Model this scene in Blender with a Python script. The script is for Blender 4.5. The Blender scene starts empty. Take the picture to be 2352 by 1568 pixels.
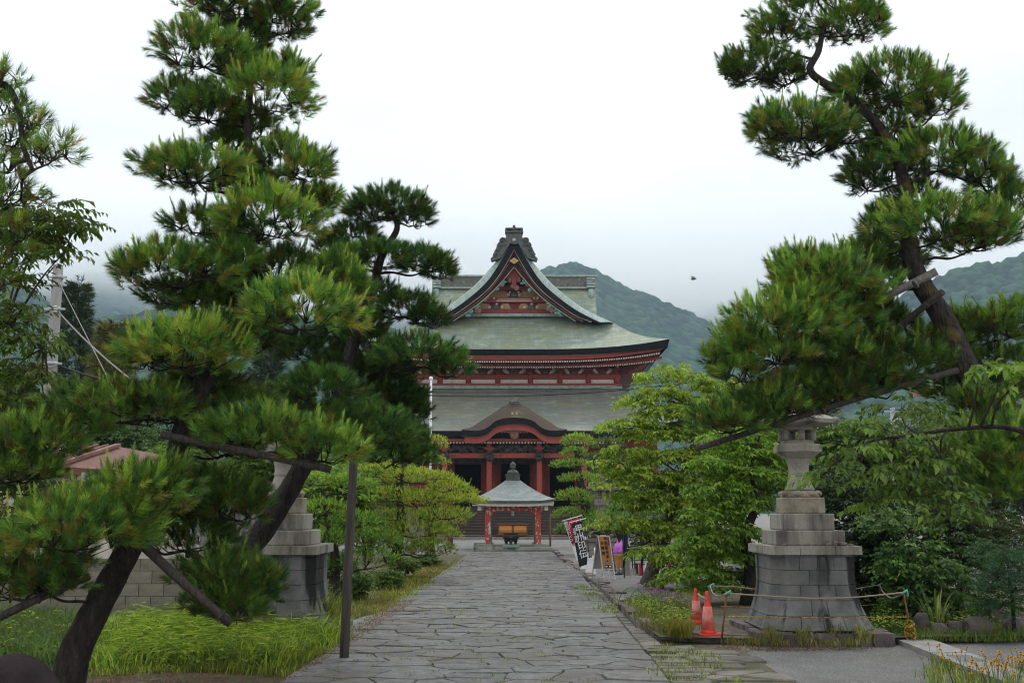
import bpy, bmesh, math, random
import numpy as np
from mathutils import Vector, Matrix
random.seed(7); RNG = np.random.default_rng(11)
PI = math.pi
scene = bpy.context.scene
COL = scene.collection

# ------------------------------------------------------------------ camera
FPX, UC, VC, EYE = 2200.0, 1176.0, 784.0, 1.7
TH = math.atan(391.0 / FPX)
cam_data = bpy.data.cameras.new('camera')
cam_data.sensor_width = 36.0
cam_data.lens = 36.0 * FPX / 2352.0
cam_data.clip_start = 0.1
cam_data.clip_end = 6000.0
cam = bpy.data.objects.new('camera', cam_data)
cam.location = (0, 0, EYE)
cam.rotation_euler = (PI / 2 + TH, 0, 0)
COL.objects.link(cam)
scene.camera = cam

# ------------------------------------------------------------------ overcast sky
SUN_EL, SUN_ROT = math.radians(58), math.radians(200)
world = bpy.data.worlds.new('World')
scene.world = world
world.use_nodes = True
wn, wl = world.node_tree.nodes, world.node_tree.links
wn.clear()
w_out = wn.new('ShaderNodeOutputWorld')
sky = wn.new('ShaderNodeTexSky'); sky.sky_type = 'NISHITA'; sky.sun_disc = False
sky.sun_elevation = SUN_EL; sky.sun_rotation = SUN_ROT
bg_sky = wn.new('ShaderNodeBackground'); bg_sky.inputs['Strength'].default_value = 0.1
wl.new(sky.outputs[0], bg_sky.inputs['Color'])
tc = wn.new('ShaderNodeTexCoord')
mp = wn.new('ShaderNodeMapping'); mp.inputs['Scale'].default_value = (1.3, 1.3, 3.2)
mp.inputs['Location'].default_value = (0.35, 0.1, 0.2)
wl.new(tc.outputs['Generated'], mp.inputs['Vector'])
nz = wn.new('ShaderNodeTexNoise'); nz.inputs['Scale'].default_value = 1.6
nz.inputs['Detail'].default_value = 5; nz.inputs['Roughness'].default_value = 0.48
wl.new(mp.outputs[0], nz.inputs['Vector'])
rp = wn.new('ShaderNodeValToRGB')
rp.color_ramp.elements[0].position = 0.30; rp.color_ramp.elements[0].color = (0.74, 0.755, 0.785, 1)
rp.color_ramp.elements[1].position = 0.60; rp.color_ramp.elements[1].color = (1.0, 1.0, 1.005, 1)
wl.new(nz.outputs[0], rp.inputs[0])
bg_cl = wn.new('ShaderNodeBackground'); bg_cl.inputs['Strength'].default_value = 1.46
wl.new(rp.outputs[0], bg_cl.inputs['Color'])
mx = wn.new('ShaderNodeMixShader'); mx.inputs[0].default_value = 0.93
wl.new(bg_sky.outputs[0], mx.inputs[1]); wl.new(bg_cl.outputs[0], mx.inputs[2])
wl.new(mx.outputs[0], w_out.inputs['Surface'])

sun_d = bpy.data.lights.new('sun', 'SUN')
sun_d.energy = 0.9; sun_d.angle = math.radians(14); sun_d.color = (1.0, 0.97, 0.92)
sun = bpy.data.objects.new('sun', sun_d); COL.objects.link(sun)
sun.rotation_euler = (PI / 2 - SUN_EL, 0, PI - SUN_ROT + PI)
sun.location = (0, -20, 40)

scene.view_settings.view_transform = 'Standard'
scene.view_settings.look = 'None'
scene.view_settings.exposure = 0.0
scene.view_settings.gamma = 1.0
scene.view_settings.use_curve_mapping = False
scene.render.engine = 'CYCLES'
scene.cycles.max_bounces = 12
scene.cycles.diffuse_bounces = 3
scene.cycles.transmission_bounces = 4
scene.cycles.volume_bounces = 12
scene.cycles.use_denoising = True
scene.cycles.denoising_prefilter = 'ACCURATE'
scene.cycles.denoising_input_passes = 'RGB_ALBEDO_NORMAL'
scene.cycles.filter_width = 1.1

# ------------------------------------------------------------------ projection helpers (photo scale 2352 x 1568)
_c, _s = math.cos(TH), math.sin(TH)
def ray(u, v):
    X = (u - UC) / FPX; Y = (VC - v) / FPX
    return Vector((X, _c - _s * Y, _s + _c * Y))
def P(u, v, y):
    d = ray(u, v); t = y / d.y
    return Vector((d.x * t, y, EYE + d.z * t))
def G(u, v, z=0.0):
    d = ray(u, v); t = (z - EYE) / d.z
    return Vector((d.x * t, d.y * t, z))
def S(v, y):                                    # metres per photo pixel at distance y
    return (y / ray(UC, v).y) / FPX
def zt(v, y):
    return P(UC, v, y).z

# ------------------------------------------------------------------ object helpers
def world_loc(o):
    l = Vector((0, 0, 0))
    while o is not None:
        l += o.location; o = o.parent
    return l
def tag(o, label=None, cat=None, group=None, kind=None):
    if label: o['label'] = label
    if cat: o['category'] = cat
    if group: o['group'] = group
    if kind: o['kind'] = kind
    return o
def thing(name, label, cat, loc=(0, 0, 0), group=None, rz=0.0):
    o = bpy.data.objects.new(name, None)
    o.empty_display_size = 0.1
    COL.objects.link(o); o.location = loc; o.rotation_euler = (0, 0, rz)
    return tag(o, label, cat, group)
def link_mesh(name, me, parent=None, loc=(0, 0, 0), kind=None):
    o = bpy.data.objects.new(name, me); COL.objects.link(o)
    o.location = loc
    if parent is not None: o.parent = parent
    if kind: o['kind'] = kind
    return o
def add_mats(me, mats):
    for m in (mats if isinstance(mats, (list, tuple)) else [mats]):
        me.materials.append(m)
def np_mesh(name, verts, tris, mats, parent=None, cols=None, kind=None, smooth=False, local=False):
    """large triangle mesh straight from arrays"""
    verts = np.asarray(verts, dtype=np.float32)
    if parent is not None and not local:
        verts = verts - np.array(world_loc(parent), dtype=np.float32)
    tris = np.asarray(tris, dtype=np.int32)
    me = bpy.data.meshes.new(name)
    me.vertices.add(len(verts)); me.vertices.foreach_set('co', verts.ravel())
    me.loops.add(tris.size); me.loops.foreach_set('vertex_index', tris.ravel())
    n = tris.shape[1]
    me.polygons.add(len(tris))
    me.polygons.foreach_set('loop_start', np.arange(0, tris.size, n, dtype=np.int32))
    if cols is not None:
        ca = me.color_attributes.new('tint', 'FLOAT_COLOR', 'POINT')
        c4 = np.ones((len(verts), 4), dtype=np.float32); c4[:, :3] = cols
        ca.data.foreach_set('color', c4.ravel())
    me.update(calc_edges=True)
    if smooth: me.polygons.foreach_set('use_smooth', np.ones(len(tris), dtype=bool))
    add_mats(me, mats)
    return link_mesh(name, me, parent, kind=kind)

class MB:
    """collects shapes, then builds ONE mesh object"""
    def __init__(self): self.v = []; self.f = []; self.m = []; self.uv = {}; self.sm = set()
    def add(self, vs, fs, mi=0, uv=None, smooth=False):
        b = len(self.v); self.v += [tuple(p) for p in vs]
        for k, f in enumerate(fs):
            i = len(self.f)
            self.f.append(tuple(b + j for j in f)); self.m.append(mi)
            if uv is not None: self.uv[i] = [uv[j] for j in f]
            if smooth: self.sm.add(i)
        return self
    def box(self, x0, x1, y0, y1, z0, z1, mi=0, taper=1.0):
        cx, cy = (x0 + x1) / 2, (y0 + y1) / 2
        t = taper
        vs = [(x0, y0, z0), (x1, y0, z0), (x1, y1, z0), (x0, y1, z0)] + \
             [(cx + (x - cx) * t, cy + (y - cy) * t, z1) for x, y in ((x0, y0), (x1, y0), (x1, y1), (x0, y1))]
        return self.add(vs, [(3, 2, 1, 0), (4, 5, 6, 7), (0, 1, 5, 4), (1, 2, 6, 5), (2, 3, 7, 6), (3, 0, 4, 7)], mi)
    def beam(self, a, b, w, h, mi=0, up=(0, 0, 1)):
        a, b = Vector(a), Vector(b); d = (b - a).normalized()
        s = d.cross(Vector(up)).normalized(); u = s.cross(d)
        vs = []
        for p in (a, b):
            for i, j in ((-1, -1), (1, -1), (1, 1), (-1, 1)):
                vs.append(p + s * (i * w / 2) + u * (j * h / 2))
        return self.add(vs, [(0, 1, 2, 3), (7, 6, 5, 4), (0, 4, 5, 1), (1, 5, 6, 2), (2, 6, 7, 3), (3, 7, 4, 0)], mi)
    def tube(self, pts, rad, n=8, mi=0, caps=True, wob=0.0):
        pts = [Vector(p) for p in pts]
        if not isinstance(rad, (list, tuple)): rad = [rad] * len(pts)
        vs = []; fs = []
        ref = None
        for i, p in enumerate(pts):
            d = (pts[min(i + 1, len(pts) - 1)] - pts[max(i - 1, 0)]).normalized()
            if ref is None:
                ref = Vector((0, 0, 1)) if abs(d.z) < 0.9 else Vector((1, 0, 0))
                ref = (ref - d * ref.dot(d)).normalized()
            else:
                ref = ref - d * ref.dot(d)
                ref = ref.normalized() if ref.length > 1e-6 else Vector((1, 0, 0))
            s = d.cross(ref)
            for k in range(n):
                a = 2 * PI * k / n
                r = rad[i] * (1 + (random.uniform(-wob, wob) if wob else 0))
                vs.append(p + ref * (r * math.cos(a)) + s * (r * math.sin(a)))
        for i in range(len(pts) - 1):
            for k in range(n):
                a, b = i * n + k, i * n + (k + 1) % n
                fs.append((a, b, b + n, a + n))
        self.add(vs, fs, mi, smooth=True)
        if caps:
            b = len(self.v) - len(vs)
            for ring in (range(n - 1, -1, -1), range((len(pts) - 1) * n, len(pts) * n)):
                self.f.append(tuple(b + j for j in ring)); self.m.append(mi)
        return self
    def lathe(self, c, prof, n=16, mi=0, smooth=True, rot=0.0):
        c = Vector(c); vs = []; fs = []
        for r, z in prof:
            for k in range(n):
                a = 2 * PI * (k + 0.5) / n + rot
                vs.append((c.x + r * math.cos(a), c.y + r * math.sin(a), c.z + z))
        for i in range(len(prof) - 1):
            for k in range(n):
                a, b = i * n + k, i * n + (k + 1) % n
                fs.append((a, b, b + n, a + n))
        self.add(vs, fs, mi, smooth=smooth)
        b = len(self.v) - len(vs)
        self.f.append(tuple(b + j for j in range(n - 1, -1, -1))); self.m.append(mi)
        self.f.append(tuple(b + (len(prof) - 1) * n + j for j in range(n))); self.m.append(mi)
        return self
    def prism(self, poly, y0, y1, mi=0):
        """polygon in (x, z), counter-clockwise seen from -y, extruded from y0 (front) to y1"""
        n = len(poly)
        vs = [(x, y0, z) for x, z in poly] + [(x, y1, z) for x, z in poly]
        fs = [tuple(range(n)), tuple(range(2 * n - 1, n - 1, -1))]
        fs += [(i, i + n, (i + 1) % n + n, (i + 1) % n) for i in range(n)]
        return self.add(vs, fs, mi)
    def slab(self, poly, z0, z1, mi=0):
        """polygon in (x, y), counter-clockwise from above"""
        n = len(poly)
        vs = [(x, y, z0) for x, y in poly] + [(x, y, z1) for x, y in poly]
        fs = [tuple(range(n - 1, -1, -1)), tuple(range(n, 2 * n))]
        fs += [(i, (i + 1) % n, (i + 1) % n + n, i + n) for i in range(n)]
        return self.add(vs, fs, mi)
    def grid(self, rows, mi=0, uv=True, smooth=True, flip=False):
        """rows: list of equally long lists of points"""
        nr, nc = len(rows), len(rows[0])
        vs = [p for r in rows for p in r]
        uvs = None
        if uv:
            uvs = []; acc = [0.0] * nc
            for i, r in enumerate(rows):
                along = 0.0
                for j, p in enumerate(r):
                    if j: along += (Vector(p) - Vector(r[j - 1])).length
                    if i: acc[j] += (Vector(p) - Vector(rows[i - 1][j])).length
                    uvs.append((Vector(p).x if uv == 'x' else (Vector(p).y if uv == 'y' else along), acc[j]))
        fs = []
        for i in range(nr - 1):
            for j in range(nc - 1):
                q = (i * nc + j, i * nc + j + 1, (i + 1) * nc + j + 1, (i + 1) * nc + j)
                fs.append(q[::-1] if flip else q)
        return self.add(vs, fs, mi, uvs, smooth)
    def ball(self, c, r, n=8, m=6, mi=0):
        rx, ry, rz = r if isinstance(r, (list, tuple)) else (r, r, r)
        vs = [(c[0], c[1], c[2] - rz)]
        for i in range(1, m):
            a = -PI / 2 + PI * i / m
            for k in range(n):
                b = 2 * PI * k / n
                vs.append((c[0] + rx * math.cos(a) * math.cos(b), c[1] + ry * math.cos(a) * math.sin(b), c[2] + rz * math.sin(a)))
        vs.append((c[0], c[1], c[2] + rz))
        fs = [(0, 1 + (k + 1) % n, 1 + k) for k in range(n)]
        for i in range(m - 2):
            for k in range(n):
                a, b = 1 + i * n + k, 1 + i * n + (k + 1) % n
                fs.append((a, b, b + n, a + n))
        t = len(vs) - 1; o = 1 + (m - 2) * n
        fs += [(o + k, o + (k + 1) % n, t) for k in range(n)]
        return self.add(vs, fs, mi, smooth=True)
    def mesh(self, name, mats, off=Vector((0, 0, 0))):
        me = bpy.data.meshes.new(name)
        me.from_pydata([(p[0] - off[0], p[1] - off[1], p[2] - off[2]) for p in self.v], [], self.f)
        add_mats(me, mats)
        me.polygons.foreach_set('material_index', self.m)
        if self.sm:
            me.polygons.foreach_set('use_smooth', [i in self.sm for i in range(len(self.f))])
        if self.uv:
            ul = me.uv_layers.new(name='UVMap')
            for i, pl in enumerate(me.polygons):
                if i in self.uv:
                    for li, w in zip(pl.loop_indices, self.uv[i]): ul.data[li].uv = w
        me.update()
        return me
    def build(self, name, mats, parent=None, kind=None, local=False, fix=False):
        off = world_loc(parent) if (parent is not None and not local) else Vector((0, 0, 0))
        me = self.mesh(name, mats, off)
        if fix:
            bm = bmesh.new(); bm.from_mesh(me)
            bmesh.ops.recalc_face_normals(bm, faces=bm.faces); bm.to_mesh(me); bm.free()
        return link_mesh(name, me, parent, kind=kind)
def copy_tree(o, parent=None):
    c = o.copy(); COL.objects.link(c)
    if parent is not None: c.parent = parent
    for ch in list(o.children): copy_tree(ch, c)
    return c
def smooth_path(pts, n=6):
    """Catmull-Rom through Vectors"""
    pts = [Vector(p) for p in pts]
    q = [pts[0] * 2 - pts[1]] + pts + [pts[-1] * 2 - pts[-2]]
    out = []
    for i in range(1, len(q) - 2):
        a, b, c, d = q[i - 1:i + 3]
        for k in range(n):
            t = k / n
            out.append(0.5 * ((2 * b) + (c - a) * t + (2 * a - 5 * b + 4 * c - d) * t * t + (3 * b - a - 3 * c + d) * t ** 3))
    out.append(pts[-1])
    return out
def lerp_list(vals, n):
    x = np.linspace(0, len(vals) - 1, n)
    return list(np.interp(x, np.arange(len(vals)), vals))

# ------------------------------------------------------------------ materials
def nt(m): return m.node_tree.nodes, m.node_tree.links
def mat(name, c1, c2=None, rough=0.8, scale=4.0, detail=6, stretch=(1, 1, 1), c3=None, scale3=1.0, amt3=(0.45, 0.65), stretch3=(1, 1, 1),
        bump=0.0, bscale=None, metal=0.0, vary=0.0, coords='Object', spec=0.35, cells=0.0):
    """base colour = noise between c1 and c2, patches of c3, island-random brightness, bump"""
    m = bpy.data.materials.new(name); m.use_nodes = True
    n, l = nt(m); b = n['Principled BSDF']
    b.inputs['Roughness'].default_value = rough; b.inputs['Metallic'].default_value = metal
    b.inputs['Specular IOR Level'].default_value = spec
    t = n.new('ShaderNodeTexCoord')
    def noise(sc, st, det=detail):
        mp = n.new('ShaderNodeMapping'); mp.inputs['Scale'].default_value = st
        l.new(t.outputs[coords], mp.inputs['Vector'])
        x = n.new('ShaderNodeTexNoise'); x.inputs['Scale'].default_value = sc; x.inputs['Detail'].default_value = det
        x.inputs['Roughness'].default_value = 0.62
        l.new(mp.outputs[0], x.inputs['Vector'])
        return x
    col = None
    if c2 is None and not vary and c3 is None:
        b.inputs['Base Color'].default_value = (*c1, 1)
    else:
        x = noise(scale, stretch)
        r = n.new('ShaderNodeValToRGB')
        r.color_ramp.elements[0].position = 0.34; r.color_ramp.elements[0].color = (*c1, 1)
        r.color_ramp.elements[1].position = 0.66; r.color_ramp.elements[1].color = (*(c2 or c1), 1)
        l.new(x.outputs[0], r.inputs[0]); col = r.outputs[0]
        if c3 is not None:
            x3 = noise(scale3, stretch3)
            r3 = n.new('ShaderNodeValToRGB')
            r3.color_ramp.elements[0].position = amt3[0]; r3.color_ramp.elements[1].position = amt3[1]
            l.new(x3.outputs[0], r3.inputs[0])
            mxx = n.new('ShaderNodeMixRGB'); l.new(r3.outputs[0], mxx.inputs[0])
            l.new(col, mxx.inputs[1]); mxx.inputs[2].default_value = (*c3, 1); col = mxx.outputs[0]
        if vary:
            g = n.new('ShaderNodeNewGeometry'); oi = n.new('ShaderNodeObjectInfo')
            ad = n.new('ShaderNodeMath'); ad.operation = 'ADD'
            l.new(g.outputs['Random Per Island'], ad.inputs[0]); l.new(oi.outputs['Random'], ad.inputs[1])
            fr = n.new('ShaderNodeMath'); fr.operation = 'FRACT'; l.new(ad.outputs[0], fr.inputs[0])
            mr = n.new('ShaderNodeMapRange'); mr.inputs[3].default_value = 1 - vary; mr.inputs[4].default_value = 1 + vary
            l.new(fr.outputs[0], mr.inputs[0])
            vm = n.new('ShaderNodeVectorMath'); vm.operation = 'SCALE'
            l.new(col, vm.inputs[0]); l.new(mr.outputs[0], vm.inputs['Scale']); col = vm.outputs[0]
        l.new(col, b.inputs['Base Color'])
    if bump:
        xb = noise(bscale or scale * 3, stretch, 8)
        src = xb.outputs[0]
        if cells:
            mp = n.new('ShaderNodeMapping'); mp.inputs['Scale'].default_value = stretch
            l.new(t.outputs[coords], mp.inputs['Vector'])
            vo = n.new('ShaderNodeTexVoronoi'); vo.inputs['Scale'].default_value = cells; vo.feature = 'DISTANCE_TO_EDGE'
            l.new(mp.outputs[0], vo.inputs['Vector'])
            mn = n.new('ShaderNodeMath'); mn.operation = 'MULTIPLY_ADD'; mn.inputs[1].default_value = 1.2
            l.new(vo.outputs[0], mn.inputs[0]); l.new(xb.outputs[0], mn.inputs[2]); src = mn.outputs[0]
        bp = n.new('ShaderNodeBump'); bp.inputs['Strength'].default_value = bump; bp.inputs['Distance'].default_value = 0.03
        l.new(src, bp.inputs['Height']); l.new(bp.outputs[0], b.inputs['Normal'])
    return m
def leaf_mat(name, trans=0.35, rough=0.55, spec=0.3):
    """colour of each needle or leaf comes from the mesh's own tint attribute"""
    m = bpy.data.materials.new(name); m.use_nodes = True
    n, l = nt(m); b = n['Principled BSDF']
    a = n.new('ShaderNodeAttribute'); a.attribute_name = 'tint'
    l.new(a.outputs['Color'], b.inputs['Base Color'])
    b.inputs['Roughness'].default_value = rough; b.inputs['Specular IOR Level'].default_value = spec
    tr = n.new('ShaderNodeBsdfTranslucent')
    vm = n.new('ShaderNodeVectorMath'); vm.operation = 'MULTIPLY'; vm.inputs[1].default_value = (1.25, 1.15, 0.5)
    l.new(a.outputs['Color'], vm.inputs[0]); l.new(vm.outputs[0], tr.inputs['Color'])
    ms = n.new('ShaderNodeMixShader'); ms.inputs[0].default_value = trans
    l.new(b.outputs[0], ms.inputs[1]); l.new(tr.outputs[0], ms.inputs[2])
    l.new(ms.outputs[0], n['Material Output'].inputs['Surface'])
    return m
def shingle_mat(name, c1, c2, patch, streak, mortar, bw=0.55, rh=0.22, bump=0.5):
    """copper sheet shingles laid on the mesh's UV (metres)"""
    m = bpy.data.materials.new(name); m.use_nodes = True
    n, l = nt(m); b = n['Principled BSDF']
    b.inputs['Roughness'].default_value = 0.55; b.inputs['Specular IOR Level'].default_value = 0.4
    uv = n.new('ShaderNodeUVMap'); uv.uv_map = 'UVMap'
    br = n.new('ShaderNodeTexBrick'); br.inputs['Scale'].default_value = 1.0
    br.inputs['Brick Width'].default_value = bw; br.inputs['Row Height'].default_value = rh
    br.inputs['Mortar Size'].default_value = 0.013; br.inputs['Bias'].default_value = -0.2
    br.inputs['Color1'].default_value = (*c1, 1); br.inputs['Color2'].default_value = (*c2, 1); br.inputs['Mortar'].default_value = (*mortar, 1)
    l.new(uv.outputs[0], br.inputs['Vector'])
    def ns(sc, st, lo, hi, det=5):
        mp = n.new('ShaderNodeMapping'); mp.inputs['Scale'].default_value = st; l.new(uv.outputs[0], mp.inputs['Vector'])
        x = n.new('ShaderNodeTexNoise'); x.inputs['Scale'].default_value = sc; x.inputs['Detail'].default_value = det
        x.inputs['Roughness'].default_value = 0.65
        l.new(mp.outputs[0], x.inputs['Vector'])
        r = n.new('ShaderNodeValToRGB'); r.color_ramp.elements[0].position = lo; r.color_ramp.elements[1].position = hi
        l.new(x.outputs[0], r.inputs[0]); return r.outputs[0]
    col = br.outputs['Color']
    for (sc, st, lo, hi, c, k) in ((0.22, (1, 1.5, 1), 0.44, 0.60, patch, 0.9), (1.0, (2.2, 0.35, 1), 0.50, 0.68, streak, 0.42), (0.9, (0.35, 6.0, 1), 0.42, 0.70, mortar, 0.85), (0.7, (1, 1, 1), 0.52, 0.66, streak, 0.6), (3.0, (3, 1.5, 1), 0.54, 0.72, mortar, 0.5)):
        f = ns(sc, st, lo, hi)
        mm = n.new('ShaderNodeMath'); mm.operation = 'MULTIPLY'; mm.inputs[1].default_value = k; l.new(f, mm.inputs[0])
        x = n.new('ShaderNodeMixRGB'); l.new(mm.outputs[0], x.inputs[0]); l.new(col, x.inputs[1]); x.inputs[2].default_value = (*c, 1); col = x.outputs[0]
    l.new(col, b.inputs['Base Color'])
    bp = n.new('ShaderNodeBump'); bp.inputs['Strength'].default_value = bump; bp.inputs['Distance'].default_value = 0.02
    l.new(br.outputs['Fac'], bp.inputs['Height']); bp.invert = True; l.new(bp.outputs[0], b.inputs['Normal'])
    return m

M = {}
M['gravel'] = mat('gravel', (0.155, 0.155, 0.148), (0.34, 0.337, 0.325), 0.95, 42, 10, c3=(0.16, 0.14, 0.10), scale3=0.45, amt3=(0.48, 0.72), bump=0.9, bscale=110)
M['soil'] = mat('soil', (0.075, 0.058, 0.038), (0.19, 0.16, 0.115), 0.95, 9, 10, c3=(0.06, 0.085, 0.022), scale3=1.1, amt3=(0.48, 0.64), bump=0.8, bscale=30)
M['moss'] = mat('moss', (0.10, 0.10, 0.03), (0.22, 0.15, 0.05), 0.95, 3, 8, c3=(0.20, 0.18, 0.12), scale3=1.4, amt3=(0.5, 0.7), bump=0.8, bscale=40)
M['green_moss'] = mat('green_moss', (0.03, 0.07, 0.015), (0.06, 0.12, 0.025), 0.95, 3, 8, bump=0.8, bscale=40)
M['joint'] = mat('joint', (0.075, 0.069, 0.057), (0.145, 0.13, 0.10), 0.95, 6, 8, c3=(0.06, 0.10, 0.02), scale3=1.2, amt3=(0.5, 0.62))
M['paving'] = mat('paving', (0.095, 0.094, 0.092), (0.205, 0.203, 0.198), 0.62, 9, 15, c3=(0.125, 0.105, 0.085), scale3=0.8, amt3=(0.46, 0.72), bump=1.0, bscale=22, vary=0.17, spec=0.45)
M['paving_rough'] = mat('paving_rough', (0.11, 0.10, 0.085), (0.22, 0.205, 0.175), 0.8, 3, 9, c3=(0.13, 0.13, 0.06), scale3=1.0, amt3=(0.5, 0.7), bump=0.6, bscale=16, vary=0.25)
M['kerb'] = mat('kerb', (0.085, 0.07, 0.065), (0.19, 0.165, 0.15), 0.85, 5, 9, bump=0.7, bscale=14, vary=0.25)
M['concrete'] = mat('concrete', (0.26, 0.255, 0.24), (0.36, 0.35, 0.33), 0.85, 5, 8, c3=(0.17, 0.17, 0.14), scale3=1.5, amt3=(0.5, 0.75), bump=0.3, bscale=60, vary=0.06)
M['granite'] = mat('granite', (0.25, 0.235, 0.20), (0.37, 0.35, 0.30), 0.75, 60, 6, c3=(0.10, 0.088, 0.078), scale3=1.0, amt3=(0.46, 0.64), stretch3=(3.2, 3.2, 0.5), bump=0.25, bscale=120, vary=0.08)
M['granite_tan'] = mat('granite_tan', (0.27, 0.235, 0.175), (0.36, 0.315, 0.24), 0.8, 30, 6, c3=(0.17, 0.14, 0.10), scale3=3, amt3=(0.5, 0.7), bump=0.3, bscale=90)
M['dark_granite'] = mat('dark_granite', (0.085, 0.088, 0.089), (0.20, 0.198, 0.187), 0.7, 3.0, 12, c3=(0.012, 0.012, 0.013), scale3=1.0, amt3=(0.525, 0.60), stretch3=(2.6, 2.6, 0.28), bump=0.3, bscale=50, vary=0.18)
M['lime'] = mat('lime', (0.38, 0.37, 0.35), (0.25, 0.24, 0.23), 0.9, 8)
M['rock'] = mat('rock', (0.06, 0.05, 0.047), (0.15, 0.125, 0.115), 0.9, 3.5, 9, c3=(0.07, 0.085, 0.035), scale3=1.7, amt3=(0.55, 0.7), bump=0.8, bscale=9, vary=0.15)
M['boulder'] = mat('boulder', (0.016, 0.011, 0.012), (0.042, 0.031, 0.032), 0.9, 4, 9, bump=0.5, bscale=14, spec=0.12)
M['bark'] = mat('bark', (0.010, 0.008, 0.007), (0.048, 0.039, 0.033), 0.95, 9, 8, stretch=(1.6, 1.6, 0.55), bump=1.0, bscale=14, cells=16)
M['bark_yellow'] = mat('bark_yellow', (0.013, 0.0115, 0.010), (0.06, 0.052, 0.045), 0.95, 9, 8, c3=(0.115, 0.090, 0.025), scale3=3.0, amt3=(0.57, 0.68), stretch=(1.6, 1.6, 0.55), bump=1.0, bscale=14, cells=16)
M['grey_bark'] = mat('grey_bark', (0.05, 0.045, 0.038), (0.14, 0.125, 0.105), 0.95, 9, 8, stretch=(1.6, 1.6, 0.55), bump=0.8, bscale=14)
M['twig'] = mat('twig', (0.02, 0.016, 0.013), (0.06, 0.048, 0.038), 0.95, 12)
M['needle'] = leaf_mat('needle', 0.22, 0.5, 0.35)
M['leaf'] = leaf_mat('leaf', 0.42, 0.5, 0.35)
M['grass'] = leaf_mat('grass', 0.4, 0.6, 0.2)
M['petal'] = leaf_mat('petal', 0.3, 0.7, 0.1)
M['bamboo'] = mat('bamboo', (0.10, 0.09, 0.078), (0.21, 0.195, 0.17), 0.6, 5, 5, stretch=(6, 6, 6), bump=0.1)
M['old_pole'] = mat('old_pole', (0.030, 0.025, 0.022), (0.075, 0.064, 0.055), 0.85, 4, 8, stretch=(9, 9, 0.6), bump=0.5, bscale=10)
M['copper'] = shingle_mat('copper', (0.225, 0.285, 0.228), (0.28, 0.345, 0.275), (0.265, 0.29, 0.155), (0.40, 0.47, 0.39), (0.135, 0.168, 0.138))
M['copper_blue'] = shingle_mat('copper_blue', (0.30, 0.40, 0.38), (0.37, 0.48, 0.455), (0.25, 0.33, 0.27), (0.42, 0.52, 0.48), (0.14, 0.19, 0.18))
M['copper_grey'] = shingle_mat('copper_grey', (0.205, 0.232, 0.20), (0.25, 0.278, 0.24), (0.23, 0.24, 0.165), (0.32, 0.35, 0.305), (0.12, 0.135, 0.115))
M['copper_pale'] = shingle_mat('copper_pale', (0.24, 0.285, 0.28), (0.30, 0.345, 0.34), (0.26, 0.30, 0.28), (0.36, 0.40, 0.385), (0.12, 0.15, 0.145), 0.24, 0.085, 0.6)
M['copper_plain'] = mat('copper_plain', (0.22, 0.29, 0.265), (0.32, 0.40, 0.36), 0.5, 5, 6, c3=(0.16, 0.16, 0.13), scale3=2, amt3=(0.5, 0.7))
M['copper_brown'] = mat('copper_brown', (0.07, 0.068, 0.058), (0.13, 0.12, 0.10), 0.5, 4, 6, c3=(0.16, 0.20, 0.175), scale3=2.5, amt3=(0.52, 0.72))
M['copper_dark'] = mat('copper_dark', (0.042, 0.046, 0.042), (0.095, 0.105, 0.098), 0.5, 5, 6)
M['black_eave'] = mat('black_eave', (0.010, 0.010, 0.012), (0.020, 0.020, 0.022), 0.85, 4, spec=0.08)
M['thatch'] = mat('thatch', (0.055, 0.04, 0.03), (0.10, 0.072, 0.05), 0.9, 30, 6, c3=(0.17, 0.165, 0.08), scale3=0.55, amt3=(0.55, 0.68), bump=0.5, bscale=40)
M['red'] = mat('red', (0.27, 0.044, 0.032), (0.34, 0.058, 0.042), 0.6, 3, 6, c3=(0.26, 0.05, 0.04), scale3=1.2, amt3=(0.5, 0.75))
M['red_dull'] = mat('red_dull', (0.17, 0.033, 0.026), (0.25, 0.052, 0.040), 0.7, 3, 6, c3=(0.20, 0.10, 0.075), scale3=2.0, amt3=(0.58, 0.75))
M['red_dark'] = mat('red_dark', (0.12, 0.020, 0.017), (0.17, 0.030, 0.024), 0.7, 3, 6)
M['red_worn'] = mat('red_worn', (0.36, 0.055, 0.040), (0.44, 0.075, 0.052), 0.7, 5, 8, c3=(0.58, 0.50, 0.46), scale3=8, amt3=(0.55, 0.59), stretch3=(1, 1, 0.6))
M['barge'] = mat('barge', (0.022, 0.012, 0.013), (0.065, 0.024, 0.021), 0.8, 2.5, 7, spec=0.12)
M['plaster'] = mat('plaster', (0.55, 0.52, 0.46), (0.68, 0.65, 0.58), 0.9, 4, 7, c3=(0.40, 0.37, 0.31), scale3=1.5, amt3=(0.55, 0.75))
M['ochre'] = mat('ochre', (0.38, 0.20, 0.07), (0.46, 0.34, 0.20), 0.9, 2.5, 6, c3=(0.42, 0.38, 0.30), scale3=1.5, amt3=(0.5, 0.7), stretch=(1, 1, 3))
M['gold'] = mat('gold', (0.34, 0.25, 0.09), (0.42, 0.32, 0.13), 0.45, 8, metal=0.3)
M['verdigris'] = mat('verdigris', (0.10, 0.30, 0.26), (0.18, 0.40, 0.36), 0.7, 6)
M['green_paint'] = mat('green_paint', (0.04, 0.11, 0.07), (0.06, 0.15, 0.10), 0.7, 6)
M['pink_paint'] = mat('pink_paint', (0.36, 0.20, 0.16), (0.44, 0.26, 0.21), 0.8, 6)
M['carving'] = mat('carving', (0.030, 0.026, 0.024), (0.075, 0.066, 0.060), 0.8, 5, bump=0.5, bscale=12)
M['carving_red'] = mat('carving_red', (0.18, 0.075, 0.062), (0.28, 0.15, 0.125), 0.8, 5, bump=0.4, bscale=12)
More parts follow.
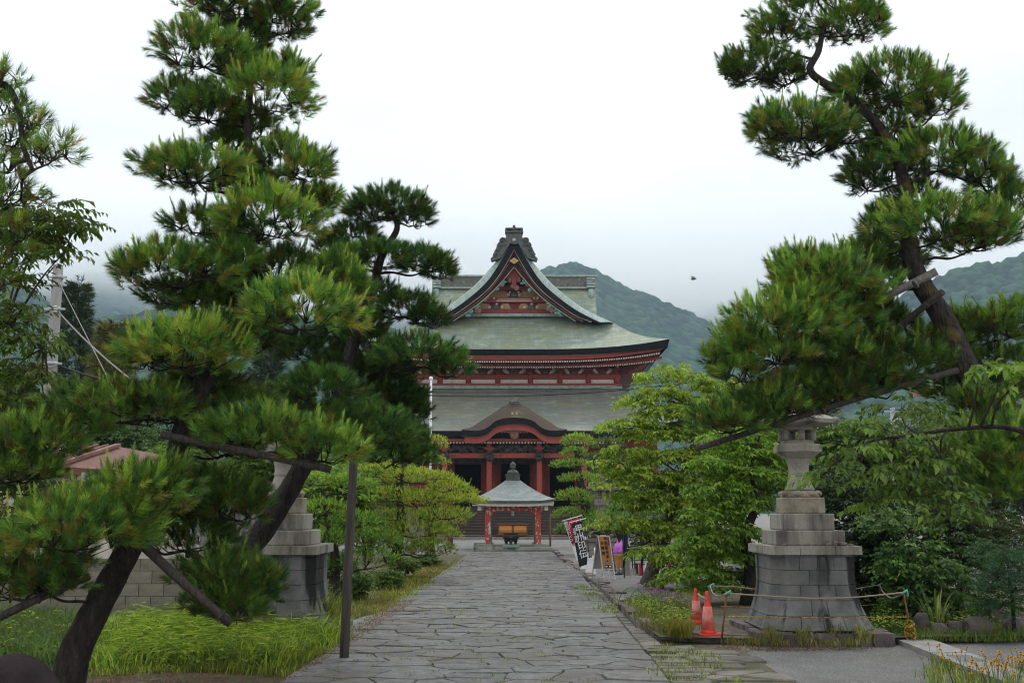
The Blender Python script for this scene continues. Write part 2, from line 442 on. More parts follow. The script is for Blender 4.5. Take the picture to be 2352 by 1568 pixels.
M['interior'] = mat('interior', (0.012, 0.011, 0.012), (0.022, 0.019, 0.017), 0.8, 3)
M['stair'] = mat('stair', (0.048, 0.036, 0.030), (0.095, 0.074, 0.062), 0.8, 3, 7, stretch=(0.5, 3, 8), bump=0.2)
M['stone_step'] = mat('stone_step', (0.15, 0.135, 0.12), (0.27, 0.25, 0.225), 0.85, 3, 8, bump=0.3, vary=0.12)
M['green_stone'] = mat('green_stone', (0.25, 0.27, 0.22), (0.34, 0.36, 0.29), 0.8, 3, 7, c3=(0.07, 0.11, 0.09), scale3=1.4, amt3=(0.5, 0.62), stretch3=(1, 1, 0.3))
M['offer_wood'] = mat('offer_wood', (0.50, 0.19, 0.035), (0.62, 0.27, 0.06), 0.5, 3, 6, stretch=(4, 4, 0.7))
M['brown_wood'] = mat('brown_wood', (0.10, 0.042, 0.022), (0.17, 0.075, 0.038), 0.55, 3, 6, stretch=(1, 1, 4))
M['grey_wood'] = mat('grey_wood', (0.20, 0.175, 0.145), (0.32, 0.285, 0.24), 0.8, 3, 6)
M['white_wood'] = mat('white_wood', (0.50, 0.47, 0.41), (0.62, 0.59, 0.53), 0.8, 4)
M['post_wood'] = mat('post_wood', (0.055, 0.048, 0.042), (0.125, 0.11, 0.097), 0.85, 4, 8, stretch=(9, 9, 0.6), bump=0.5, bscale=10)
M['stake'] = mat('stake', (0.14, 0.08, 0.05), (0.21, 0.125, 0.08), 0.8, 4, stretch=(6, 6, 1))
M['bronze'] = mat('bronze', (0.016, 0.018, 0.018), (0.04, 0.042, 0.040), 0.45, 6, metal=0.5)
M['white'] = mat('white', (0.76, 0.77, 0.78), rough=0.5)
M['white_cloth'] = mat('white_cloth', (0.72, 0.72, 0.73), rough=0.9)
M['red_cloth'] = mat('red_cloth', (0.52, 0.018, 0.040), rough=0.85)
M['maroon_cloth'] = mat('maroon_cloth', (0.10, 0.020, 0.040), rough=0.85)
M['black_cloth'] = mat('black_cloth', (0.018, 0.021, 0.024), rough=0.85)
M['navy_cloth'] = mat('navy_cloth', (0.018, 0.026, 0.055), rough=0.85)
M['orange_sign'] = mat('orange_sign', (0.43, 0.155, 0.028), (0.50, 0.19, 0.035), 0.4, 3)
M['ink'] = mat('ink', (0.012, 0.012, 0.014), rough=0.6)
M['plum'] = mat('plum', (0.16, 0.03, 0.06), rough=0.6)
M['alu'] = mat('alu', (0.50, 0.51, 0.52), rough=0.35, metal=0.7)
M['grey_panel'] = mat('grey_panel', (0.27, 0.28, 0.28), rough=0.6)
M['steel'] = mat('steel', (0.30, 0.29, 0.26), (0.38, 0.37, 0.34), 0.35, 2, metal=0.6)
M['grape'] = mat('grape', (0.48, 0.115, 0.52), (0.56, 0.155, 0.60), 0.35, 4)
M['wafer'] = mat('wafer', (0.50, 0.22, 0.075), (0.58, 0.28, 0.11), 0.5, 10)
M['black_paint'] = mat('black_paint', (0.015, 0.015, 0.016), (0.03, 0.03, 0.03), 0.5, 4)
M['cone_red'] = mat('cone_red', (0.72, 0.040, 0.020), (0.64, 0.036, 0.022), 0.4, 5, spec=0.5)
M['cone_pale'] = mat('cone_pale', (0.62, 0.09, 0.07), (0.66, 0.32, 0.29), 0.4, 9, c3=(0.55, 0.05, 0.045), scale3=6, amt3=(0.58, 0.61))
M['rope'] = mat('rope', (0.26, 0.205, 0.14), (0.36, 0.29, 0.21), 0.9, 40, stretch=(1, 1, 1))
M['yellow_rope'] = mat('yellow_rope', (0.025, 0.022, 0.015), (0.60, 0.36, 0.03), 0.7, 30, 2)
M['rust'] = mat('rust', (0.13, 0.05, 0.028), (0.24, 0.10, 0.055), 0.85, 14)
M['teal_tape'] = mat('teal_tape', (0.10, 0.34, 0.26), (0.16, 0.44, 0.35), 0.6, 10)
M['pole_concrete'] = mat('pole_concrete', (0.20, 0.195, 0.188), (0.27, 0.265, 0.255), 0.8, 2, 7, c3=(0.26, 0.25, 0.23), scale3=1.5, amt3=(0.55, 0.75), stretch=(4, 4, 0.4))
M['galv'] = mat('galv', (0.34, 0.36, 0.38), (0.42, 0.44, 0.46), 0.45, 4, metal=0.5)
M['cable'] = mat('cable', (0.02, 0.02, 0.022), rough=0.6)
M['pale_cable'] = mat('pale_cable', (0.26, 0.25, 0.23), rough=0.6)
M['block'] = mat('block', (0.15, 0.138, 0.105), (0.26, 0.243, 0.19), 0.9, 4, 8, c3=(0.12, 0.11, 0.085), scale3=1.6, amt3=(0.5, 0.7), stretch3=(1.5, 1.5, 0.5), bump=0.4, bscale=40, vary=0.12)
M['red_roof'] = mat('red_roof', (0.17, 0.080, 0.064), (0.26, 0.125, 0.10), 0.6, 3, 7)
M['cream_wall'] = mat('cream_wall', (0.46, 0.43, 0.36), (0.54, 0.51, 0.43), 0.9, 2, 7)
M['grey_wall'] = mat('grey_wall', (0.33, 0.34, 0.35), (0.40, 0.41, 0.42), 0.9, 2, 7)
M['glass'] = mat('glass', (0.03, 0.035, 0.04), rough=0.1, spec=0.6)
M['water'] = mat('water', (0.05, 0.048, 0.035), rough=0.03, spec=0.7)
M['forest'] = leaf_mat('forest', 0.0, 0.9, 0.0)
M['yellow_sign'] = mat('yellow_sign', (0.62, 0.58, 0.28), rough=0.6)
M['bird'] = mat('bird', (0.07, 0.06, 0.055), rough=0.8)
# ================================================================== GROUND
def sheet(name, poly, z, m, parent=None, jitter=0.0, kind='structure'):
    pts = []
    n = len(poly)
    for i in range(n):
        a, b = Vector(poly[i][:2]), Vector(poly[(i + 1) % n][:2])
        k = max(1, int((b - a).length / 0.35)) if jitter else 1
        k = min(k, 60)
        for j in range(k):
            p = a.lerp(b, j / k)
            if jitter: p += Vector((random.uniform(-jitter, jitter), random.uniform(-jitter, jitter)))
            pts.append((p.x, p.y, z))
    mb = MB(); mb.add(pts, [tuple(range(len(pts)))])
    return mb.build(name, m, parent, kind=kind)
sheet('ground', [(-3300, -100), (3300, -100), (3300, 3700), (-3300, 3700)], 0.0, M['gravel'])

PLa, PLb = G(656, 1565), G(1078, 1272)
PRa, PRb = G(1536, 1568), G(1291, 1266)
def left_edge(y):  return PLa.x + (PLb.x - PLa.x) * (y - PLa.y) / (PLb.y - PLa.y)
def right_edge(y): return PRa.x + (PRb.x - PRa.x) * (y - PRa.y) / (PRb.y - PRa.y)
Y0, Y1 = 6.0, 40.6
KERB = [G(1291, 1288), G(1329, 1317), G(1370, 1346), G(1408, 1384), G(1433, 1409), G(1462, 1440), G(1505, 1466)]
def kerb_x(y):
    ys = [p.y for p in KERB][::-1]; xs = [p.x for p in KERB][::-1]
    return float(np.interp(y, ys, xs))
# left verge: soil, moss and gravel next to the paving
sheet('left_verge', [(left_edge(Y0) + .05, Y0), (left_edge(40) + .05, 40), (left_edge(40) - 9, 40), (-30, 40), (-30, Y0)], 0.004, M['soil'])
sheet('moss_patch', [tuple(G(u, v).xy) for u, v in ((1040, 1302), (985, 1350), (935, 1388), (880, 1392), (860, 1360), (930, 1318), (985, 1292))][::-1], 0.008, M['moss'], jitter=0.12)
sheet('gravel_patch', [tuple(G(u, v).xy) for u, v in ((905, 1402), (800, 1474), (740, 1470), (760, 1440), (800, 1405))][::-1], 0.008, M['gravel'], jitter=0.10)

# ------------------------------------------------------------------ irregular paving by clipped Voronoi cells
def clip_half(poly, px, py, nx, ny):
    out = []
    n = len(poly)
    for i in range(n):
        a = poly[i]; b = poly[(i + 1) % n]
        da = (a[0] - px) * nx + (a[1] - py) * ny; db = (b[0] - px) * nx + (b[1] - py) * ny
        if da <= 0: out.append(a)
        if (da < 0 < db) or (db < 0 < da):
            t = da / (da - db); out.append((a[0] + (b[0] - a[0]) * t, a[1] + (b[1] - a[1]) * t))
    return out
def voronoi_cells(seeds, bound, gap, ax):
    """ax stretches x so that cells come out wide"""
    s = np.array(seeds); q = s * np.array([1 / ax, 1.0])
    cells = []
    for i, p in enumerate(s):
        d = ((q - q[i]) ** 2).sum(1)
        nb = np.argsort(d)[1:22]
        poly = [tuple(b) for b in bound]
        for j in nb:
            # bisector in stretched space, brought back to metres
            nx, ny = (q[j] - q[i]) / np.array([ax, 1.0])
            ln = math.hypot(nx, ny); nx /= ln; ny /= ln
            m = (s[i] + s[j]) / 2 if ax == 1 else ((q[i] + q[j]) / 2) * np.array([ax, 1.0])
            g = gap * random.uniform(0.3, 1.5) / 2
            poly = clip_half(poly, m[0] - nx * g, m[1] - ny * g, nx, ny)
            if len(poly) < 3: break
        cells.append(poly if len(poly) >= 3 else None)
    return cells
def stone_mb(mb, poly, z0, h, tilt, bev=0.018, mi=0):
    cx = sum(p[0] for p in poly) / len(poly); cy = sum(p[1] for p in poly) / len(poly)
    pts = []
    n = len(poly)
    for i in range(n):                                    # break up the straight edges
        a, b = poly[i], poly[(i + 1) % n]
        L = math.hypot(b[0] - a[0], b[1] - a[1])
        if L < 0.012: continue
        pts.append((a[0] + (cx - a[0]) * 0.018, a[1] + (cy - a[1]) * 0.018))
        if L > 0.16:
            t = random.uniform(0.35, 0.65); k = random.uniform(-0.03, 0.05) * L
            nx, ny = -(b[1] - a[1]) / L, (b[0] - a[0]) / L
            pts.append((a[0] + (b[0] - a[0]) * t + nx * k, a[1] + (b[1] - a[1]) * t + ny * k))
    n = len(pts)
    if n < 3: return
    def z(x, y, top): return z0 + top + tilt[0] * (x - cx) + tilt[1] * (y - cy)
    rings = []
    for ins, zz in ((0, -0.03), (0.0, h - 0.014), (bev, h)):
        r = []
        for x, y in pts:
            d = math.hypot(x - cx, y - cy) or 1
            f = max(0.0, 1 - ins / d)
            X, Y = cx + (x - cx) * f, cy + (y - cy) * f
            r.append((X, Y, z(X, Y, zz + (random.uniform(-.003, .003) if ins else 0))))
        rings.append(r)
    vs = [p for r in rings for p in r] + [(cx, cy, z(cx, cy, h + 0.004))]
    fs = []
    for k in range(2):
        for i in range(n):
            j = (i + 1) % n
            fs.append((k * n + i, k * n + j, (k + 1) * n + j, (k + 1) * n + i))
    fs += [(2 * n + i, 2 * n + (i + 1) % n, 3 * n) for i in range(n)]
    mb.add(vs, fs, mi)
def pave(parent, name, m, cells, seeds, z0, hmin, hmax, limit, tilt, bev=0.018):
    order = sorted([i for i, c in enumerate(cells) if c], key=lambda i: seeds[i][1])
    rest = MB()
    for k, i in enumerate(order):
        h = random.uniform(hmin, hmax); tl = (random.gauss(0, tilt), random.gauss(0, tilt))
        if k < limit:
            mb = MB(); stone_mb(mb, cells[i], z0, h, tl, bev)
            if mb.f: mb.build(name, m, parent)
        else: stone_mb(rest, cells[i], z0, h, tl, bev)
    if rest.f: rest.build(name, m, parent, kind='stuff')
path = sheet('path', [(left_edge(Y0), Y0), (right_edge(Y0), Y0), (right_edge(Y1), Y1), (left_edge(Y1), Y1)], 0.010, M['joint'])
seeds = []
y = Y0 + 0.1
while y < Y1 - 0.05:
    d = random.uniform(0.24, 0.42) * (1 if y < 22 else 1.15)
    x = left_edge(y) + random.uniform(-0.35, 0.15)
    while x < right_edge(y) + 0.3:
        w = random.choice((0.3, 0.4, 0.5, 0.6, 0.75, 0.95)) * random.uniform(0.85, 1.15)
        sx = x + w / 2 + random.uniform(-0.05, 0.05); sy = y + d / 2 + random.uniform(-0.12, 0.12)
        if left_edge(sy) - 0.1 < sx < right_edge(sy) + 0.1: seeds.append((sx, sy))
        x += w
    y += d
bound = [(left_edge(Y0), Y0), (right_edge(Y0), Y0), (right_edge(Y1), Y1), (left_edge(Y1), Y1)]
cells = voronoi_cells(seeds, bound, 0.010, 1.65)
pave(path, 'paving_stone', M['paving'], cells, seeds, 0.010, 0.020, 0.036, 300, 0.006, 0.006)

# rough strip of small stones right of the path
strip_pts = [(right_edge(y) + 0.02, y) for y in np.linspace(7.6, 38, 14)]
strip_out = [(kerb_x(y) - 0.02 if y > 12.6 else right_edge(y) + 1.25, y) for y in np.linspace(38, 7.6, 14)]
strip = sheet('stone_strip', (strip_pts + strip_out)[::1] if False else strip_out[::-1] + strip_pts[::-1], 0.008, M['soil'])
seeds2 = []
y = 7.6
while y < 38:
    d = random.uniform(0.16, 0.30) if y < 20 else random.uniform(0.3, 0.5)
    xa = right_edge(y) + 0.03; xb = (kerb_x(y) if y > 12.6 else right_edge(y) + random.uniform(0.6, 1.2))
    x = xa
    while x < xb - 0.08:
        w = random.uniform(0.25, 0.6)
        if random.random() < 0.86 and not (12.0 < y < 12.7 and x > xa + 0.2): seeds2.append((min(x + w / 2, xb), y + d / 2 + random.uniform(-.05, .05)))
        x += w
    y += d
b2 = [(right_edge(7.5) + .02, 7.5), (right_edge(7.5) + 1.6, 7.5), (right_edge(38) + 1.6, 38), (right_edge(38) + .02, 38)]
c2 = voronoi_cells(seeds2, b2, 0.05, 1.5)
def near_only(cs, ss, xmax):
    out = []
    for c, s in zip(cs, ss):
        if c is None: out.append(None); continue
        lim = xmax(s[1])
        c = clip_half(c, lim, 0, 1, 0)
        for sx, sy in ((1, 0), (-1, 0), (0, 1), (0, -1)):
            c = clip_half(c, s[0] + sx * .38, s[1] + sy * .22, sx, sy) if len(c) >= 3 else c
        out.append(c if len(c) >= 3 else None)
    return out
c2 = near_only(c2, seeds2, lambda y: (kerb_x(y) - .03) if y > 12.6 else right_edge(y) + 1.3)
pave(strip, 'paving_stone', M['paving_rough'], c2, seeds2, 0.008, 0.008, 0.028, 290, 0.02, 0.012)
sheet('puddle', [tuple(G(u, v).xy) for u, v in ((1476, 1499), (1500, 1493), (1540, 1496), (1557, 1505), (1530, 1513), (1490, 1511))][::-1], 0.030, M['water'], jitter=0.05)

# raised bed and terrace on the right, held by kerb stones
bedp = [(p.x, p.y) for p in KERB[::-1]] + [tuple(G(1291, 1288).xy)]
front = [G(1505, 1468), G(1600, 1474), G(1720, 1477), G(2010, 1477), G(2110, 1470), G(2352, 1468), G(2700, 1466)]
terr = [(p.x, p.y) for p in front] + [(40, 13), (40, 42), (KERB[0].x, 42)] + [(p.x, p.y) for p in KERB]
mb = MB(); mb.slab(terr, -0.05, 0.09)
terrace = mb.build('gravel_terrace', M['gravel'], kind='structure')
sheet('planting_bed', [tuple(G(u, v, .09).xy) for u, v in ((1515, 1462), (1720, 1466), (2010, 1466), (2110, 1462), (2352, 1460), (2900, 1455), (2900, 1330), (2300, 1340), (1900, 1360), (1700, 1345), (1560, 1350), (1440, 1372), (1425, 1390), (1470, 1430))], 0.095, M['soil'])
sheet('moss_lawn', [tuple(G(u, v, .09).xy) for u, v in ((1990, 1462), (2105, 1458), (2130, 1410), (2110, 1375), (1960, 1370), (1940, 1420))], 0.099, M['green_moss'], jitter=0.08)
kerb = thing('kerb', 'low rugged dark stone kerb between the paved path and the gravel terrace', 'kerb', (KERB[3].x, KERB[3].y, 0))
kl = [KERB[0] + Vector((0, 8, 0))] + KERB + [front[1], front[2]]
kk = smooth_path([Vector((p.x, p.y, 0)) for p in kl], 8)
acc = 0; i0 = 0
for i in range(1, len(kk)):
    seg = (kk[i] - kk[i0]).length
    if seg >= random.uniform(0.45, 0.8) or i == len(kk) - 1:
        a, b = kk[i0], kk[i]; d = (b - a).normalized(); nrm = Vector((d.y, -d.x, 0))
        if nrm.x < 0: nrm = -nrm
        w = random.uniform(.14, .24); h = random.uniform(.09, .14); o = random.uniform(-.05, .04)
        a2 = a + d * 0.015; b2_ = b - d * 0.015
        q = [a2 + nrm * o, b2_ + nrm * (o + random.uniform(-.04, .04)), b2_ + nrm * (o + w), a2 + nrm * (o + w * random.uniform(.8, 1.1))]
        vs = [(p.x, p.y, -0.03) for p in q] + [(p.x + random.uniform(-.02, .02), p.y + random.uniform(-.02, .02), h + random.uniform(-.02, .02)) for p in q]
        m2 = MB(); m2.add(vs, [(3, 2, 1, 0), (4, 5, 6, 7), (0, 1, 5, 4), (1, 2, 6, 5), (2, 3, 7, 6), (3, 0, 4, 7)])
        m2.build('kerb_stone', M['kerb'], kerb, fix=True)
        i0 = i

# concrete gutter slabs lower right, with a grating
ca, cb = G(2020, 1462), G(2460, 1640)
gut = thing('concrete_gutter', 'pale concrete gutter of slabs running past the lantern to the lower right corner', 'gutter', (ca.x, ca.y, 0))
dv = (cb - ca); L = dv.length; dv.normalize(); nv = Vector((-dv.y, dv.x, 0))
if nv.x < 0: nv = -nv
t = 0.0; k = 0
while t < L:
    ln = 0.95
    a, b = ca + dv * (t + .008), ca + dv * (t + ln - .008)
    w = 0.46
    if k == 2:
        for (f0, f1, s0, s1) in ((0, .2, 0, 1), (.8, 1, 0, 1), (.2, .8, 0, .2), (.2, .8, .8, 1)):
            m2 = MB(); q = [a.lerp(b, f0) + nv * (w * s0), a.lerp(b, f1) + nv * (w * s0), a.lerp(b, f1) + nv * (w * s1), a.lerp(b, f0) + nv * (w * s1)]
            m2.slab([(p.x, p.y) for p in q], 0.0, 0.062); m2.build('slab', M['concrete'], gut, fix=True)
        gr = MB()
        for j in range(9):
            f = .22 + .56 * j / 8
            p = a.lerp(b, f); gr.beam((p + nv * w * .2) + Vector((0, 0, .05)), (p + nv * w * .8) + Vector((0, 0, .05)), .022, .02)
        gr.build('grating', M['galv'], gut)
    else:
        m2 = MB(); q = [a, b, b + nv * w, a + nv * w]
        m2.slab([(p.x, p.y) for p in q], 0.0, 0.06 + random.uniform(-.004, .004)); m2.build('slab', M['concrete'], gut, fix=True)
    t += ln; k += 1

# ================================================================== HILLS
def cell_bumps(a, b, size, seed):
    """rounded crowns on a jittered lattice: height 0..1 and a random number for each crown"""
    ia, ib = np.floor(a / size).astype(int), np.floor(b / size).astype(int)
    best = np.full(a.shape, 9.0); rid = np.zeros(a.shape); hh = np.zeros(a.shape)
    def h(i, j, k):
        x = np.sin(i * 127.1 + j * 311.7 + k * 74.7 + seed * 13.3) * 43758.5453
        return x - np.floor(x)
    for di in (-1, 0, 1):
        for dj in (-1, 0, 1):
            ci, cj = ia + di, ib + dj
            px = (ci + 0.15 + 0.7 * h(ci, cj, 1)) * size; py = (cj + 0.15 + 0.7 * h(ci, cj, 2)) * size
            d = np.hypot(a - px, b - py) / size
            m = d < best
            best = np.where(m, d, best); rid = np.where(m, h(ci, cj, 3), rid)
    top = np.sqrt(np.clip(1 - (best / 0.85) ** 2, 0, 1)) * (0.55 + 0.75 * rid)
    return top, rid
def vnoise(x, y, seed):
    ix, iy = np.floor(x).astype(int), np.floor(y).astype(int); fx, fy = x - ix, y - iy
    def h(i, j):
        v = np.sin(i * 12.9898 + j * 78.233 + seed * 37.7) * 43758.5453
        return v - np.floor(v)
    sx, sy = fx * fx * (3 - 2 * fx), fy * fy * (3 - 2 * fy)
    return (h(ix, iy) * (1 - sx) + h(ix + 1, iy) * sx) * (1 - sy) + (h(ix, iy + 1) * (1 - sx) + h(ix + 1, iy + 1) * sx) * sy
def hill(name, ridge, y, ybase, seed, crown=9.0, step=3.0, base=(0.028, 0.058, 0.030), zb=-0.5):
    K = 2.4; y *= K; ybase *= K; crown *= K * 0.42; step *= K * 0.60
    us = np.array([r[0] for r in ridge], float); vs = np.array([r[1] for r in ridge], float)
    x0, x1 = P(us[0], vs[0], y).x, P(us[-1], vs[-1], y).x
    nc = int((x1 - x0) / step)
    uu = np.linspace(us[0], us[-1], nc); vv = np.interp(uu, us, vs)
    k = np.ones(9) / 9; vv = np.convolve(np.pad(vv, 4, mode='edge'), k, 'valid')
    cx = np.array([P(a, b, y).x for a, b in zip(uu, vv)]); cz = np.array([P(a, b, y).z for a, b in zip(uu, vv)])
    nr = int(math.hypot(y - ybase, cz.max()) / step)
    nr = int(nr * .72)
    t = np.linspace(0, 1, nr)[:, None]; t = -0.06 + 1.06 * (.55 * t + .45 * t ** 2.2)
    tt = np.clip(t, 0, 1)
    Z = cz[None, :] * (1 - tt) ** 0.92 - np.clip(-t, 0, 1) * 150
    Z = np.maximum(Z, zb)
    Y = y + (ybase - y) * t + 0 * Z
    X = cx[None, :] * (1 + (ybase / y - 1) * 0.35 * tt)
    rel = (vnoise(X / 210, Y / 700, seed) - 0.5) * 140 + (vnoise(X / 70, Y / 250, seed + 2) - 0.5) * 56
    Y = Y + rel * np.clip(tt * 4, 0, 1) * np.clip((1 - tt) * 4, 0, 1)
    S_ = Y * 0.6 + Z * 1.1
    top, rid = cell_bumps(X, S_, crown, seed)
    top2, rid2 = cell_bumps(X, S_, crown * 0.36, seed + 5)
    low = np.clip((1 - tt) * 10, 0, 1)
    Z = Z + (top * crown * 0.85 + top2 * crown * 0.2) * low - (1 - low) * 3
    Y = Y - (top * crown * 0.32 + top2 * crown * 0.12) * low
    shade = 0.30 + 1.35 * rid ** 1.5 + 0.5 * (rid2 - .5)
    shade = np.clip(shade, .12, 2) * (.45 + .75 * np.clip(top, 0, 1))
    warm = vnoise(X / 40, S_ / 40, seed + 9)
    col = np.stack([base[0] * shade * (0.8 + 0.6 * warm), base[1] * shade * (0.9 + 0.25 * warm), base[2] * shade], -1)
    idx = np.arange(nr * nc).reshape(nr, nc)
    q = np.stack([idx[:-1, :-1], idx[:-1, 1:], idx[1:, 1:], idx[1:, :-1]], -1).reshape(-1, 4)
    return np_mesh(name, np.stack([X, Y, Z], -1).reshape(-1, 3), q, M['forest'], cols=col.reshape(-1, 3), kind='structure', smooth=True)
hill('hill', [(-500, 560), (-200, 610), (0, 655), (60, 668), (110, 705), (170, 765), (260, 840), (330, 900)], 420, 250, 3, 8, 2.6)
hill('hill', [(-300, 760), (0, 730), (99, 668), (150, 652), (183, 640), (216, 633), (249, 642), (290, 660), (350, 690), (430, 730), (520, 770), (700, 840)], 760, 420, 5, 10, 3.4)
hill('hill', [(150, 760), (300, 735), (420, 728), (520, 742), (640, 735), (760, 760), (900, 770), (1000, 800)], 380, 230, 8, 9, 2.8)
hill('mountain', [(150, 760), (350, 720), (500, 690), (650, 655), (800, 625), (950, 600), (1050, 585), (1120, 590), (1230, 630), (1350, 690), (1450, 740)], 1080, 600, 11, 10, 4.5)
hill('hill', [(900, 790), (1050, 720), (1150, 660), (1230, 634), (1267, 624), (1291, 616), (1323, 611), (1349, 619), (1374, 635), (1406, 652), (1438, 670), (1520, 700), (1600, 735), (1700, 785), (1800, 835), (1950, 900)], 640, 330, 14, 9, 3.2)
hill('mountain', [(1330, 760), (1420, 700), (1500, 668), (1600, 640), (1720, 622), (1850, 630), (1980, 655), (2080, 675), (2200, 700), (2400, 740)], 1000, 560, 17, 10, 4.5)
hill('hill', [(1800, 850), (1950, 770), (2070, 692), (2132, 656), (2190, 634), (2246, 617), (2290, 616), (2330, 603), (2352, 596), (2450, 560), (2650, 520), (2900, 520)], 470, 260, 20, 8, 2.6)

# ================================================================== AIR
def volume_mat(name, color, dens, noise=None, zlo=0, zhi=1, aniso=0.0):
    m = bpy.data.materials.new(name); m.use_nodes = True
    n, l = nt(m); n.remove(n['Principled BSDF'])
    v = n.new('ShaderNodeVolumePrincipled'); v.inputs['Color'].default_value = (*color, 1)
    v.inputs['Density'].default_value = dens; v.inputs['Anisotropy'].default_value = aniso
    l.new(v.outputs[0], n['Material Output'].inputs['Volume'])
    if noise:
        t = n.new('ShaderNodeTexCoord'); mp = n.new('ShaderNodeMapping'); mp.inputs['Scale'].default_value = (1, 1, 1.6)
        x = n.new('ShaderNodeTexNoise'); x.inputs['Scale'].default_value = noise; x.inputs['Detail'].default_value = 4
        l.new(t.outputs['Object'], mp.inputs[0]); l.new(mp.outputs[0], x.inputs['Vector'])
        sp = n.new('ShaderNodeSeparateXYZ'); l.new(t.outputs['Object'], sp.inputs[0])
        # density rises from the ragged base, then thins out softly to nothing at the top
        mr = n.new('ShaderNodeMapRange'); mr.inputs[1].default_value = zlo; mr.inputs[2].default_value = zlo + (zhi - zlo) * .45; mr.inputs[4].default_value = .75
        l.new(sp.outputs[2], mr.inputs[0])
        tp = n.new('ShaderNodeMapRange'); tp.interpolation_type = 'SMOOTHSTEP'; tp.inputs[1].default_value = zlo + (zhi - zlo) * .35; tp.inputs[2].default_value = zhi - 2
        tp.inputs[3].default_value = 1.0; tp.inputs[4].default_value = 0.0
        l.new(sp.outputs[2], tp.inputs[0])
        ad = n.new('ShaderNodeMath'); ad.operation = 'ADD'; l.new(mr.outputs[0], ad.inputs[0]); l.new(x.outputs[0], ad.inputs[1])
        m2 = n.new('ShaderNodeMapRange'); m2.inputs[1].default_value = 0.66; m2.inputs[2].default_value = 1.05
        m2.inputs[3].default_value = 0; m2.inputs[4].default_value = dens
        l.new(ad.outputs[0], m2.inputs[0])
        mu = n.new('ShaderNodeMath'); mu.operation = 'MULTIPLY'; l.new(m2.outputs[0], mu.inputs[0]); l.new(tp.outputs[0], mu.inputs[1]); l.new(mu.outputs[0], v.inputs['Density'])
    return m
mb = MB(); mb.box(-3320, 3320, -120, 3720, -12, 740)
mb.build('haze', volume_mat('haze', (0.62, 0.83, 1.0), 0.00020), kind='stuff')
scene.cycles.volume_step_rate = 2.0
scene.cycles.volume_max_steps = 128
def low_cloud(name, x0, x1, y0, y1, z0, z1, dens, noise, seed):
    mb = MB(); mb.box(x0, x1, y0, y1, z0, z1)
    o = mb.build(name, volume_mat(name, (1.0, 1.0, 1.0), dens, noise, z0, z1, 0.85), kind='stuff')
    return o
low_cloud('low_cloud', -2000, 2000, 1640, 2320, 315, 640, 0.016, 0.0045, 1)
# ================================================================== TEMPLE HALL
XC = P(1181, 900, 74).x
def W(px, v, y): return px * S(v, y)                    # half width in metres of a photo offset at distance y
hall = thing('temple_hall', 'red temple hall under two tiers of green copper roof behind the pavilion', 'temple', (XC, 76, 0))
def pl(points, y, n=None):
    """photo offsets (px, v) at distance y -> (x offset, z)"""
    q = [(W(px, v, y), zt(v, y)) for px, v in points]
    if n:
        d = [0]
        for a, b in zip(q, q[1:]): d.append(d[-1] + math.hypot(b[0] - a[0], b[1] - a[1]))
        t = np.linspace(0, d[-1], n)
        q = list(zip(np.interp(t, d, [p[0] for p in q]), np.interp(t, d, [p[1] for p in q])))
    return q
def sm(points, n=5):
    q = smooth_path([Vector((a, b, 0)) for a, b in points], n)
    return [(p.x, p.y) for p in q]

# ---- upper roof -------------------------------------------------
YE, YV, YS, YG, YB = 72.0, 74.4, 75.6, 77.0, 93.0
sil = pl(sm([(8, 557), (54, 615), (96, 660), (159, 708), (229, 742)]), YS, 16)
ver = pl(sm([(10, 562), (27, 593), (60, 644), (101, 682), (146, 714), (197, 740)]), YV, 16)
x0, z0 = sil[-1]
We = W(357, 778, YE); zc = zt(778, YE); zm = zt(802, YE)
ztop = zt(729, YG)
def eave_up(f): return (zc - zm) * abs(f) ** 3.2
up = MB()
NX = 32
def hip_x(y): return x0 + (We - x0) * (YS - y) / (YS - YE)
tS = (YG - YS) / (YG - YE)
def hip_z(t):
    tt = [0, tS, tS + (1 - tS) * .33, tS + (1 - tS) * .65, 1]
    zz = [ztop, z0, zt(764, YS - (YS - YE) * .33), zt(775, YS - (YS - YE) * .65), zc]
    return float(np.interp(t, tt, zz))
def mid_z(t): return ztop - (ztop - zm) * (1 - (1 - t) ** 1.12)
def roof_z(t, f): return mid_z(t) + (hip_z(t) - mid_z(t)) * abs(f) ** 3.0
rows = []
for i in range(15):
    t = i / 14; y = YG + (YE - YG) * t; h = hip_x(y)
    rows.append([Vector((XC + h * f, y, roof_z(t, f))) for f in np.linspace(-1, 1, NX + 1)])
up.grid(rows, 0, 'x')
front_eave = rows[-1]
for s in (-1, 1):
    # gable slope: rolled verge, then straight back
    cols = [ver, [(a[0] * .35 + b[0] * .65, a[1] * .22 + b[1] * .78) for a, b in zip(ver, sil)], sil, sil, sil]
    ys = [YV, YV + .5, YS, 84, YB]
    rows = [[Vector((XC + s * c[i][0], y, c[i][1])) for c, y in zip(cols, ys)] for i in range(16)]
    up.grid(rows, 1, 'y', flip=(s < 0))
    # below the verge: side skirt with the hip as its front border
    rows = []
    for i in range(13):
        t = i / 12; yf = YS + (YE - YS) * t; x = x0 + (We - x0) * t
        tz = (YG - yf) / (YG - YE)
        r = []
        for k in range(9):
            f = (k / 8) ** 2
            zz = roof_z(tz, 1 - 2 * f)
            r.append(Vector((XC + s * x, yf + (113 + 3 * t - yf) * f, zz)))
        rows.append(r)
    up.grid(rows, 1, 'y', flip=(s < 0))
up.build('upper_roof', [M['copper'], M['copper_blue']], hall)
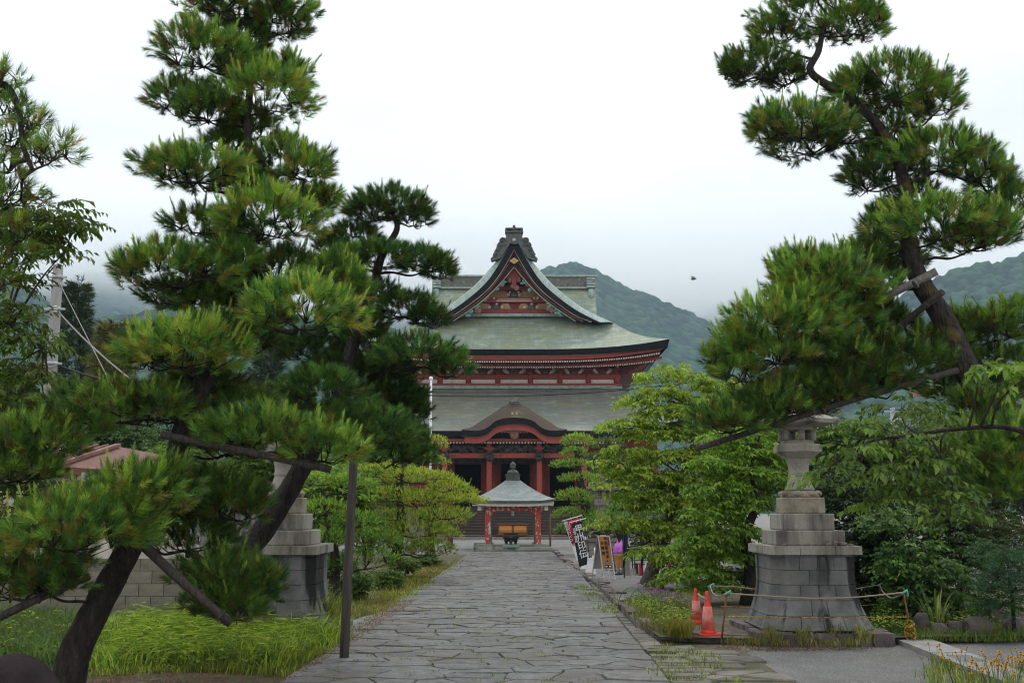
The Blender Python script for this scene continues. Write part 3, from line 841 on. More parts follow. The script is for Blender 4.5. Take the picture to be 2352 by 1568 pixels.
# eave: thick black edge, then a red fascia set back
def sweep_eave(name, m, line, dz0, dz1, inset0, inset1, cornx=0.0):
    mb = MB(); n = len(line); r0, r1, r2, r3 = [], [], [], []
    for i, p in enumerate(line):
        f = (i / (n - 1)) * 2 - 1
        k = 1 + cornx * abs(f) ** 4
        a = Vector((p.x - f * inset0, p.y + inset0, p.z + dz0)); b = Vector((p.x - f * inset1, p.y + inset1, p.z + dz1 * k))
        r0.append(a); r1.append(b); r2.append(b + Vector((-f * .5, .5, 0))); r3.append(a + Vector((-f * .5, .5, 0)))
    mb.grid([r0, r1], 0, False, False); mb.grid([r1, r2], 0, False, False); mb.grid([r3, r0], 0, False, False)
    for s, i in ((-1, 0), (1, n - 1)):
        a, b = r0[i], r1[i]
        mb.grid([[a, Vector((a.x, 112, a.z))], [b, Vector((b.x, 112, b.z))]], 0, False, False)
    return mb.build(name, m, hall)
sweep_eave('eave_edge', M['black_eave'], front_eave, -0.004, -0.42, 0.0, 0.16, 0.55)
sweep_eave('eave_fascia', M['red'], [p - Vector((0, 0, 0.44)) for p in front_eave], 0.0, -0.30, 0.42, 0.48)
sweep_eave('eave_strip', M['pink_paint'], [p - Vector((0, 0, 0.424)) for p in front_eave], 0.0, -0.05, 0.34, 0.36)
YW = 76.0                                                # upper wall
def wz(v): return zt(v, YW)
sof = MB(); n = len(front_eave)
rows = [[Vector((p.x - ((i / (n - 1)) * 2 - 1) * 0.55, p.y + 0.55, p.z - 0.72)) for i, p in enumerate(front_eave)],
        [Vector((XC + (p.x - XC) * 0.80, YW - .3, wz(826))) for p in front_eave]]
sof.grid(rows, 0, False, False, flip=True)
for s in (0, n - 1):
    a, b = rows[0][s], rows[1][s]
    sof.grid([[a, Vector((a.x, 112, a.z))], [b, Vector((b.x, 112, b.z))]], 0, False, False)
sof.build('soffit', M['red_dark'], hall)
# rafters: flying rafters one by one with pale ends
def rafter_mesh(length, slope):
    mb = MB(); mb.beam((0, 0, 0), (0, length, slope * length), 0.085, 0.10, 0)
    mb.box(-0.05, 0.05, -0.03, -0.004, -0.058, 0.058, 1); return mb.mesh('rafter', [M['red'], M['plaster']])
rme = rafter_mesh(1.5, -0.05)
nr_ = 124; xs = np.linspace(-We + 0.75, We - 0.75, nr_)
for x in xs:
    f = x / We
    link_mesh('rafter', rme, hall, (x, YE + 0.62 - 76, zm + eave_up(f) - 0.86))
low = MB()
for x in xs[2:-2]:
    f = x / We
    low.beam((XC + x, YE + 1.5, zm + eave_up(f) * .8 - 1.16), (XC + x * .96, YW - .2, wz(832)), 0.09, 0.11, 0)
    low.box(XC + x - .05, XC + x + .05, YE + 1.46, YE + 1.49, zm + eave_up(f) * .8 - 1.22, zm + eave_up(f) * .8 - 1.105, 1)
low.build('base_rafters', [M['red'], M['plaster']], hall, kind='stuff')
mb = MB()
for i in range(n - 1):
    a, b = front_eave[i], front_eave[i + 1]
    fa = (i / (n - 1)) * 2 - 1
    mb.beam((a.x * .97 + XC * .03, YE + 1.75, zm + (a.z - zm) * .85 - 1.04), (b.x * .97 + XC * .03, YE + 1.75, zm + (b.z - zm) * .85 - 1.04), .2, .16)
mb.build('eave_purlin', M['red'], hall)

# ---- upper wall -------------------------------------------------
COLS = [37.5, 105, 170, 235]
Ww = W(243, 870, YW)
mb = MB(); mb.box(XC - Ww, XC + Ww, YW, 110, wz(900), wz(800)); mb.build('upper_wall', M['red_dull'], hall)
mb = MB()
mb.box(XC - Ww - .05, XC + Ww + .05, YW - .16, YW - .001, wz(870), wz(860)); mb.build('tie_beam', M['red'], hall)
mb = MB(); mb.box(XC - Ww - .1, XC + Ww + .1, YW - .2, YW - .001, wz(885.5), wz(880.5)); mb.build('sill_beam', M['red'], hall)
mb = MB(); mb.box(XC - Ww - .12, XC + Ww + .12, YW - .26, YW - .001, wz(893), wz(886)); mb.build('base_flashing', M['copper_plain'], hall)
xs_all = [-c for c in COLS[::-1]] + COLS
for c in xs_all:
    x = XC + W(c, 872, YW); mb = MB()
    mb.tube([(x, YW - .06, wz(880)), (x, YW - .06, wz(846))], .19, 10); mb.build('upper_column', M['red'], hall)
    # bracket set: stepped blocks and arms reaching forward
    br = MB()
    for k, (w, d, va, vb) in enumerate(((.26, .35, 858, 853), (.75, .5, 852.6, 848.4), (.30, .9, 848, 844), (1.15, 1.0, 843.6, 839.6), (.34, 1.5, 839.2, 835), (1.25, 1.5, 834.6, 831))):
        br.box(x - w / 2, x + w / 2, YW - d, YW - .18, wz(va), wz(vb))
    for dx in (-.5, 0, .5):
        br.box(x + dx - .12, x + dx + .12, YW - 1.5, YW - 1.2, wz(831), wz(828.6))
    b = br.build('bracket', M['red_dull'], hall)
    nb = MB(); nb.box(x - .10, x + .10, YW - 1.62, YW - 1.505, wz(838), wz(829)); nb.build('bracket_nose', M['plaster'], b)
    nb = MB(); nb.box(x - .08, x + .08, YW - 1.12, YW - 1.02, wz(847), wz(840)); nb.build('bracket_nose', M['plaster'], b)
for s in (-1, 1):                                        # corner brackets fanning out
    x = XC + s * Ww; br = MB()
    for k in range(4):
        L = .7 + .55 * k
        br.beam((x, YW, wz(862 - 8 * k)), (x + s * L, YW - L * .9, wz(858 - 8 * k)), .22, .20)
        br.box(x + s * L - .16, x + s * L + .16, YW - L * .9 - .16, YW - L * .9 + .16, wz(857 - 8 * k), wz(854 - 8 * k))
    br.build('corner_bracket', M['red_dull'], hall)
bays = [(xs_all[i], xs_all[i + 1]) for i in range(7)]
for a, b in bays:
    xa, xb = XC + W(a, 872, YW) + .22, XC + W(b, 872, YW) - .22
    mb = MB(); mb.box(xa, xb, YW - .05, YW + .02, wz(879.8), wz(871.2)); mb.build('white_panel', M['plaster'], hall)
    cx = (xa + xb) / 2; hw = (xb - xa) / 2
    zb, ztp = wz(858.6), wz(846.5); h = ztp - zb
    for s in (-1, 1):                                    # plaster between the frog-leg strut and the brackets
        pts = [(.30, 0.02), (.42, .28), (.40, .5), (.52, .62), (.60, .98), (.93, .98), (.90, .55), (.74, .38), (.62, .12), (.50, 0.02)]
        poly = [(cx + s * hw * px, zb + h * pz) for px, pz in pts]
        if s > 0: poly = poly[::-1]
        mb = MB(); mb.prism(poly[::-1], YW - .07, YW - .004); mb.build('white_panel', M['plaster'], hall, fix=True)
    mb = MB(); mb.prism([(cx - .32 * hw, zb), (cx + .32 * hw, zb), (cx + .2 * hw, zb + h * .6), (cx, zb + h), (cx - .2 * hw, zb + h * .6)], YW - .15, YW - .003)
    fl = mb.build('frog_leg_strut', M['red'], hall)
    mb = MB(); mb.ball((cx, YW - .16, zb + h * .34), (.22, .07, .12)); mb.build('boss', M['green_paint'], fl)

# ---- gable ------------------------------------------------------
def band(name, m, outer, inner, y, th, both=True):
    o, i_ = pl(sm(outer), y, 18), pl(sm(inner), y, 18)
    mb = MB()
    for s in (-1, 1):
        for k in range(17):
            q = [o[k], o[k + 1], i_[k + 1], i_[k]]
            vs = [(XC + s * a, y, b) for a, b in q] + [(XC + s * a, y + th, b) for a, b in q]
            f = [(0, 1, 2, 3), (7, 6, 5, 4), (0, 4, 5, 1), (3, 2, 6, 7)]
            mb.add(vs, [t[::-1] for t in f] if s < 0 else f)
    return mb.build(name, m, hall, fix=True)
B0 = [(9, 563), (27, 594), (60, 645), (101, 683), (146, 715), (196, 741)]
B1 = [(0, 572), (31, 625), (63, 665), (108, 701), (146, 725.5), (182, 738)]
B1b = [(0, 574.6), (31, 627.8), (63, 667.6), (108, 703), (144, 726.6), (178, 738.3)]
B2 = [(0, 597), (11, 603), (63, 673), (121, 717.5), (160, 737.5)]
B2b = [(0, 598.6), (11, 605), (63, 674.6), (121, 718.8), (157, 737.5)]
B3 = [(0, 611), (31, 648), (63, 680), (95, 705), (143, 737)]
B3b = [(0, 613.2), (31, 650.2), (63, 682), (95, 706.8), (141, 737)]
band('verge_board', M['black_eave'], B0, B1, YV + .02, 1.0)
band('verge_trim', M['plaster'], B1, B1b, YV + .16, .5)
band('barge_board', M['barge'], B1b, B2, YV + .30, .5)
band('barge_line', M['pink_paint'], B2, B2b, YV + .37, .4)
band('barge_board', M['barge'], B2b, B3, YV + .44, .5)
band('barge_trim', M['plaster'], B3, B3b, YV + .54, .3)
gz = lambda v: zt(v, YG)
mb = MB(); k = W(1, 680, YG)
mb.prism([(XC - 150 * k, gz(735)), (XC + 150 * k, gz(735)), (XC + 60 * k, gz(665)), (XC, gz(590)), (XC - 60 * k, gz(665))], YG, YG + .3)
mb.build('gable_wall', M['red_dull'], hall)
def gx(px): return XC + px * k
def gbox(name, m, x0_, x1_, va, vb, d, parent=hall):
    mb = MB(); mb.box(gx(x0_), gx(x1_), YG - d, YG - .002, gz(va), gz(vb)); return mb.build(name, m, parent)
gbox('gable_sill', M['copper_plain'], -131, 122, 729, 723, .55)
gbox('gable_base_beam', M['red_dull'], -116, 116, 722.5, 712, .42)
gbox('gable_beam', M['red'], -76, 76, 696, 684.5, .36)
mb = MB(); mb.box(gx(-38), gx(38), YG - .40, YG - .362, gz(690.6), gz(689)); mb.box(gx(-40), gx(40), YG - .40, YG - .362, gz(694.5), gz(692.8)); mb.build('beam_stripes', M['plaster'], hall)
gbox('gable_beam', M['red'], -44, 44, 668, 660, .34)
for (a, b, va, vb) in ((-62, -9, 683.5, 668.5), (9, 60, 683.5, 668.5), (-84, -52, 711, 697), (-32, -8, 711, 697), (10, 34, 711, 697), (48, 82, 711, 697)):
    mb = MB(); h = gz(vb) - gz(va); w = gx(b) - gx(a)
    mb.prism([(gx(a), gz(va)), (gx(b), gz(va)), (gx(b) - w * .06, gz(va) + h * .5), (gx(b) - w * .22, gz(vb)), (gx(a) + w * .22, gz(vb)), (gx(a) + w * .06, gz(va) + h * .5)], YG - .10, YG - .003)
    mb.build('ochre_panel', M['ochre'], hall)
for (c, va, vb) in ((0, 683.5, 674), (-42, 711.5, 703), (38, 711.5, 703)):
    mb = MB(); h = gz(vb) - gz(va)
    mb.prism([(gx(c - 8), gz(va)), (gx(c + 8), gz(va)), (gx(c + 6), gz(va) + h * .6), (gx(c + 3), gz(vb)), (gx(c - 3), gz(vb)), (gx(c - 6), gz(va) + h * .6)], YG - .42, YG - .11)
    mb.build('strut_block', M['green_paint'], hall)
sc = MB()                                                # white scroll work
for (c, v, r) in ((-13, 680, 3.2), (12, 680, 3.2), (-56, 708, 3), (-28, 708, 3), (24, 708, 3), (52, 708, 3), (-60, 687, 3.4), (-68, 686, 3), (54, 687, 3.4), (66, 688, 3), (-46, 687.5, 2.4), (46, 687.5, 2.4), (-40, 701, 2.5), (40, 701, 2.5), (-10, 674, 2.2), (10, 674, 2.2)):
    pts = []
    for j in range(14):
        a = j * .75; rr = r * (1 - j / 16) * k
        pts.append((gx(c) + rr * math.cos(a), YG - .44, gz(v) + rr * math.sin(a)))
    sc.tube(pts, .035, 5)
sc.build('scroll_work', M['plaster'], hall)
mb = MB(); mb.prism([(gx(-4.5), gz(668)), (gx(4.5), gz(668)), (gx(6), gz(650)), (gx(20), gz(640)), (gx(17), gz(636)), (gx(0), gz(613)), (gx(-17), gz(636)), (gx(-20), gz(640)), (gx(-6), gz(650))], YG - 1.6, YG - 1.3)
gp = mb.build('gable_pendant', M['red_dull'], hall)
for s in (-1, 1):
    mb = MB(); mb.ball((gx(s * 11), YG - 1.48, gz(651)), (.22, .08, .26))
    for j in range(6): mb.ball((gx(s * (11 + random.uniform(-4, 4))), YG - 1.5, gz(651 + random.uniform(-7, 7))), (.14, .10, .14))
    mb.build('carved_fin', M['carving_red'], hall)
mb = MB(); mb.ball((gx(0), YG - 1.5, gz(668)), (.26, .08, .14))
for j in range(5): mb.ball((gx(random.uniform(-8, 8)), YG - 1.5, gz(668 + random.uniform(-5, 5))), (.18, .12, .18))
mb.build('carved_fin', M['carving_red'], hall)
mb = MB(); mb.lathe((0, 0, 0), [(.30, 0), (.26, .10), (.12, .14), (.10, .20)], 6)
o = mb.build('gable_boss', M['gold'], hall); o.location = (0, YG - 1.64 - 76, gz(633)); o.rotation_euler = (PI / 2, 0, 0)
fol = [MB(), MB()]
for s in (-1, 1):
    for (px, v, n_) in ((24, 645, 5), (32, 653, 6), (40, 661, 5), (70, 682, 5), (79, 690, 6), (86, 698, 5), (100, 713, 5), (108, 719, 5)):
        for j in range(n_):
            yl = YV + .95; kl = W(1, v, yl); c = (XC + s * (px - 1 + random.uniform(-4, 4)) * kl, yl - random.uniform(0, .12), zt(v + 3 + random.uniform(-4, 4), yl))
            fol[0 if random.random() < .72 else 1].ball(c, (random.uniform(.10, .22), .08, random.uniform(.09, .18)), 6, 4)
fol[0].build('carved_leaves', M['verdigris'], hall); fol[1].build('carved_peonies', M['carving_red'], hall)
for s in (-1, 1):
    mb = MB(); mb.prism([(gx(s * 76), gz(697)), (gx(s * 62), gz(685)), (gx(s * 64), gz(684)), (gx(s * 98), gz(712)), (gx(s * 92), gz(722)), (gx(s * 80), gz(720))][::s], YG - 1.6, YG - 1.35)
    p_ = mb.build('side_pendant', M['red_dull'], hall, fix=True)
    mb = MB()
    for j in range(8): mb.ball((gx(s * (82 + random.uniform(-7, 8))), YG - 1.62, gz(721 + random.uniform(-5, 4))), (.17, .1, .17))
    mb.build('carved_scroll', M['carving_red'], p_)
# gold lozenge crest on the barge boards
for dx, dz in ((0, 1), (0, -1), (-1, 0), (1, 0)):
    ky = W(1, 598, YV); c = (XC + dx * 5.7 * ky, zt(598, YV) + dz * 3.9 * ky)
    mb = MB(); mb.prism([(c[0] - 5.3 * ky, c[1]), (c[0], c[1] - 3.5 * ky), (c[0] + 5.3 * ky, c[1]), (c[0], c[1] + 3.5 * ky)], YV + .10, YV + .34)
    mb.build('lozenge_crest', M['gold'], hall)
# ---- ridge and its end ornament ---------------------------------
rz_ = lambda v: zt(v, YV); rk = W(1, 560, YV)
mb = MB(); mb.box(XC - 13 * rk, XC + 13 * rk, YV + .6, YB, rz_(566), rz_(541)); mb.box(XC - 17 * rk, XC + 17 * rk, YV + .5, YB, rz_(541), rz_(538)); mb.build('main_ridge', M['copper_dark'], hall)
half = [(0, 562), (9, 559), (30, 592), (42, 597), (52, 599), (54, 594), (48, 588), (45, 576), (40, 570), (40, 562), (34, 560), (34, 551), (27, 545), (19, 547), (19, 536), (15, 531), (0, 527)]
poly = [(XC + a * rk, rz_(b)) for a, b in half] + [(XC - a * rk, rz_(b)) for a, b in half[::-1][1:-1]]
mb = MB(); mb.prism(poly, YV - .05, YV + .5); orn = mb.build('ridge_ornament', M['copper_dark'], hall, fix=True)
mb = MB()
for s in (-1, 1):
    for (px, v, r) in ((27, 552, 6), (33, 562, 5), (37, 573, 5), (44, 586, 4.5), (25, 563, 4)):
        pts = [(XC + (s * px + r * (1 - j / 15) * math.cos(j * .8)) * rk, YV - .1, rz_(v) + r * (1 - j / 15) * math.sin(j * .8) * rk) for j in range(14)]
        mb.tube(pts, .06, 5)
mb.build('ornament_scrolls', M['copper_dark'], orn)
mb = MB(); mb.box(XC - 21 * rk, XC + 21 * rk, YV - .2, YV + .6, rz_(534.5), rz_(531.5)); mb.box(XC - 15 * rk, XC + 15 * rk, YV - .15, YV + .6, rz_(527), rz_(524)); mb.build('ornament_cap', M['copper_dark'], orn)
for (px, v) in ((0, 527), (-17.5, 533), (17.5, 533)):
    mb = MB(); mb.lathe((XC + px * rk, YV + .1, rz_(v)), [(.08, 0), (.08, .12), (.13, .22), (.11, .34), (.02, .42)], 8); mb.build('knob', M['copper_dark'], orn)
mb = MB(); mb.ball((XC, YV - .1, rz_(552)), (.16, .08, .16)); mb.build('ornament_boss', M['copper_plain'], orn)

# ---- transverse ridge behind ------------------------------------
YT = 94.0
tk = W(1, 640, YT); tz = lambda v: zt(v, YT)
mb = MB(); mb.box(XC - 182 * tk, XC + 182 * tk, YT - .35, YT + .35, tz(664), tz(638)); mb.build('cross_ridge', M['copper_brown'], hall)
mb = MB(); mb.box(XC - 190 * tk, XC + 190 * tk, YT - .5, YT + .5, tz(638), tz(634)); mb.box(XC - 182 * tk, XC + 182 * tk, YT - .45, YT + .45, tz(664.5), tz(661)); mb.build('ridge_cap', M['copper_plain'], hall)
for s in (-1, 1):
    mb = MB()
    for j, v in enumerate((641, 647, 653, 659)):
        mb.box(XC + s * 176 * tk - .42, XC + s * 176 * tk + .42, YT - .75, YT + .6, tz(v + 4.6), tz(v))
    mb.lathe((XC + s * 176 * tk, YT - .6, tz(690)), [(.30, 0), (.34, .5), (.28, 1.0)], 10)
    mb.build('ridge_end', M['copper_plain'], hall)
    mb = MB(); mb.lathe((0, 0, 0), [(.5, 0), (.46, .08)], 14); o = mb.build('ridge_roundel', M['copper_plain'], hall)
    o.location = (s * 132 * tk, YT - .36 - 76, tz(651)); o.rotation_euler = (PI / 2, 0, 0)
mb = MB(); rows = []
for i in range(10):
    t = i / 9
    rows.append([Vector((XC + f * (187 - 6 * t) * tk, YT - 6.5 * t, tz(662) - (tz(662) - tz(812)) * (1 - (1 - t) ** 1.4))) for f in np.linspace(-1, 1, 13)])
mb.grid(rows, 0, 'x')
rows2 = [[Vector((p.x, 2 * YT - p.y, p.z)) for p in r] for r in rows]
mb.grid(rows2, 0, 'x', flip=True); mb.build('cross_roof', M['copper'], hall)
mb = MB()
for s in (0, -1):
    for i in range(9):
        a, b = rows[i][s], rows[i + 1][s]
        mb.add([a, b, b - Vector((0, 0, .5)), a - Vector((0, 0, .5))], [(0, 1, 2, 3)])
mb.build('cross_verge', M['copper_plain'], hall)

# ---- lower roof -------------------------------------------------
YL = 69.6
lt = zt(893, YW); le = zt(984, YL); lWe = W(412, 984, YL); lWt = Ww + .2
mb = MB(); rows = []
for i in range(11):
    t = i / 10; y = YW - .1 + (YL - YW + .1) * t; h = lWt + (lWe - lWt) * t
    rows.append([Vector((XC + h * f, y, lt - (lt - le) * (1 - (1 - t) ** 1.35) + .9 * abs(f) ** 5 * t * t)) for f in np.linspace(-1, 1, 25)])
mb.grid(rows, 0, 'x'); low_eave = rows[-1]
for s in (-1, 1):
    r2 = []
    for i in range(11):
        e = rows[i][-1 if s > 0 else 0]
        r2.append([e, Vector((e.x, 95, e.z - .5)), Vector((e.x, 112, e.z))])
    mb.grid(r2, 0, 'y', flip=(s < 0))
mb.build('lower_roof', M['copper_grey'], hall)
sweep_eave('lower_eave', M['black_eave'], low_eave, -0.004, -.42, 0.0, .14, .4)
sweep_eave('lower_fascia', M['red_dull'], [p - Vector((0, 0, .44)) for p in low_eave], 0, -.28, .35, .42)
# porch roof running forward over the steps
YP = 66.2
pk = W(1, 988, YP); pe = zt(989, YP); pw = 243 * pk
mb = MB(); rows = []
for i in range(13):
    t = i / 12; y = 73.4 + (YP - 73.4) * t
    tw = (YW - .1 - y) / (YW - .1 - YL)
    zl = lt - (lt - le) * (1 - max(0, 1 - tw) ** 1.35) if tw <= 1 else le
    ztop_ = lt - (lt - le) * (1 - (1 - (YW - .1 - 73.4) / (YW - .1 - YL)) ** 1.35) + .12
    z = ztop_ - (ztop_ - pe) * (1 - (1 - t) ** 1.18)
    r = []
    for f in np.linspace(-1, 1, 29):
        edge = max(0, (abs(f) - .88) / .12)
        r.append(Vector((XC + pw * f, y, z - .55 * edge ** 2 * (1 - .35 * t))))
    rows.append(r)
mb.grid(rows, 0, 'x'); porch_eave = rows[-1]
mb.build('porch_roof', M['copper_grey'], hall)
mb = MB(); a, b = porch_eave[0], porch_eave[-1]
zE = pe - .06
mb.box(XC - pw, XC + pw, YP + .02, YP + .5, zE - .34, zE); mb.box(XC - pw + .1, XC + pw - .1, YP + .12, YP + .6, zE - .46, zE - .342); mb.build('porch_eave', M['black_eave'], hall)
mb = MB(); mb.box(XC - pw + .15, XC + pw - .15, YP + .2, YP + .4, zE - .64, zE - .462); mb.build('porch_fascia', M['red'], hall)
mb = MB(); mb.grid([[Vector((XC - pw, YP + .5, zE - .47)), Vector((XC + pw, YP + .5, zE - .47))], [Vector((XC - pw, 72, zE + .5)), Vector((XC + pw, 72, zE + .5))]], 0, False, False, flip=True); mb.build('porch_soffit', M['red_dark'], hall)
pme = rafter_mesh(1.6, .10)
for x in np.linspace(-pw + .3, pw - .3, 66):
    link_mesh('rafter', pme, hall, (x, YP + .36 - 76, zE - .73))
# cusped gable over the steps
YK = 65.4
kk_ = W(1, 980, YK); kz = lambda v: zt(v, YK)
top = sm([(0, 921), (22, 925), (50, 944), (84, 965), (106, 980), (121, 986)])
und = sm([(0, 965), (25, 967), (45, 974), (62, 988), (85, 995), (121, 993)])
NT = 22
def rs(q, n_):
    d = [0]
    for a, b in zip(q, q[1:]): d.append(d[-1] + math.hypot(b[0] - a[0], b[1] - a[1]))
    t = np.linspace(0, d[-1], n_); return list(zip(np.interp(t, d, [p[0] for p in q]), np.interp(t, d, [p[1] for p in q])))
top, und = rs(top, NT), rs(und, NT)
mb = MB()
for s in (-1, 1):
    rows = []
    for i in range(NT):
        tx, tv = top[i]; ux, uv_ = und[i]
        A = Vector((XC + s * tx * kk_, YK + 1.4, kz(tv))); Bk = Vector((A.x, YK + 7.2, A.z + .1))
        Bm = Vector((XC + s * ux * kk_, YK, kz(uv_ - 6.5)))
        rows.append([Bk, A, A.lerp(Bm, .5) + Vector((0, 0, .10)), Bm])
    mb.grid(rows, 0, True, True, flip=(s > 0))
mb.build('cusped_roof', M['thatch'], hall)
def kband(name, m, off0, off1, y, th, cut=NT):
    mb = MB()
    for s in (-1, 1):
        for i in range(cut - 1):
            q = [(und[i][0], und[i][1] + off0), (und[i + 1][0], und[i + 1][1] + off0), (und[i + 1][0], und[i + 1][1] + off1), (und[i][0], und[i][1] + off1)]
            vs = [(XC + s * a * kk_, y, kz(b)) for a, b in q] + [(XC + s * a * kk_, y + th, kz(b)) for a, b in q]
            mb.add(vs, [(0, 1, 2, 3), (7, 6, 5, 4), (0, 4, 5, 1), (3, 2, 6, 7)])
    return mb.build(name, m, hall, fix=True)
kband('cusped_edge', M['black_eave'], -6.5, 7.5, YK + .02, .9)
kband('cusped_trim', M['pink_paint'], 7.5, 8.4, YK + .14, .4)
ka = kband('cusped_board', M['red'], 8.4, 20.5, YK + .22, .3, NT - 1)
kband('cusped_trim', M['pink_paint'], 20.5, 21.3, YK + .24, .3, NT - 1)
for (px, v) in ((0, 979), (-42, 989), (42, 989), (-81, 1006), (81, 1006)):
    mb = MB(); mb.lathe((0, 0, 0), [(.13, 0), (.12, .03), (.04, .05)], 8); o = mb.build('crest_boss', M['green_paint'], hall)
    o.location = (px * kk_, YK + .22 - 76, kz(v)); o.rotation_euler = (PI / 2, 0, 0)
mb = MB()
for s in (-1, 1):
    for (px, v, r) in ((5, 998, 5), (14, 989, 4.5), (22, 989, 3.4), (29, 990, 2.6)):
        mb.tube([(XC + (s * px + r * (1 - j / 15) * math.cos(j * .8 + (0 if s > 0 else PI))) * kk_, YK + .5, kz(v) + r * (1 - j / 15) * math.sin(j * .8) * kk_) for j in range(14)], .06, 5)
mb.prism([(XC - 10 * kk_, kz(987)), (XC - 9 * kk_, kz(1003)), (XC, kz(1006)), (XC + 9 * kk_, kz(1003)), (XC + 10 * kk_, kz(987))], YK + .5, YK + .7)
mb.build('cusped_pendant', M['carving_red'], hall)
# its ridge tile
mb = MB()
hk = [(0, 939), (25, 938.5), (28, 931), (20, 928), (15, 924), (9, 919), (0, 917)]
mb.prism([(XC + a * kk_, kz(b)) for a, b in hk] + [(XC - a * kk_, kz(b)) for a, b in hk[::-1][1:-1]], YK + 1.15, YK + 1.5)
mb.box(XC - 27 * kk_, XC + 27 * kk_, YK + 1.05, YK + 1.5, kz(941), kz(939.3)); mb.box(XC - 11 * kk_, XC + 11 * kk_, YK + 1.05, YK + 1.5, kz(923), kz(921))
for px in (-10, 0, 10): mb.ball((XC + px * kk_, YK + 1.1, kz(918)), .09)
mb.build('cusped_ornament', M['copper_brown'], hall, fix=True)
mb = MB(); mb.box(XC - 9 * kk_, XC + 9 * kk_, YK + 1.5, 73.2, kz(928), kz(906)); mb.build('cusped_ridge', M['copper_brown'], hall)
for px in (-5, 5):
    mb = MB(); mb.lathe((XC + px * kk_, YK + .35, kz(954)), [(.07, 0), (.09, .1), (.05, .26)], 8); mb.build('hanging_bell', M['gold'], hall)
mb = MB(); mb.box(XC - 117 * kk_, XC - 109.5 * kk_, YK + .55, YK + .7, kz(1001.5), kz(995)); mb.build('eave_lamp', M['white'], hall)

# ---- porch front and lower storey -------------------------------
YC = 67.2
ck = W(1, 1080, YC); cz = lambda v: zt(v, YC)
zfl = zt(1163, 68.5)                                     # floor
def cx_(px): return XC + px * ck
PC = [-160, -58, 57, 160]
for c in PC:
    mb = MB(); w = 5.7 * ck; mb.box(cx_(c) - w, cx_(c) + w, YC - w, YC + w, cz(1226), cz(1054)); col = mb.build('porch_column', M['red'], hall)
    mb = MB(); mb.box(cx_(c) - w * 1.7, cx_(c) + w * 1.7, YC - w * 1.7, YC + w * 1.7, cz(1236), cz(1226.2)); mb.build('plinth', M['stone_step'], col)
    lion = MB()
    for j in range(26):
        lion.ball((cx_(c + random.uniform(-6.5, 6.5)), YC - w - random.uniform(0, .35), cz(random.uniform(1037, 1055))), random.uniform(.09, .17), 7, 5)
    lion.box(cx_(c - 6), cx_(c + 6), YC - w - .1, YC + w, cz(1054), cz(1036)); lion.build('carved_lion', M['carving'], hall)
    br = MB()
    for (w_, va, vb) in ((12, 1035.8, 1032), (22, 1031.6, 1027), (9, 1026.6, 1020), (18, 1019.6, 1015)):
        br.box(cx_(c - w_ / 2), cx_(c + w_ / 2), YC - .3, YC + .3, cz(va), cz(vb))
    b = br.build('porch_bracket', M['red'], hall)
    mb = MB(); mb.box(cx_(c - 3), cx_(c + 3), YC - .52, YC - .31, cz(1018.5), cz(1010)); mb.build('bracket_nose', M['plaster'], b)
for i in range(3):
    a, b = PC[i] + 6.2, PC[i + 1] - 6.2
    mb = MB(); mb.box(cx_(a), cx_(b), YC - .2, YC + .2, cz(1051.5), cz(1040.5)); bm_ = mb.build('rainbow_beam', M['red'], hall)
    mb = MB()
    for s in (-1, 1):
        cxm = (a + b) / 2; hw = (b - a) / 2
        for (o, r) in ((.88, 3.2), (.72, 2.8), (.58, 2.2)):
            mb.tube([(cx_(cxm + s * hw * o + r * (1 - j / 13) * math.cos(j * .9) * 1.6), YC - .22, cz(1046) + r * (1 - j / 13) * math.sin(j * .9) * ck) for j in range(12)], .04, 4)
    mb.build('beam_carving', M['carving_red'], bm_)
    dr = MB()                                            # writhing carved dragon
    ph = random.uniform(0, 6); pts = []; rad = []
    for j in range(40):
        t = j / 39
        pts.append((cx_(a + 4 + (b - a - 8) * t + 3 * math.sin(t * 17 + ph)), YC - .12 - .08 * math.sin(t * 23), cz(1030 - 6 * math.sin(t * 19 + ph) - 2 * math.sin(t * 41))))
        rad.append(.10 + .10 * math.sin(PI * min(1, t * 1.15)))
    dr.tube(pts, rad, 7)
    for j in range(46):
        dr.ball((cx_(random.uniform(a + 3, b - 3)), YC - random.uniform(.02, .2), cz(random.uniform(1021.5, 1038.5))), (random.uniform(.08, .24), .10, random.uniform(.05, .13)), 6, 4)
    dr.build('carved_dragon', M['carving'], hall)
    mb = MB(); mb.box(cx_(a), cx_(b), YC + .05, YC + .15, cz(1040.4), cz(1019)); mb.build('carving_ground', M['interior'], hall)
mb = MB(); mb.box(cx_(-170), cx_(170), YC - .16, YC + .16, cz(1015), cz(1008)); mb.build('porch_purlin', M['red'], hall)
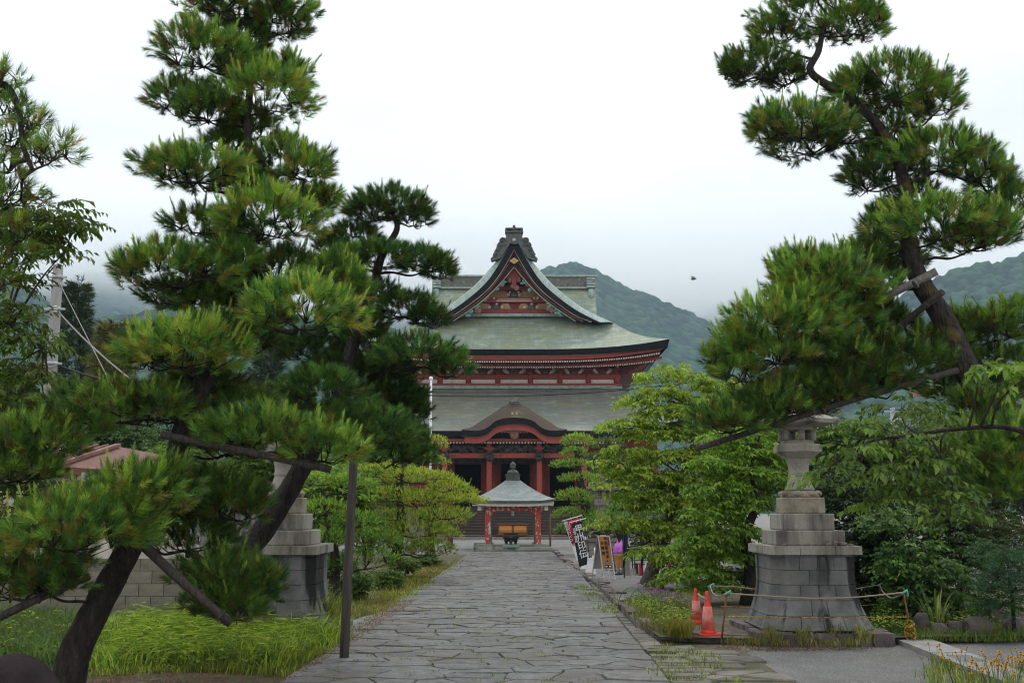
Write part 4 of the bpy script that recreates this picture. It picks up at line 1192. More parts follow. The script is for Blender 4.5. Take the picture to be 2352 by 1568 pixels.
# lower wall with three door openings
YD = 72.0
dk = W(1, 1100, YD); dz_ = lambda v: zt(v, YD)
def dx_(px): return XC + px * dk
mb = MB(); mb.box(dx_(-330), dx_(330), YD - .15, YD + .15, dz_(1052), dz_(975)); mb.build('lower_wall', M['red_dull'], hall)
mb = MB(); mb.box(dx_(-330), dx_(330), YD - .3, YD - .152, dz_(1066), dz_(1052)); mb.build('lintel', M['carving'], hall)
doors = [(-141, -72), (-35, 40), (77, 143)]
walls = [(-330, -262), (-262, -142), (-72, -35), (40, 77), (143, 262), (262, 330)]
for a, b in walls:
    mb = MB(); mb.box(dx_(a) + .003, dx_(b) - .003, YD - .1, YD + .1, dz_(1165), dz_(1052.2)); mb.build('wall_panel', M['red_dull'] if abs(a) < 150 else M['red_dull'], hall)
for a, b in walls[1:5]:
    for px in ((a + 9, b - 9) if b - a < 60 else ((b - 12,) if a < 0 else (a + 12,))):
        mb = MB(); mb.lathe((0, 0, 0), [(.34, 0), (.32, .04), (.1, .07)], 12); o = mb.build('round_crest', M['green_paint'], hall)
        o.location = (px * dk, YD - .11 - 76, dz_(1090)); o.rotation_euler = (PI / 2, 0, 0)
for i in range(10):
    for s in (-1, 1):
        x = dx_(s * (152 + i * 4.2)); mb = MB(); mb.box(x - .03, x + .03, YD - .2, YD - .12, dz_(1150), dz_(1072)); mb.build('lattice_bar', M['green_paint'], hall)
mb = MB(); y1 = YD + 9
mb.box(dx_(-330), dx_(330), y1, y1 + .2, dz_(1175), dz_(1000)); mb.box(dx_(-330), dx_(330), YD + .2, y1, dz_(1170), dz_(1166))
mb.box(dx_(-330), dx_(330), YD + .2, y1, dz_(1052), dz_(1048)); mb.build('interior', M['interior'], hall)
for a, b in doors:
    for s, px in ((1, a), (-1, b)):
        mb = MB(); mb.box(dx_(px) - .14, dx_(px) + .14, YD - .2, YD - .101, dz_(1165), dz_(1066.2)); mb.build('door_jamb', M['red_dark'], hall)
for s in (-1, 1):
    mb = MB(); mb.box(XC + s * 10.4 - .1, XC + s * 10.4 + .1, YD + .2, 111, .5, dz_(960)); mb.build('side_wall', M['red_dull'], hall)
mb = MB(); mb.box(dx_(-345), dx_(345), 67.9, 112, -.05, zfl - .26); mb.build('podium', M['stone_step'], hall)
# floor, timber steps, stone steps
mb = MB(); mb.box(dx_(-330), dx_(330), 68.6, YD + 9, zfl - .25, zfl); mb.build('floor', M['stair'], hall)
z1 = zt(1228, 62.6)
ns_ = 10
for i in range(ns_):
    ya, yb = 62.6 + 6.0 * i / ns_, 62.6 + 6.0 * (i + 1) / ns_
    za = z1 + (zfl - z1) * i / ns_; zb_ = z1 + (zfl - z1) * (i + 1) / ns_
    mb = MB(); mb.box(cx_(-172), cx_(172), ya - .06, yb, zb_ - .07, zb_); mb.box(cx_(-171), cx_(171), ya, ya + .03, za, zb_ - .072)
    mb.build('stair_tread', M['stair'], hall)
    if i % 2 == 0:
        mb = MB(); mb.box(cx_(-171), cx_(171), ya + .02, ya + .05, za - .02, zb_); mb.build('stair_riser', M['stair'], hall)
for i in range(3):
    n_ = 9; w = 2 * 175 * ck / n_
    for j in range(n_):
        xa = cx_(-175) + j * w
        mb = MB(); za = -.05 if i == 0 else .12 * i - .02
        mb.box(xa + .006, xa + w - .006, 60.6 + .66 * i + random.uniform(-.01, .01), 62.7, za, z1 * (i + 1) / 3 + random.uniform(-.006, .006)); mb.build('stone_step', M['stone_step'], hall)
# offertory chest at the foot of the steps
oz = thing('offertory_chest', 'brown wooden offertory chest with two orange panels standing before the temple stairs', 'chest', (XC - .12, 61.9, z1))
ok = W(1, 1215, 61.9); ox = lambda px: XC - .12 + px * ok
mb = MB(); mb.box(ox(-35), ox(35), 61.6, 62.4, z1, z1 + .1); mb.box(ox(-34), ox(34), 61.7, 62.35, z1 + .1, z1 + .66); mb.build('chest_body', M['brown_wood'], oz)
mb = MB(); mb.box(ox(-37), ox(37), 61.55, 62.45, z1 + .66, z1 + .72); mb.build('top_rim', M['brown_wood'], oz)
for a, b in ((-31, -2.5), (2.5, 31)):
    mb = MB(); mb.box(ox(a), ox(b), 61.66, 61.698, z1 + .16, z1 + .61); p_ = mb.build('front_panel', M['offer_wood'], oz)
    mb = MB(); mb.box(ox(a), ox(b), 61.63, 61.658, z1 + .28, z1 + .31); mb.box(ox(a), ox(b), 61.63, 61.658, z1 + .2, z1 + .215); mb.build('panel_rail', M['brown_wood'], p_)
# ================================================================== INCENSE PAVILION
PF, PB = 43.8, 46.4                                      # front and rear posts
pvx = P(1178, 1200, PF).x
pav = thing('incense_pavilion', 'small open red pavilion with a grey copper pyramid roof before the temple steps', 'pavilion', (pvx, 45.1, 0))
fk = W(1, 1200, PF); fz = lambda v: zt(v, PF); fx = lambda px: pvx + px * fk
pcy = (PF + PB) / 2
plf = G(1178, 1266).y
zp = zt(1256, plf)
mb = MB(); mb.box(fx(-88) , fx(88), plf + .35, 48.2, -.02, zp - .002); pl_ = mb.build('plinth', M['gravel'], pav)
for i in range(6):
    a, b = -88 + i * 176 / 6, -88 + (i + 1) * 176 / 6
    mb = MB(); mb.box(fx(a) + .006, fx(b) - .006, plf, plf + .34, .07, zp); mb.build('edging_stone', M['green_stone'], pl_)
    mb = MB(); mb.box(fx(a) + .006, fx(b) - .006, plf - .12, plf + .34, -.02, .066); mb.build('edging_stone', M['stone_step'], pl_)
posts = []
for s in (-1, 1):
    for y in (PF, PB):
        x = fx(s * 57.5); w = .125
        mb = MB(); mb.box(x - w, x + w, y - w, y + w, zp + .1, fz(1157)); post = mb.build('post', M['red_worn'], pav)
        mb = MB(); mb.box(x - .2, x + .2, y - .2, y + .2, zp, zp + .098); mb.build('base_stone', M['concrete'], post)
    mb = MB(); x = fx(s * 50); mb.box(x - .035, x + .035, PF - .05, PF + .02, zp, fz(1176)); mb.build('green_brace', M['green_paint'], pav)
for y in (PF, PB):
    # curved lintel with haunches
    pts = [(-57.5, 1157), (-57.5, 1184), (-51, 1184), (-45, 1178), (-41, 1172.5), (41, 1172.5), (45, 1178), (51, 1184), (57.5, 1184), (57.5, 1157)]
    mb = MB(); mb.prism([(fx(a) + (.125 if a < -57 else -.125 if a > 57 else 0), fz(v)) for a, v in pts], y - .10, y + .10); mb.build('lintel', M['red_worn'], pav, fix=True)
for s in (-1, 1):
    mb = MB(); x = fx(s * 57.5); mb.box(x - .1, x + .1, PF + .13, PB - .13, fz(1168), fz(1157)); mb.build('side_beam', M['red_worn'], pav)
mb = MB(); mb.box(fx(-3), fx(3), PF - .16, PF - .101, fz(1166), fz(1159)); mb.build('name_plate', M['white_wood'], pav)
for dx in (-2.2, 0, 2.2):
    mb = MB(); mb.box(fx(dx - .6), fx(dx + .6), PF - .03, PF - .01, fz(1184), fz(1173)); mb.build('hanging_strip', M['white_wood'], pav)
for s, y in ((1, PF + .1),):
    mb = MB(); x = fx(s * 86); mb.tube([(x, y, 0), (x - s * .02, y, fz(1163))], .045, 8); mb.build('prop', M['stake'], pav)
# roof: four concave slopes
ehx = 98 * fk; ehy = (ehx)
ze_ = fz(1150); za_ = zt(1104, pcy); tw = 18.5 * fk
mb = MB()
for q in range(4):
    rows = []
    for i in range(10):
        t = i / 9
        h = tw + (ehx - tw) * t; z = za_ - (za_ - ze_) * (1 - (1 - t) ** 1.28)
        r = []
        for f in np.linspace(-1, 1, 13):
            a, b = h * f, -h
            p = (a, b) if q == 0 else (-b, a) if q == 1 else (-a, -b) if q == 2 else (b, -a)
            r.append(Vector((pvx + p[0], pcy + p[1], z + .10 * abs(f) ** 4 * t * t)))
        rows.append(r)
    mb.grid(rows, 0, True)
mb.build('pavilion_roof', M['copper_pale'], pav)
def frame(name, m, h0, z0_, z1_, th=.1):
    mb = MB()
    for q in range(4):
        rows = [[], []]
        for f in np.linspace(-1, 1, 13):
            for k, (h, z) in enumerate(((h0, z1_), (h0, z0_))):
                a, b = h * f, -h
                p = (a, b) if q == 0 else (-b, a) if q == 1 else (-a, -b) if q == 2 else (b, -a)
                rows[k].append(Vector((pvx + p[0], pcy + p[1], z + .10 * abs(f) ** 4)))
        mb.grid(rows, 0, False, False)
    return mb.build(name, m, pav)
frame('roof_edge', M['copper_dark'], ehx - .01, ze_ - .10, ze_ - .003)
frame('fascia', M['white_wood'], ehx - .09, ze_ - .24, ze_ - .10)
mb = MB(); h = ehx - .1
mb.box(pvx - h, pvx + h, pcy - h, pcy + h, ze_ - .20, ze_ - .16); mb.build('ceiling', M['white_wood'], pav)
for s in (-1, 1):
    for d in (-1, 1):
        mb = MB(); mb.box(pvx + s * (ehx - .42) - .08, pvx + s * (ehx - .42) + .08, pcy + d * (ehx - .35) - .08, pcy + d * (ehx - .35) + .08, ze_ - .42, ze_ - .2); mb.build('eave_bracket', M['white_wood'], pav)
rk_ = W(1, 1090, pcy); rz2 = lambda v: zt(v, pcy)
mb = MB()
mb.box(pvx - 18 * rk_, pvx + 18 * rk_, pcy - 18 * rk_, pcy + 18 * rk_, rz2(1106), rz2(1102.5)); mb.box(pvx - 16 * rk_, pvx + 16 * rk_, pcy - 16 * rk_, pcy + 16 * rk_, rz2(1102.5), rz2(1091)); mb.box(pvx - 17 * rk_, pvx + 17 * rk_, pcy - 17 * rk_, pcy + 17 * rk_, rz2(1091), rz2(1088.5))
dew = mb.build('dew_basin', M['copper_dark'], pav)
mb = MB()
mb.lathe((pvx, pcy, rz2(1088.5)), [(13.5 * rk_, 0), (13.2 * rk_, 5 * rk_), (9 * rk_, 8.5 * rk_), (4.5 * rk_, 10.5 * rk_), (3.6 * rk_, 13 * rk_), (8 * rk_, 14.5 * rk_), (8 * rk_, 15.5 * rk_), (5 * rk_, 16.5 * rk_), (7.8 * rk_, 20 * rk_), (6.5 * rk_, 24 * rk_), (2.4 * rk_, 26.5 * rk_), (.3 * rk_, 29.5 * rk_)], 14)
mb.build('jewel_finial', M['copper_dark'], dew)
# burner
bx, by = P(1173.5, 1240, 43.0).x, 43.0
bk = W(1, 1230, by); bz = lambda v: zt(v, by)
bp = thing('burner_plinth', 'low grey stone block with a green edge under the incense burner', 'stone block', (bx, by, zp))
mb = MB(); mb.box(bx - 19.5 * bk, bx + 19.5 * bk, by - .35, by + .35, zp, zp + .06); mb.build('green_band', M['verdigris'], bp)
mb = MB(); mb.box(bx - 19 * bk, bx + 19 * bk, by - .33, by + .33, zp + .061, bz(1249)); mb.build('block', M['concrete'], bp)
zb0 = bz(1249)
bur = thing('incense_burner', 'dark bronze three-legged incense burner standing in the middle of the pavilion', 'incense burner', (bx, by, zb0))
mb = MB(); h = bz(1224) - zb0
mb.lathe((bx, by, zb0), [(.05, h * .22), (9 * bk, h * .25), (15 * bk, h * .36), (18.5 * bk, h * .58), (19.3 * bk, h * .74), (17.5 * bk, h * .86), (16 * bk, h * .90), (16.6 * bk, h * .96), (18 * bk, h), (15.5 * bk, h), (14.5 * bk, h * .8)], 20)
mb.build('bowl', M['bronze'], bur)
for a in (-PI / 2, PI / 6, PI * 5 / 6):
    mb = MB(); c, s = math.cos(a), math.sin(a)
    mb.tube([(bx + c * 11 * bk, by + s * 11 * bk, zb0 + h * .42), (bx + c * 13 * bk, by + s * 13 * bk, zb0 + h * .25), (bx + c * 12 * bk, by + s * 12 * bk, zb0 + h * .08), (bx + c * 13 * bk, by + s * 13 * bk, zb0)], [.10, .085, .055, .075], 8); mb.build('leg', M['bronze'], bur)
mb = MB(); d = 2.6 * bk; mb.prism([(bx - d * 1.3, zb0 + h * .66), (bx, zb0 + h * .58), (bx + d * 1.3, zb0 + h * .66), (bx, zb0 + h * .74)], by - 20 * bk, by - 18 * bk); mb.build('crest', M['brown_wood'], bur)
# small things either side of the pavilion
p_ = G(1034, 1259); mb = MB(); mb.box(p_.x - .13, p_.x + .13, p_.y - .1, p_.y + .1, 0, 0.62); tag(mb.build('marker_post', M['plum']), 'short dull red marker post left of the pavilion plinth', 'post')
p_ = G(1108, 1256); mb = MB(); mb.box(p_.x - .42, p_.x + .42, p_.y - .3, p_.y + .3, 0, .22, 0, .96); tag(mb.build('stone_block', M['concrete']), 'pale grey stone block beside the left end of the pavilion plinth', 'stone block')

# ================================================================== GREAT STONE LANTERNS
def octa(r, c=.30):
    """square of half width r with cut corners"""
    k = r * (1 - c)
    return [(-k, -r), (k, -r), (r, -k), (r, k), (k, r), (-k, r), (-r, k), (-r, -k)]
def great_lantern(u_front, yf, label, mirror, rocks):
    """u_front: photo u of the front-face centre; yf: distance of the cap's front face"""
    kf = S(1300, yf); z = lambda v: zt(v, yf)
    hw = 105 * kf
    cx, cy = P(u_front, 1266, yf).x, yf + hw
    L = thing('stone_lantern', label, 'stone lantern', (cx, cy, 0), 'great stone lanterns flanking the path')
    fs = MB()
    zb = z(1446) if z(1446) > .1 else .12
    # flared base in five courses of blocks
    vs_ = [1446, 1415, 1379.5, 1344, 1310, 1278]
    wid = [128, 111, 103, 100, 99, 100]
    rad = lambda v: float(np.interp(-v, [-x for x in vs_], wid)) * kf
    def lim(v):
        t = (1446 - v) / (1446 - 1278)
        return (97 + 33 * max(0, 1 - t * 1.35) ** 2.2 + 1.5 * t) * kf
    mz = zb
    core = MB()
    for i in range(5):
        z0_, z1_ = max(zb, z(vs_[i])) if i else zb, z(vs_[i + 1])
        core.slab([(cx + a, cy + b) for a, b in octa(lim(vs_[i + 1]) * .94, .38)], z0_ - .02, z1_ - .004)
    core.build('base_core', M['lime'], L)
    for i in range(5):
        va, vb = vs_[i], vs_[i + 1]
        nz_ = 4
        # block divisions along each of the eight sides
        for side in range(8):
            wide = side % 2 == 0
            if wide: cuts = [0, .30 + .08 * (i % 2), .68 - .06 * (i % 3), 1] if i % 2 else [0, .22, .52, .80, 1]
            else: cuts = [0, 1]
            for c0, c1 in zip(cuts, cuts[1:]):
                mb = MB(); rows = []
                for k in range(nz_ + 1):
                    v = va + (vb - va) * k / nz_
                    zz = zb if (i == 0 and k == 0) else z(v)
                    if k == 0: zz += .007
                    o = octa(lim(v)); a, b = Vector(o[side]), Vector(o[(side + 1) % 8])
                    e = .004 / max((b - a).length, .01)
                    q0, q1 = a.lerp(b, c0 + (e if c0 > 0 else 0)), a.lerp(b, c1 - (e if c1 < 1 else 0))
                    if not wide:                         # hollowed corner
                        mid = a.lerp(b, .5) * .955
                        rows.append([Vector((cx + q.x, cy + q.y, zz)) for q in (q0, q0.lerp(mid, .5), mid, mid.lerp(q1, .5), q1)])
                    else:
                        rows.append([Vector((cx + q.x, cy + q.y, zz)) for q in (q0, q1)])
                mb.grid(rows, 0, False, False)
                n_ = len(rows[0]); inn = [Vector((cx + (p.x - cx) * .93, cy + (p.y - cy) * .93, p.z)) for p in rows[0]]
                top_in = [Vector((cx + (p.x - cx) * .93, cy + (p.y - cy) * .93, p.z)) for p in rows[-1]]
                mb.grid([inn, rows[0]], 0, False, False); mb.grid([rows[-1], top_in], 0, False, False)
                mb.build('base_block', M['dark_granite'], L)
    def tier(name, m, hw_px, va, vb, cut=None, seams=0):
        r = hw_px * kf
        poly = octa(r, cut) if cut else [(-r, -r), (r, -r), (r, r), (-r, r)]
        mb = MB(); mb.slab([(cx + a, cy + b) for a, b in poly], z(va), z(vb))
        o = mb.build(name, m, L)
        bm = bmesh.new(); bm.from_mesh(o.data)
        bmesh.ops.bevel(bm, geom=bm.edges[:] , offset=.012, segments=1, affect='EDGES'); bm.to_mesh(o.data); bm.free()
        return o
    tier('cap_moulding', M['dark_granite'], 103, 1278.4, 1273.6, .16)
    # cap slab in pieces
    r = 106 * kf
    for (a, b) in ((-1, -.35), (-.35, .42), (.42, 1)):
        mb = MB(); mb.box(cx + r * a + .003, cx + r * b - .003, cy - r, cy + r, z(1273.5), z(1253.5)); mb.build('cap_slab', M['granite'], L)
    tier('step_tier', M['granite'], 78, 1253.4, 1218)
    tier('step_tier', M['granite'], 60.5, 1217.8, 1179)
    tier('octagon_block', M['granite_tan'], 51, 1178.8, 1141, .42)
    mb = MB(); c = (cx, cy, z(1140.8)); hh = z(1124) - z(1140.8)
    mb.lathe(c, [(47 * kf, 0), (46.5 * kf, hh * .35), (41 * kf, hh * .75), (33 * kf, hh)], 16); lo = mb.build('lotus', M['granite_tan'], L)
    mb = MB()
    for j in range(8):
        a = 2 * PI * (j + .5) / 8; mb.ball((cx + 40 * kf * math.cos(a), cy + 40 * kf * math.sin(a), z(1140.8) + hh * .52), (.075, .075, .045), 8, 5)
    mb.build('lotus_petals', M['granite_tan'], lo)
    zz = lambda v: z(v) - z(1124)
    mb = MB(); mb.lathe((cx, cy, z(1124) + .001), [(36 * kf, 0), (35 * kf, zz(1119)), (29 * kf, zz(1107)), (24.5 * kf, zz(1092)), (24 * kf, zz(1090)), (26 * kf, zz(1088)), (26 * kf, zz(1083)), (24 * kf, zz(1081)), (24.5 * kf, zz(1068)), (28 * kf, zz(1054)), (31 * kf, zz(1048))], 16)
    mb.build('shaft', M['granite'], L)
    zz = lambda v: z(v) - z(1048)
    mb = MB(); mb.lathe((cx, cy, z(1048) + .001), [(34 * kf, 0), (50 * kf, zz(1037)), (57.5 * kf, zz(1032)), (58 * kf, zz(1018)), (54 * kf, zz(1013.5))], 6, smooth=False, rot=0)
    mb.build('platform', M['granite'], L)
    # fire box: six posts with openings
    mb = MB(); z0_, z1_ = z(1013.3), z(972)
    R = 40 * kf
    mb.lathe((cx, cy, z0_), [(R * 1.02, 0), (R * 1.02, .05)], 6, smooth=False); mb.lathe((cx, cy, z1_ - .05), [(R * 1.02, 0), (R * 1.02, .05)], 6, smooth=False)
    for j in range(6):
        a = 2 * PI * (j + .5) / 6
        x, y = cx + R * .93 * math.cos(a), cy + R * .93 * math.sin(a)
        mb.tube([(x, y, z0_ + .05), (x, y, z1_ - .05)], R * .22, 6)
    mb.build('fire_box', M['granite'], L)
    zz = lambda v: z(v) - z(972)
    mb = MB(); mb.lathe((cx, cy, z(972) + .001), [(60 * kf, 0), (96 * kf, zz(966)), (98 * kf, zz(957)), (70 * kf, zz(944)), (44 * kf, zz(924)), (22 * kf, zz(912))], 6, smooth=False)
    for j in range(6):
        a = 2 * PI * (j + .5) / 6
        mb.ball((cx + 94 * kf * math.cos(a), cy + 94 * kf * math.sin(a), z(960)), .055, 8, 6)
    mb.build('lantern_roof', M['granite'], L)
    mb = MB(); zz = lambda v: z(v) - z(912)
    mb.lathe((cx, cy, z(912) + .001), [(20 * kf, 0), (24 * kf, zz(902)), (12 * kf, zz(898)), (20 * kf, zz(882)), (14 * kf, zz(868)), (1 * kf, zz(852))], 12); mb.build('finial', M['granite'], L)
    # rough footing
    fr = lim(1446) + .07; n_ = 7
    for sd in range(4):
        for j in range(n_):
            t0, t1 = -1 + 2 * j / n_, -1 + 2 * (j + 1) / n_
            d0 = random.uniform(.0, .08)
            q = [(fr * t0 + .006, -fr - d0), (fr * t1 - .006, -fr - d0), (fr * t1 - .006, -fr + .4), (fr * t0 + .006, -fr + .4)]
            for _ in range(sd): q = [(-b, a) for a, b in q]
            mb = MB(); mb.slab([(cx + a, cy + b) for a, b in q], -.02, zb - random.uniform(.005, .03)); mb.build('footing_stone', M['kerb'], L)
    mb = MB(); mb.box(cx - fr + .38, cx + fr - .38, cy - fr + .38, cy + fr - .38, -.02, zb - .004); mb.build('footing_core', M['kerb'], L)
    if rocks:
        nm = ['leftmost', 'second from the left', 'third from the left', 'fourth from the left', 'fourth from the right', 'third from the right', 'second from the right', 'rightmost']
        for j, (px, w, h) in enumerate(((-70, 9, 4), (-44, 12, 3), (-16, 10, 5), (10, 7, 4), (34, 9, 12), (48, 8, 13), (66, 13, 9), (84, 8, 5))):
            mb = MB(); mb.ball((0, 0, 0), (w * kf, w * kf * .7, h * kf * .62), 7, 5)
            mb.v = [(a * random.uniform(.7, 1.2), b * random.uniform(.7, 1.2), c * random.uniform(.7, 1.2)) for a, b, c in mb.v]; mb.sm = set()
            o = mb.build('loose_stone', M['kerb']); o.location = (cx + px * kf, cy - 92 * kf, z(1253.5) + h * kf * .45); o.rotation_euler = (0, random.uniform(-.3, .3), random.uniform(-.4, .4))
            tag(o, 'stone fragment lying on the cap of the right lantern, ' + nm[j] + ' of eight', 'stone', 'stone fragments on the right lantern')
    return L
great_lantern(1875, 13.0, 'tall stone lantern on a dark flared base behind the rope fence', False, True)
great_lantern(622, 13.4, 'tall stone lantern half hidden behind the pine on the grassy left side', True, False)

# smaller old lantern among the trees, right of the pavilion
oy = 35.2
ocx = P(1390, 1200, oy).x; okf = S(1200, oy); oz_ = lambda v: zt(v, oy)
ol = thing('stone_lantern', 'weathered grey stone lantern with curled roof corners on a block pedestal', 'stone lantern', (ocx, oy + .7, 0))
ocy = oy + .7
for i, (va, vb) in enumerate(((1283, 1262), (1262, 1243))):
    for j in range(4):
        a = -48 + j * 24 + (0 if i else 0); mb = MB(); mb.box(ocx + a * okf + .008, ocx + (a + 24) * okf - .008, oy, oy + 1.4, max(.09, oz_(va)) , oz_(vb) - .01); mb.build('pedestal_block', M['stone_step'], ol)
mb = MB(); mb.box(ocx - 52 * okf, ocx + 52 * okf, oy - .08, oy + 1.5, oz_(1243), oz_(1236)); mb.build('pedestal_slab', M['kerb'], ol)
pile = MB()
for j in range(90):
    pile.ball((ocx + random.uniform(-46, 46) * okf, ocy + random.uniform(-.6, .6), oz_(1236) + random.uniform(0, .42) * (1)), (random.uniform(.06, .13), .09, random.uniform(.04, .09)), 6, 4)
pile.build('rubble', M['kerb'], ol, kind='stuff')
mb = MB(); mb.lathe((ocx, ocy, oz_(1216)), [(30 * okf, 0), (28 * okf, 8 * okf), (20 * okf, 15 * okf), (17 * okf, 22 * okf), (12 * okf, 44 * okf), (15 * okf, 52 * okf)], 12); mb.build('shaft', M['granite_tan'], ol)
mb = MB(); mb.lathe((ocx, ocy, oz_(1166)), [(15 * okf, 0), (23 * okf, 8 * okf), (24 * okf, 20 * okf), (19 * okf, 22 * okf)], 6, smooth=False); mb.build('platform', M['stone_step'], ol)
mb = MB()
for j in range(6):
    a = 2 * PI * (j + .5) / 6; mb.tube([(ocx + 17 * okf * math.cos(a), ocy + 17 * okf * math.sin(a), oz_(1144)), (ocx + 17 * okf * math.cos(a), ocy + 17 * okf * math.sin(a), oz_(1125))], 5 * okf, 6)
mb.build('fire_box', M['granite'], ol)
mb = MB(); mb.lathe((ocx, ocy, oz_(1126)), [(26 * okf, 0), (36 * okf, 1 * okf), (37 * okf, 5 * okf), (26 * okf, 12 * okf), (12 * okf, 20 * okf), (4 * okf, 22 * okf)], 6, smooth=False)
for j in range(6):
    a = 2 * PI * (j + .5) / 6; mb.ball((ocx + 38 * okf * math.cos(a), ocy + 38 * okf * math.sin(a), oz_(1120)), 5 * okf, 8, 6)
mb.build('lantern_roof', M['kerb'], ol)
mb = MB(); mb.lathe((ocx, ocy, oz_(1104)), [(6 * okf, 0), (8 * okf, 4 * okf), (5 * okf, 9 * okf), (.5 * okf, 14 * okf)], 10); mb.build('finial', M['kerb'], ol)

# ================================================================== SIGNS AND STALL THINGS
def text_mesh(name, txt, size, m, parent, loc, rot, th=0.004, sx=1.0):
    cu = bpy.data.curves.new(name, 'FONT'); cu.body = txt; cu.size = size; cu.extrude = th / 2; cu.align_x = 'CENTER'; cu.align_y = 'CENTER'
    cu.resolution_u = 2; cu.offset = size * .012
    t = bpy.data.objects.new(name, cu); COL.objects.link(t)
    dg = bpy.context.evaluated_depsgraph_get(); dg.update()
    me = bpy.data.meshes.new_from_object(t.evaluated_get(dg))
    bpy.data.objects.remove(t); bpy.data.curves.remove(cu)
    me.name = name; me.materials.clear(); me.materials.append(m)
    o = link_mesh(name, me, parent, loc); o.rotation_euler = rot; o.scale = (sx, 1, 1)
    return o
TB = .09                                                 # terrace height
# A-frame board
fb = G(1398, 1331, TB); sk = S(1290, fb.y); H = 97 * sk
af = thing('a_frame_sign', 'orange standing sign board with black lettering and a small temple picture', 'sign board', (fb.x + .02, fb.y, TB), rz=math.radians(26))
lean = math.radians(13)
def afp(x, z, d=0): return (x, z * math.tan(lean) - d, z)
wv = .158
mb = MB()
for s in (-1, 1): mb.beam(afp(s * wv, 0), afp(s * wv, H), .02, .02)
mb.beam(afp(-wv, .02), afp(wv, .02), .02, .02, 0, (0, 1, 0)); mb.beam(afp(-wv, H), afp(wv, H), .02, .02, 0, (0, 1, 0)); mb.beam(afp(-wv, .24), afp(wv, .24), .02, .02, 0, (0, 1, 0))
mb.beam(afp(0, .02), afp(0, .24), .015, .015)
mb.build('frame', M['alu'], af, local=True)
mb = MB()
for s in (-1, 1): mb.beam((s * wv, .56, 0), (s * wv, H * math.tan(lean) + .03, H), .02, .02)
mb.beam((-wv, .55, .02), (wv, .55, .02), .02, .02, 0, (0, 1, 0)); mb.build('rear_frame', M['alu'], af, local=True)
mb = MB(); mb.add([(-wv, .50, .24), (wv, .50, .24), (wv, H * math.tan(lean) + .05, H), (-wv, H * math.tan(lean) + .05, H), (-wv, .512, .24), (wv, .512, .24), (wv, H * math.tan(lean) + .062, H), (-wv, H * math.tan(lean) + .062, H)], [(0, 1, 2, 3), (7, 6, 5, 4), (0, 4, 5, 1), (2, 6, 7, 3)]); mb.build('rear_panel', M['grey_panel'], af, local=True)
mb = MB(); a, b, c, d = afp(-wv + .012, .255), afp(wv - .012, .255), afp(wv - .012, H - .012), afp(-wv + .012, H - .012)
mb.add([a, b, c, d] + [(p[0], p[1] + .01, p[2]) for p in (a, b, c, d)], [(0, 1, 2, 3), (7, 6, 5, 4), (0, 4, 5, 1), (1, 5, 6, 2), (2, 6, 7, 3), (3, 7, 4, 0)]); bd = mb.build('board', M['orange_sign'], af, local=True)
rt = (PI / 2 - lean, 0, 0)
Hb = H - .26
def put(ch, x, f, size, m=M['ink']):
    z = .255 + Hb * f; q = afp(x, z, .006); text_mesh('lettering', ch, size, m, bd, q, rt)
for i, ch in enumerate('甲斐善光寺'): put(ch, .030 + .002 * i, .92 - .138 * i, .098)
for i, ch in enumerate('お線香'): put(ch, -.075 + .002 * i, .80 - .16 * i, .098)
mb = MB(); mb.add([afp(.085, .255 + Hb * .73, .004), afp(.142, .255 + Hb * .73, .004), afp(.142, .255 + Hb * .97, .004), afp(.085, .255 + Hb * .97, .004)], [(0, 1, 2, 3)]); mb.build('red_label', M['plum'], bd, local=True)
mb = MB(); q = [afp(x, .255 + Hb * f, .006) for x, f in ((.089, .74), (.138, .74), (.138, .96), (.089, .96))]
for i in range(4): mb.beam(q[i], q[(i + 1) % 4], .005, .003)
mb.build('label_border', M['pink_paint'], bd, local=True)
pic = MB()
for pts in ([(-.03, .235), (.0, .28), (.03, .235)], [(-.10, .205), (-.075, .235), (.075, .235), (.10, .205)], [(-.07, .17), (.07, .17), (.07, .203), (-.07, .203)], [(-.15, .125), (-.10, .165), (.10, .165), (.15, .125)], [(-.11, .03), (.11, .03), (.11, .123), (-.11, .123)]):
    pic.add([afp(x * .8 + .012, .255 + Hb * f, .005) for x, f in pts], [tuple(range(len(pts)))] if pts[0][0] < pts[-2][0] and len(pts) == 4 and pts[1][1] == pts[0][1] else [tuple(range(len(pts)))[::-1]])
pic.build('temple_picture', M['ink'], bd, local=True)
pic = MB()
for (x0_, x1_, f0, f1) in ((-.09, -.03, .055, .10), (.03, .09, .055, .10), (-.06, .06, .18, .195), (-.09, .09, .21, .218), (-.13, .13, .132, .142)):
    pic.add([afp(x * .8 + .012, .255 + Hb * f, .0065) for x, f in ((x0_, f0), (x1_, f0), (x1_, f1), (x0_, f1))], [(0, 1, 2, 3)])
pic.build('picture_highlights', M['white_cloth'], bd, local=True)

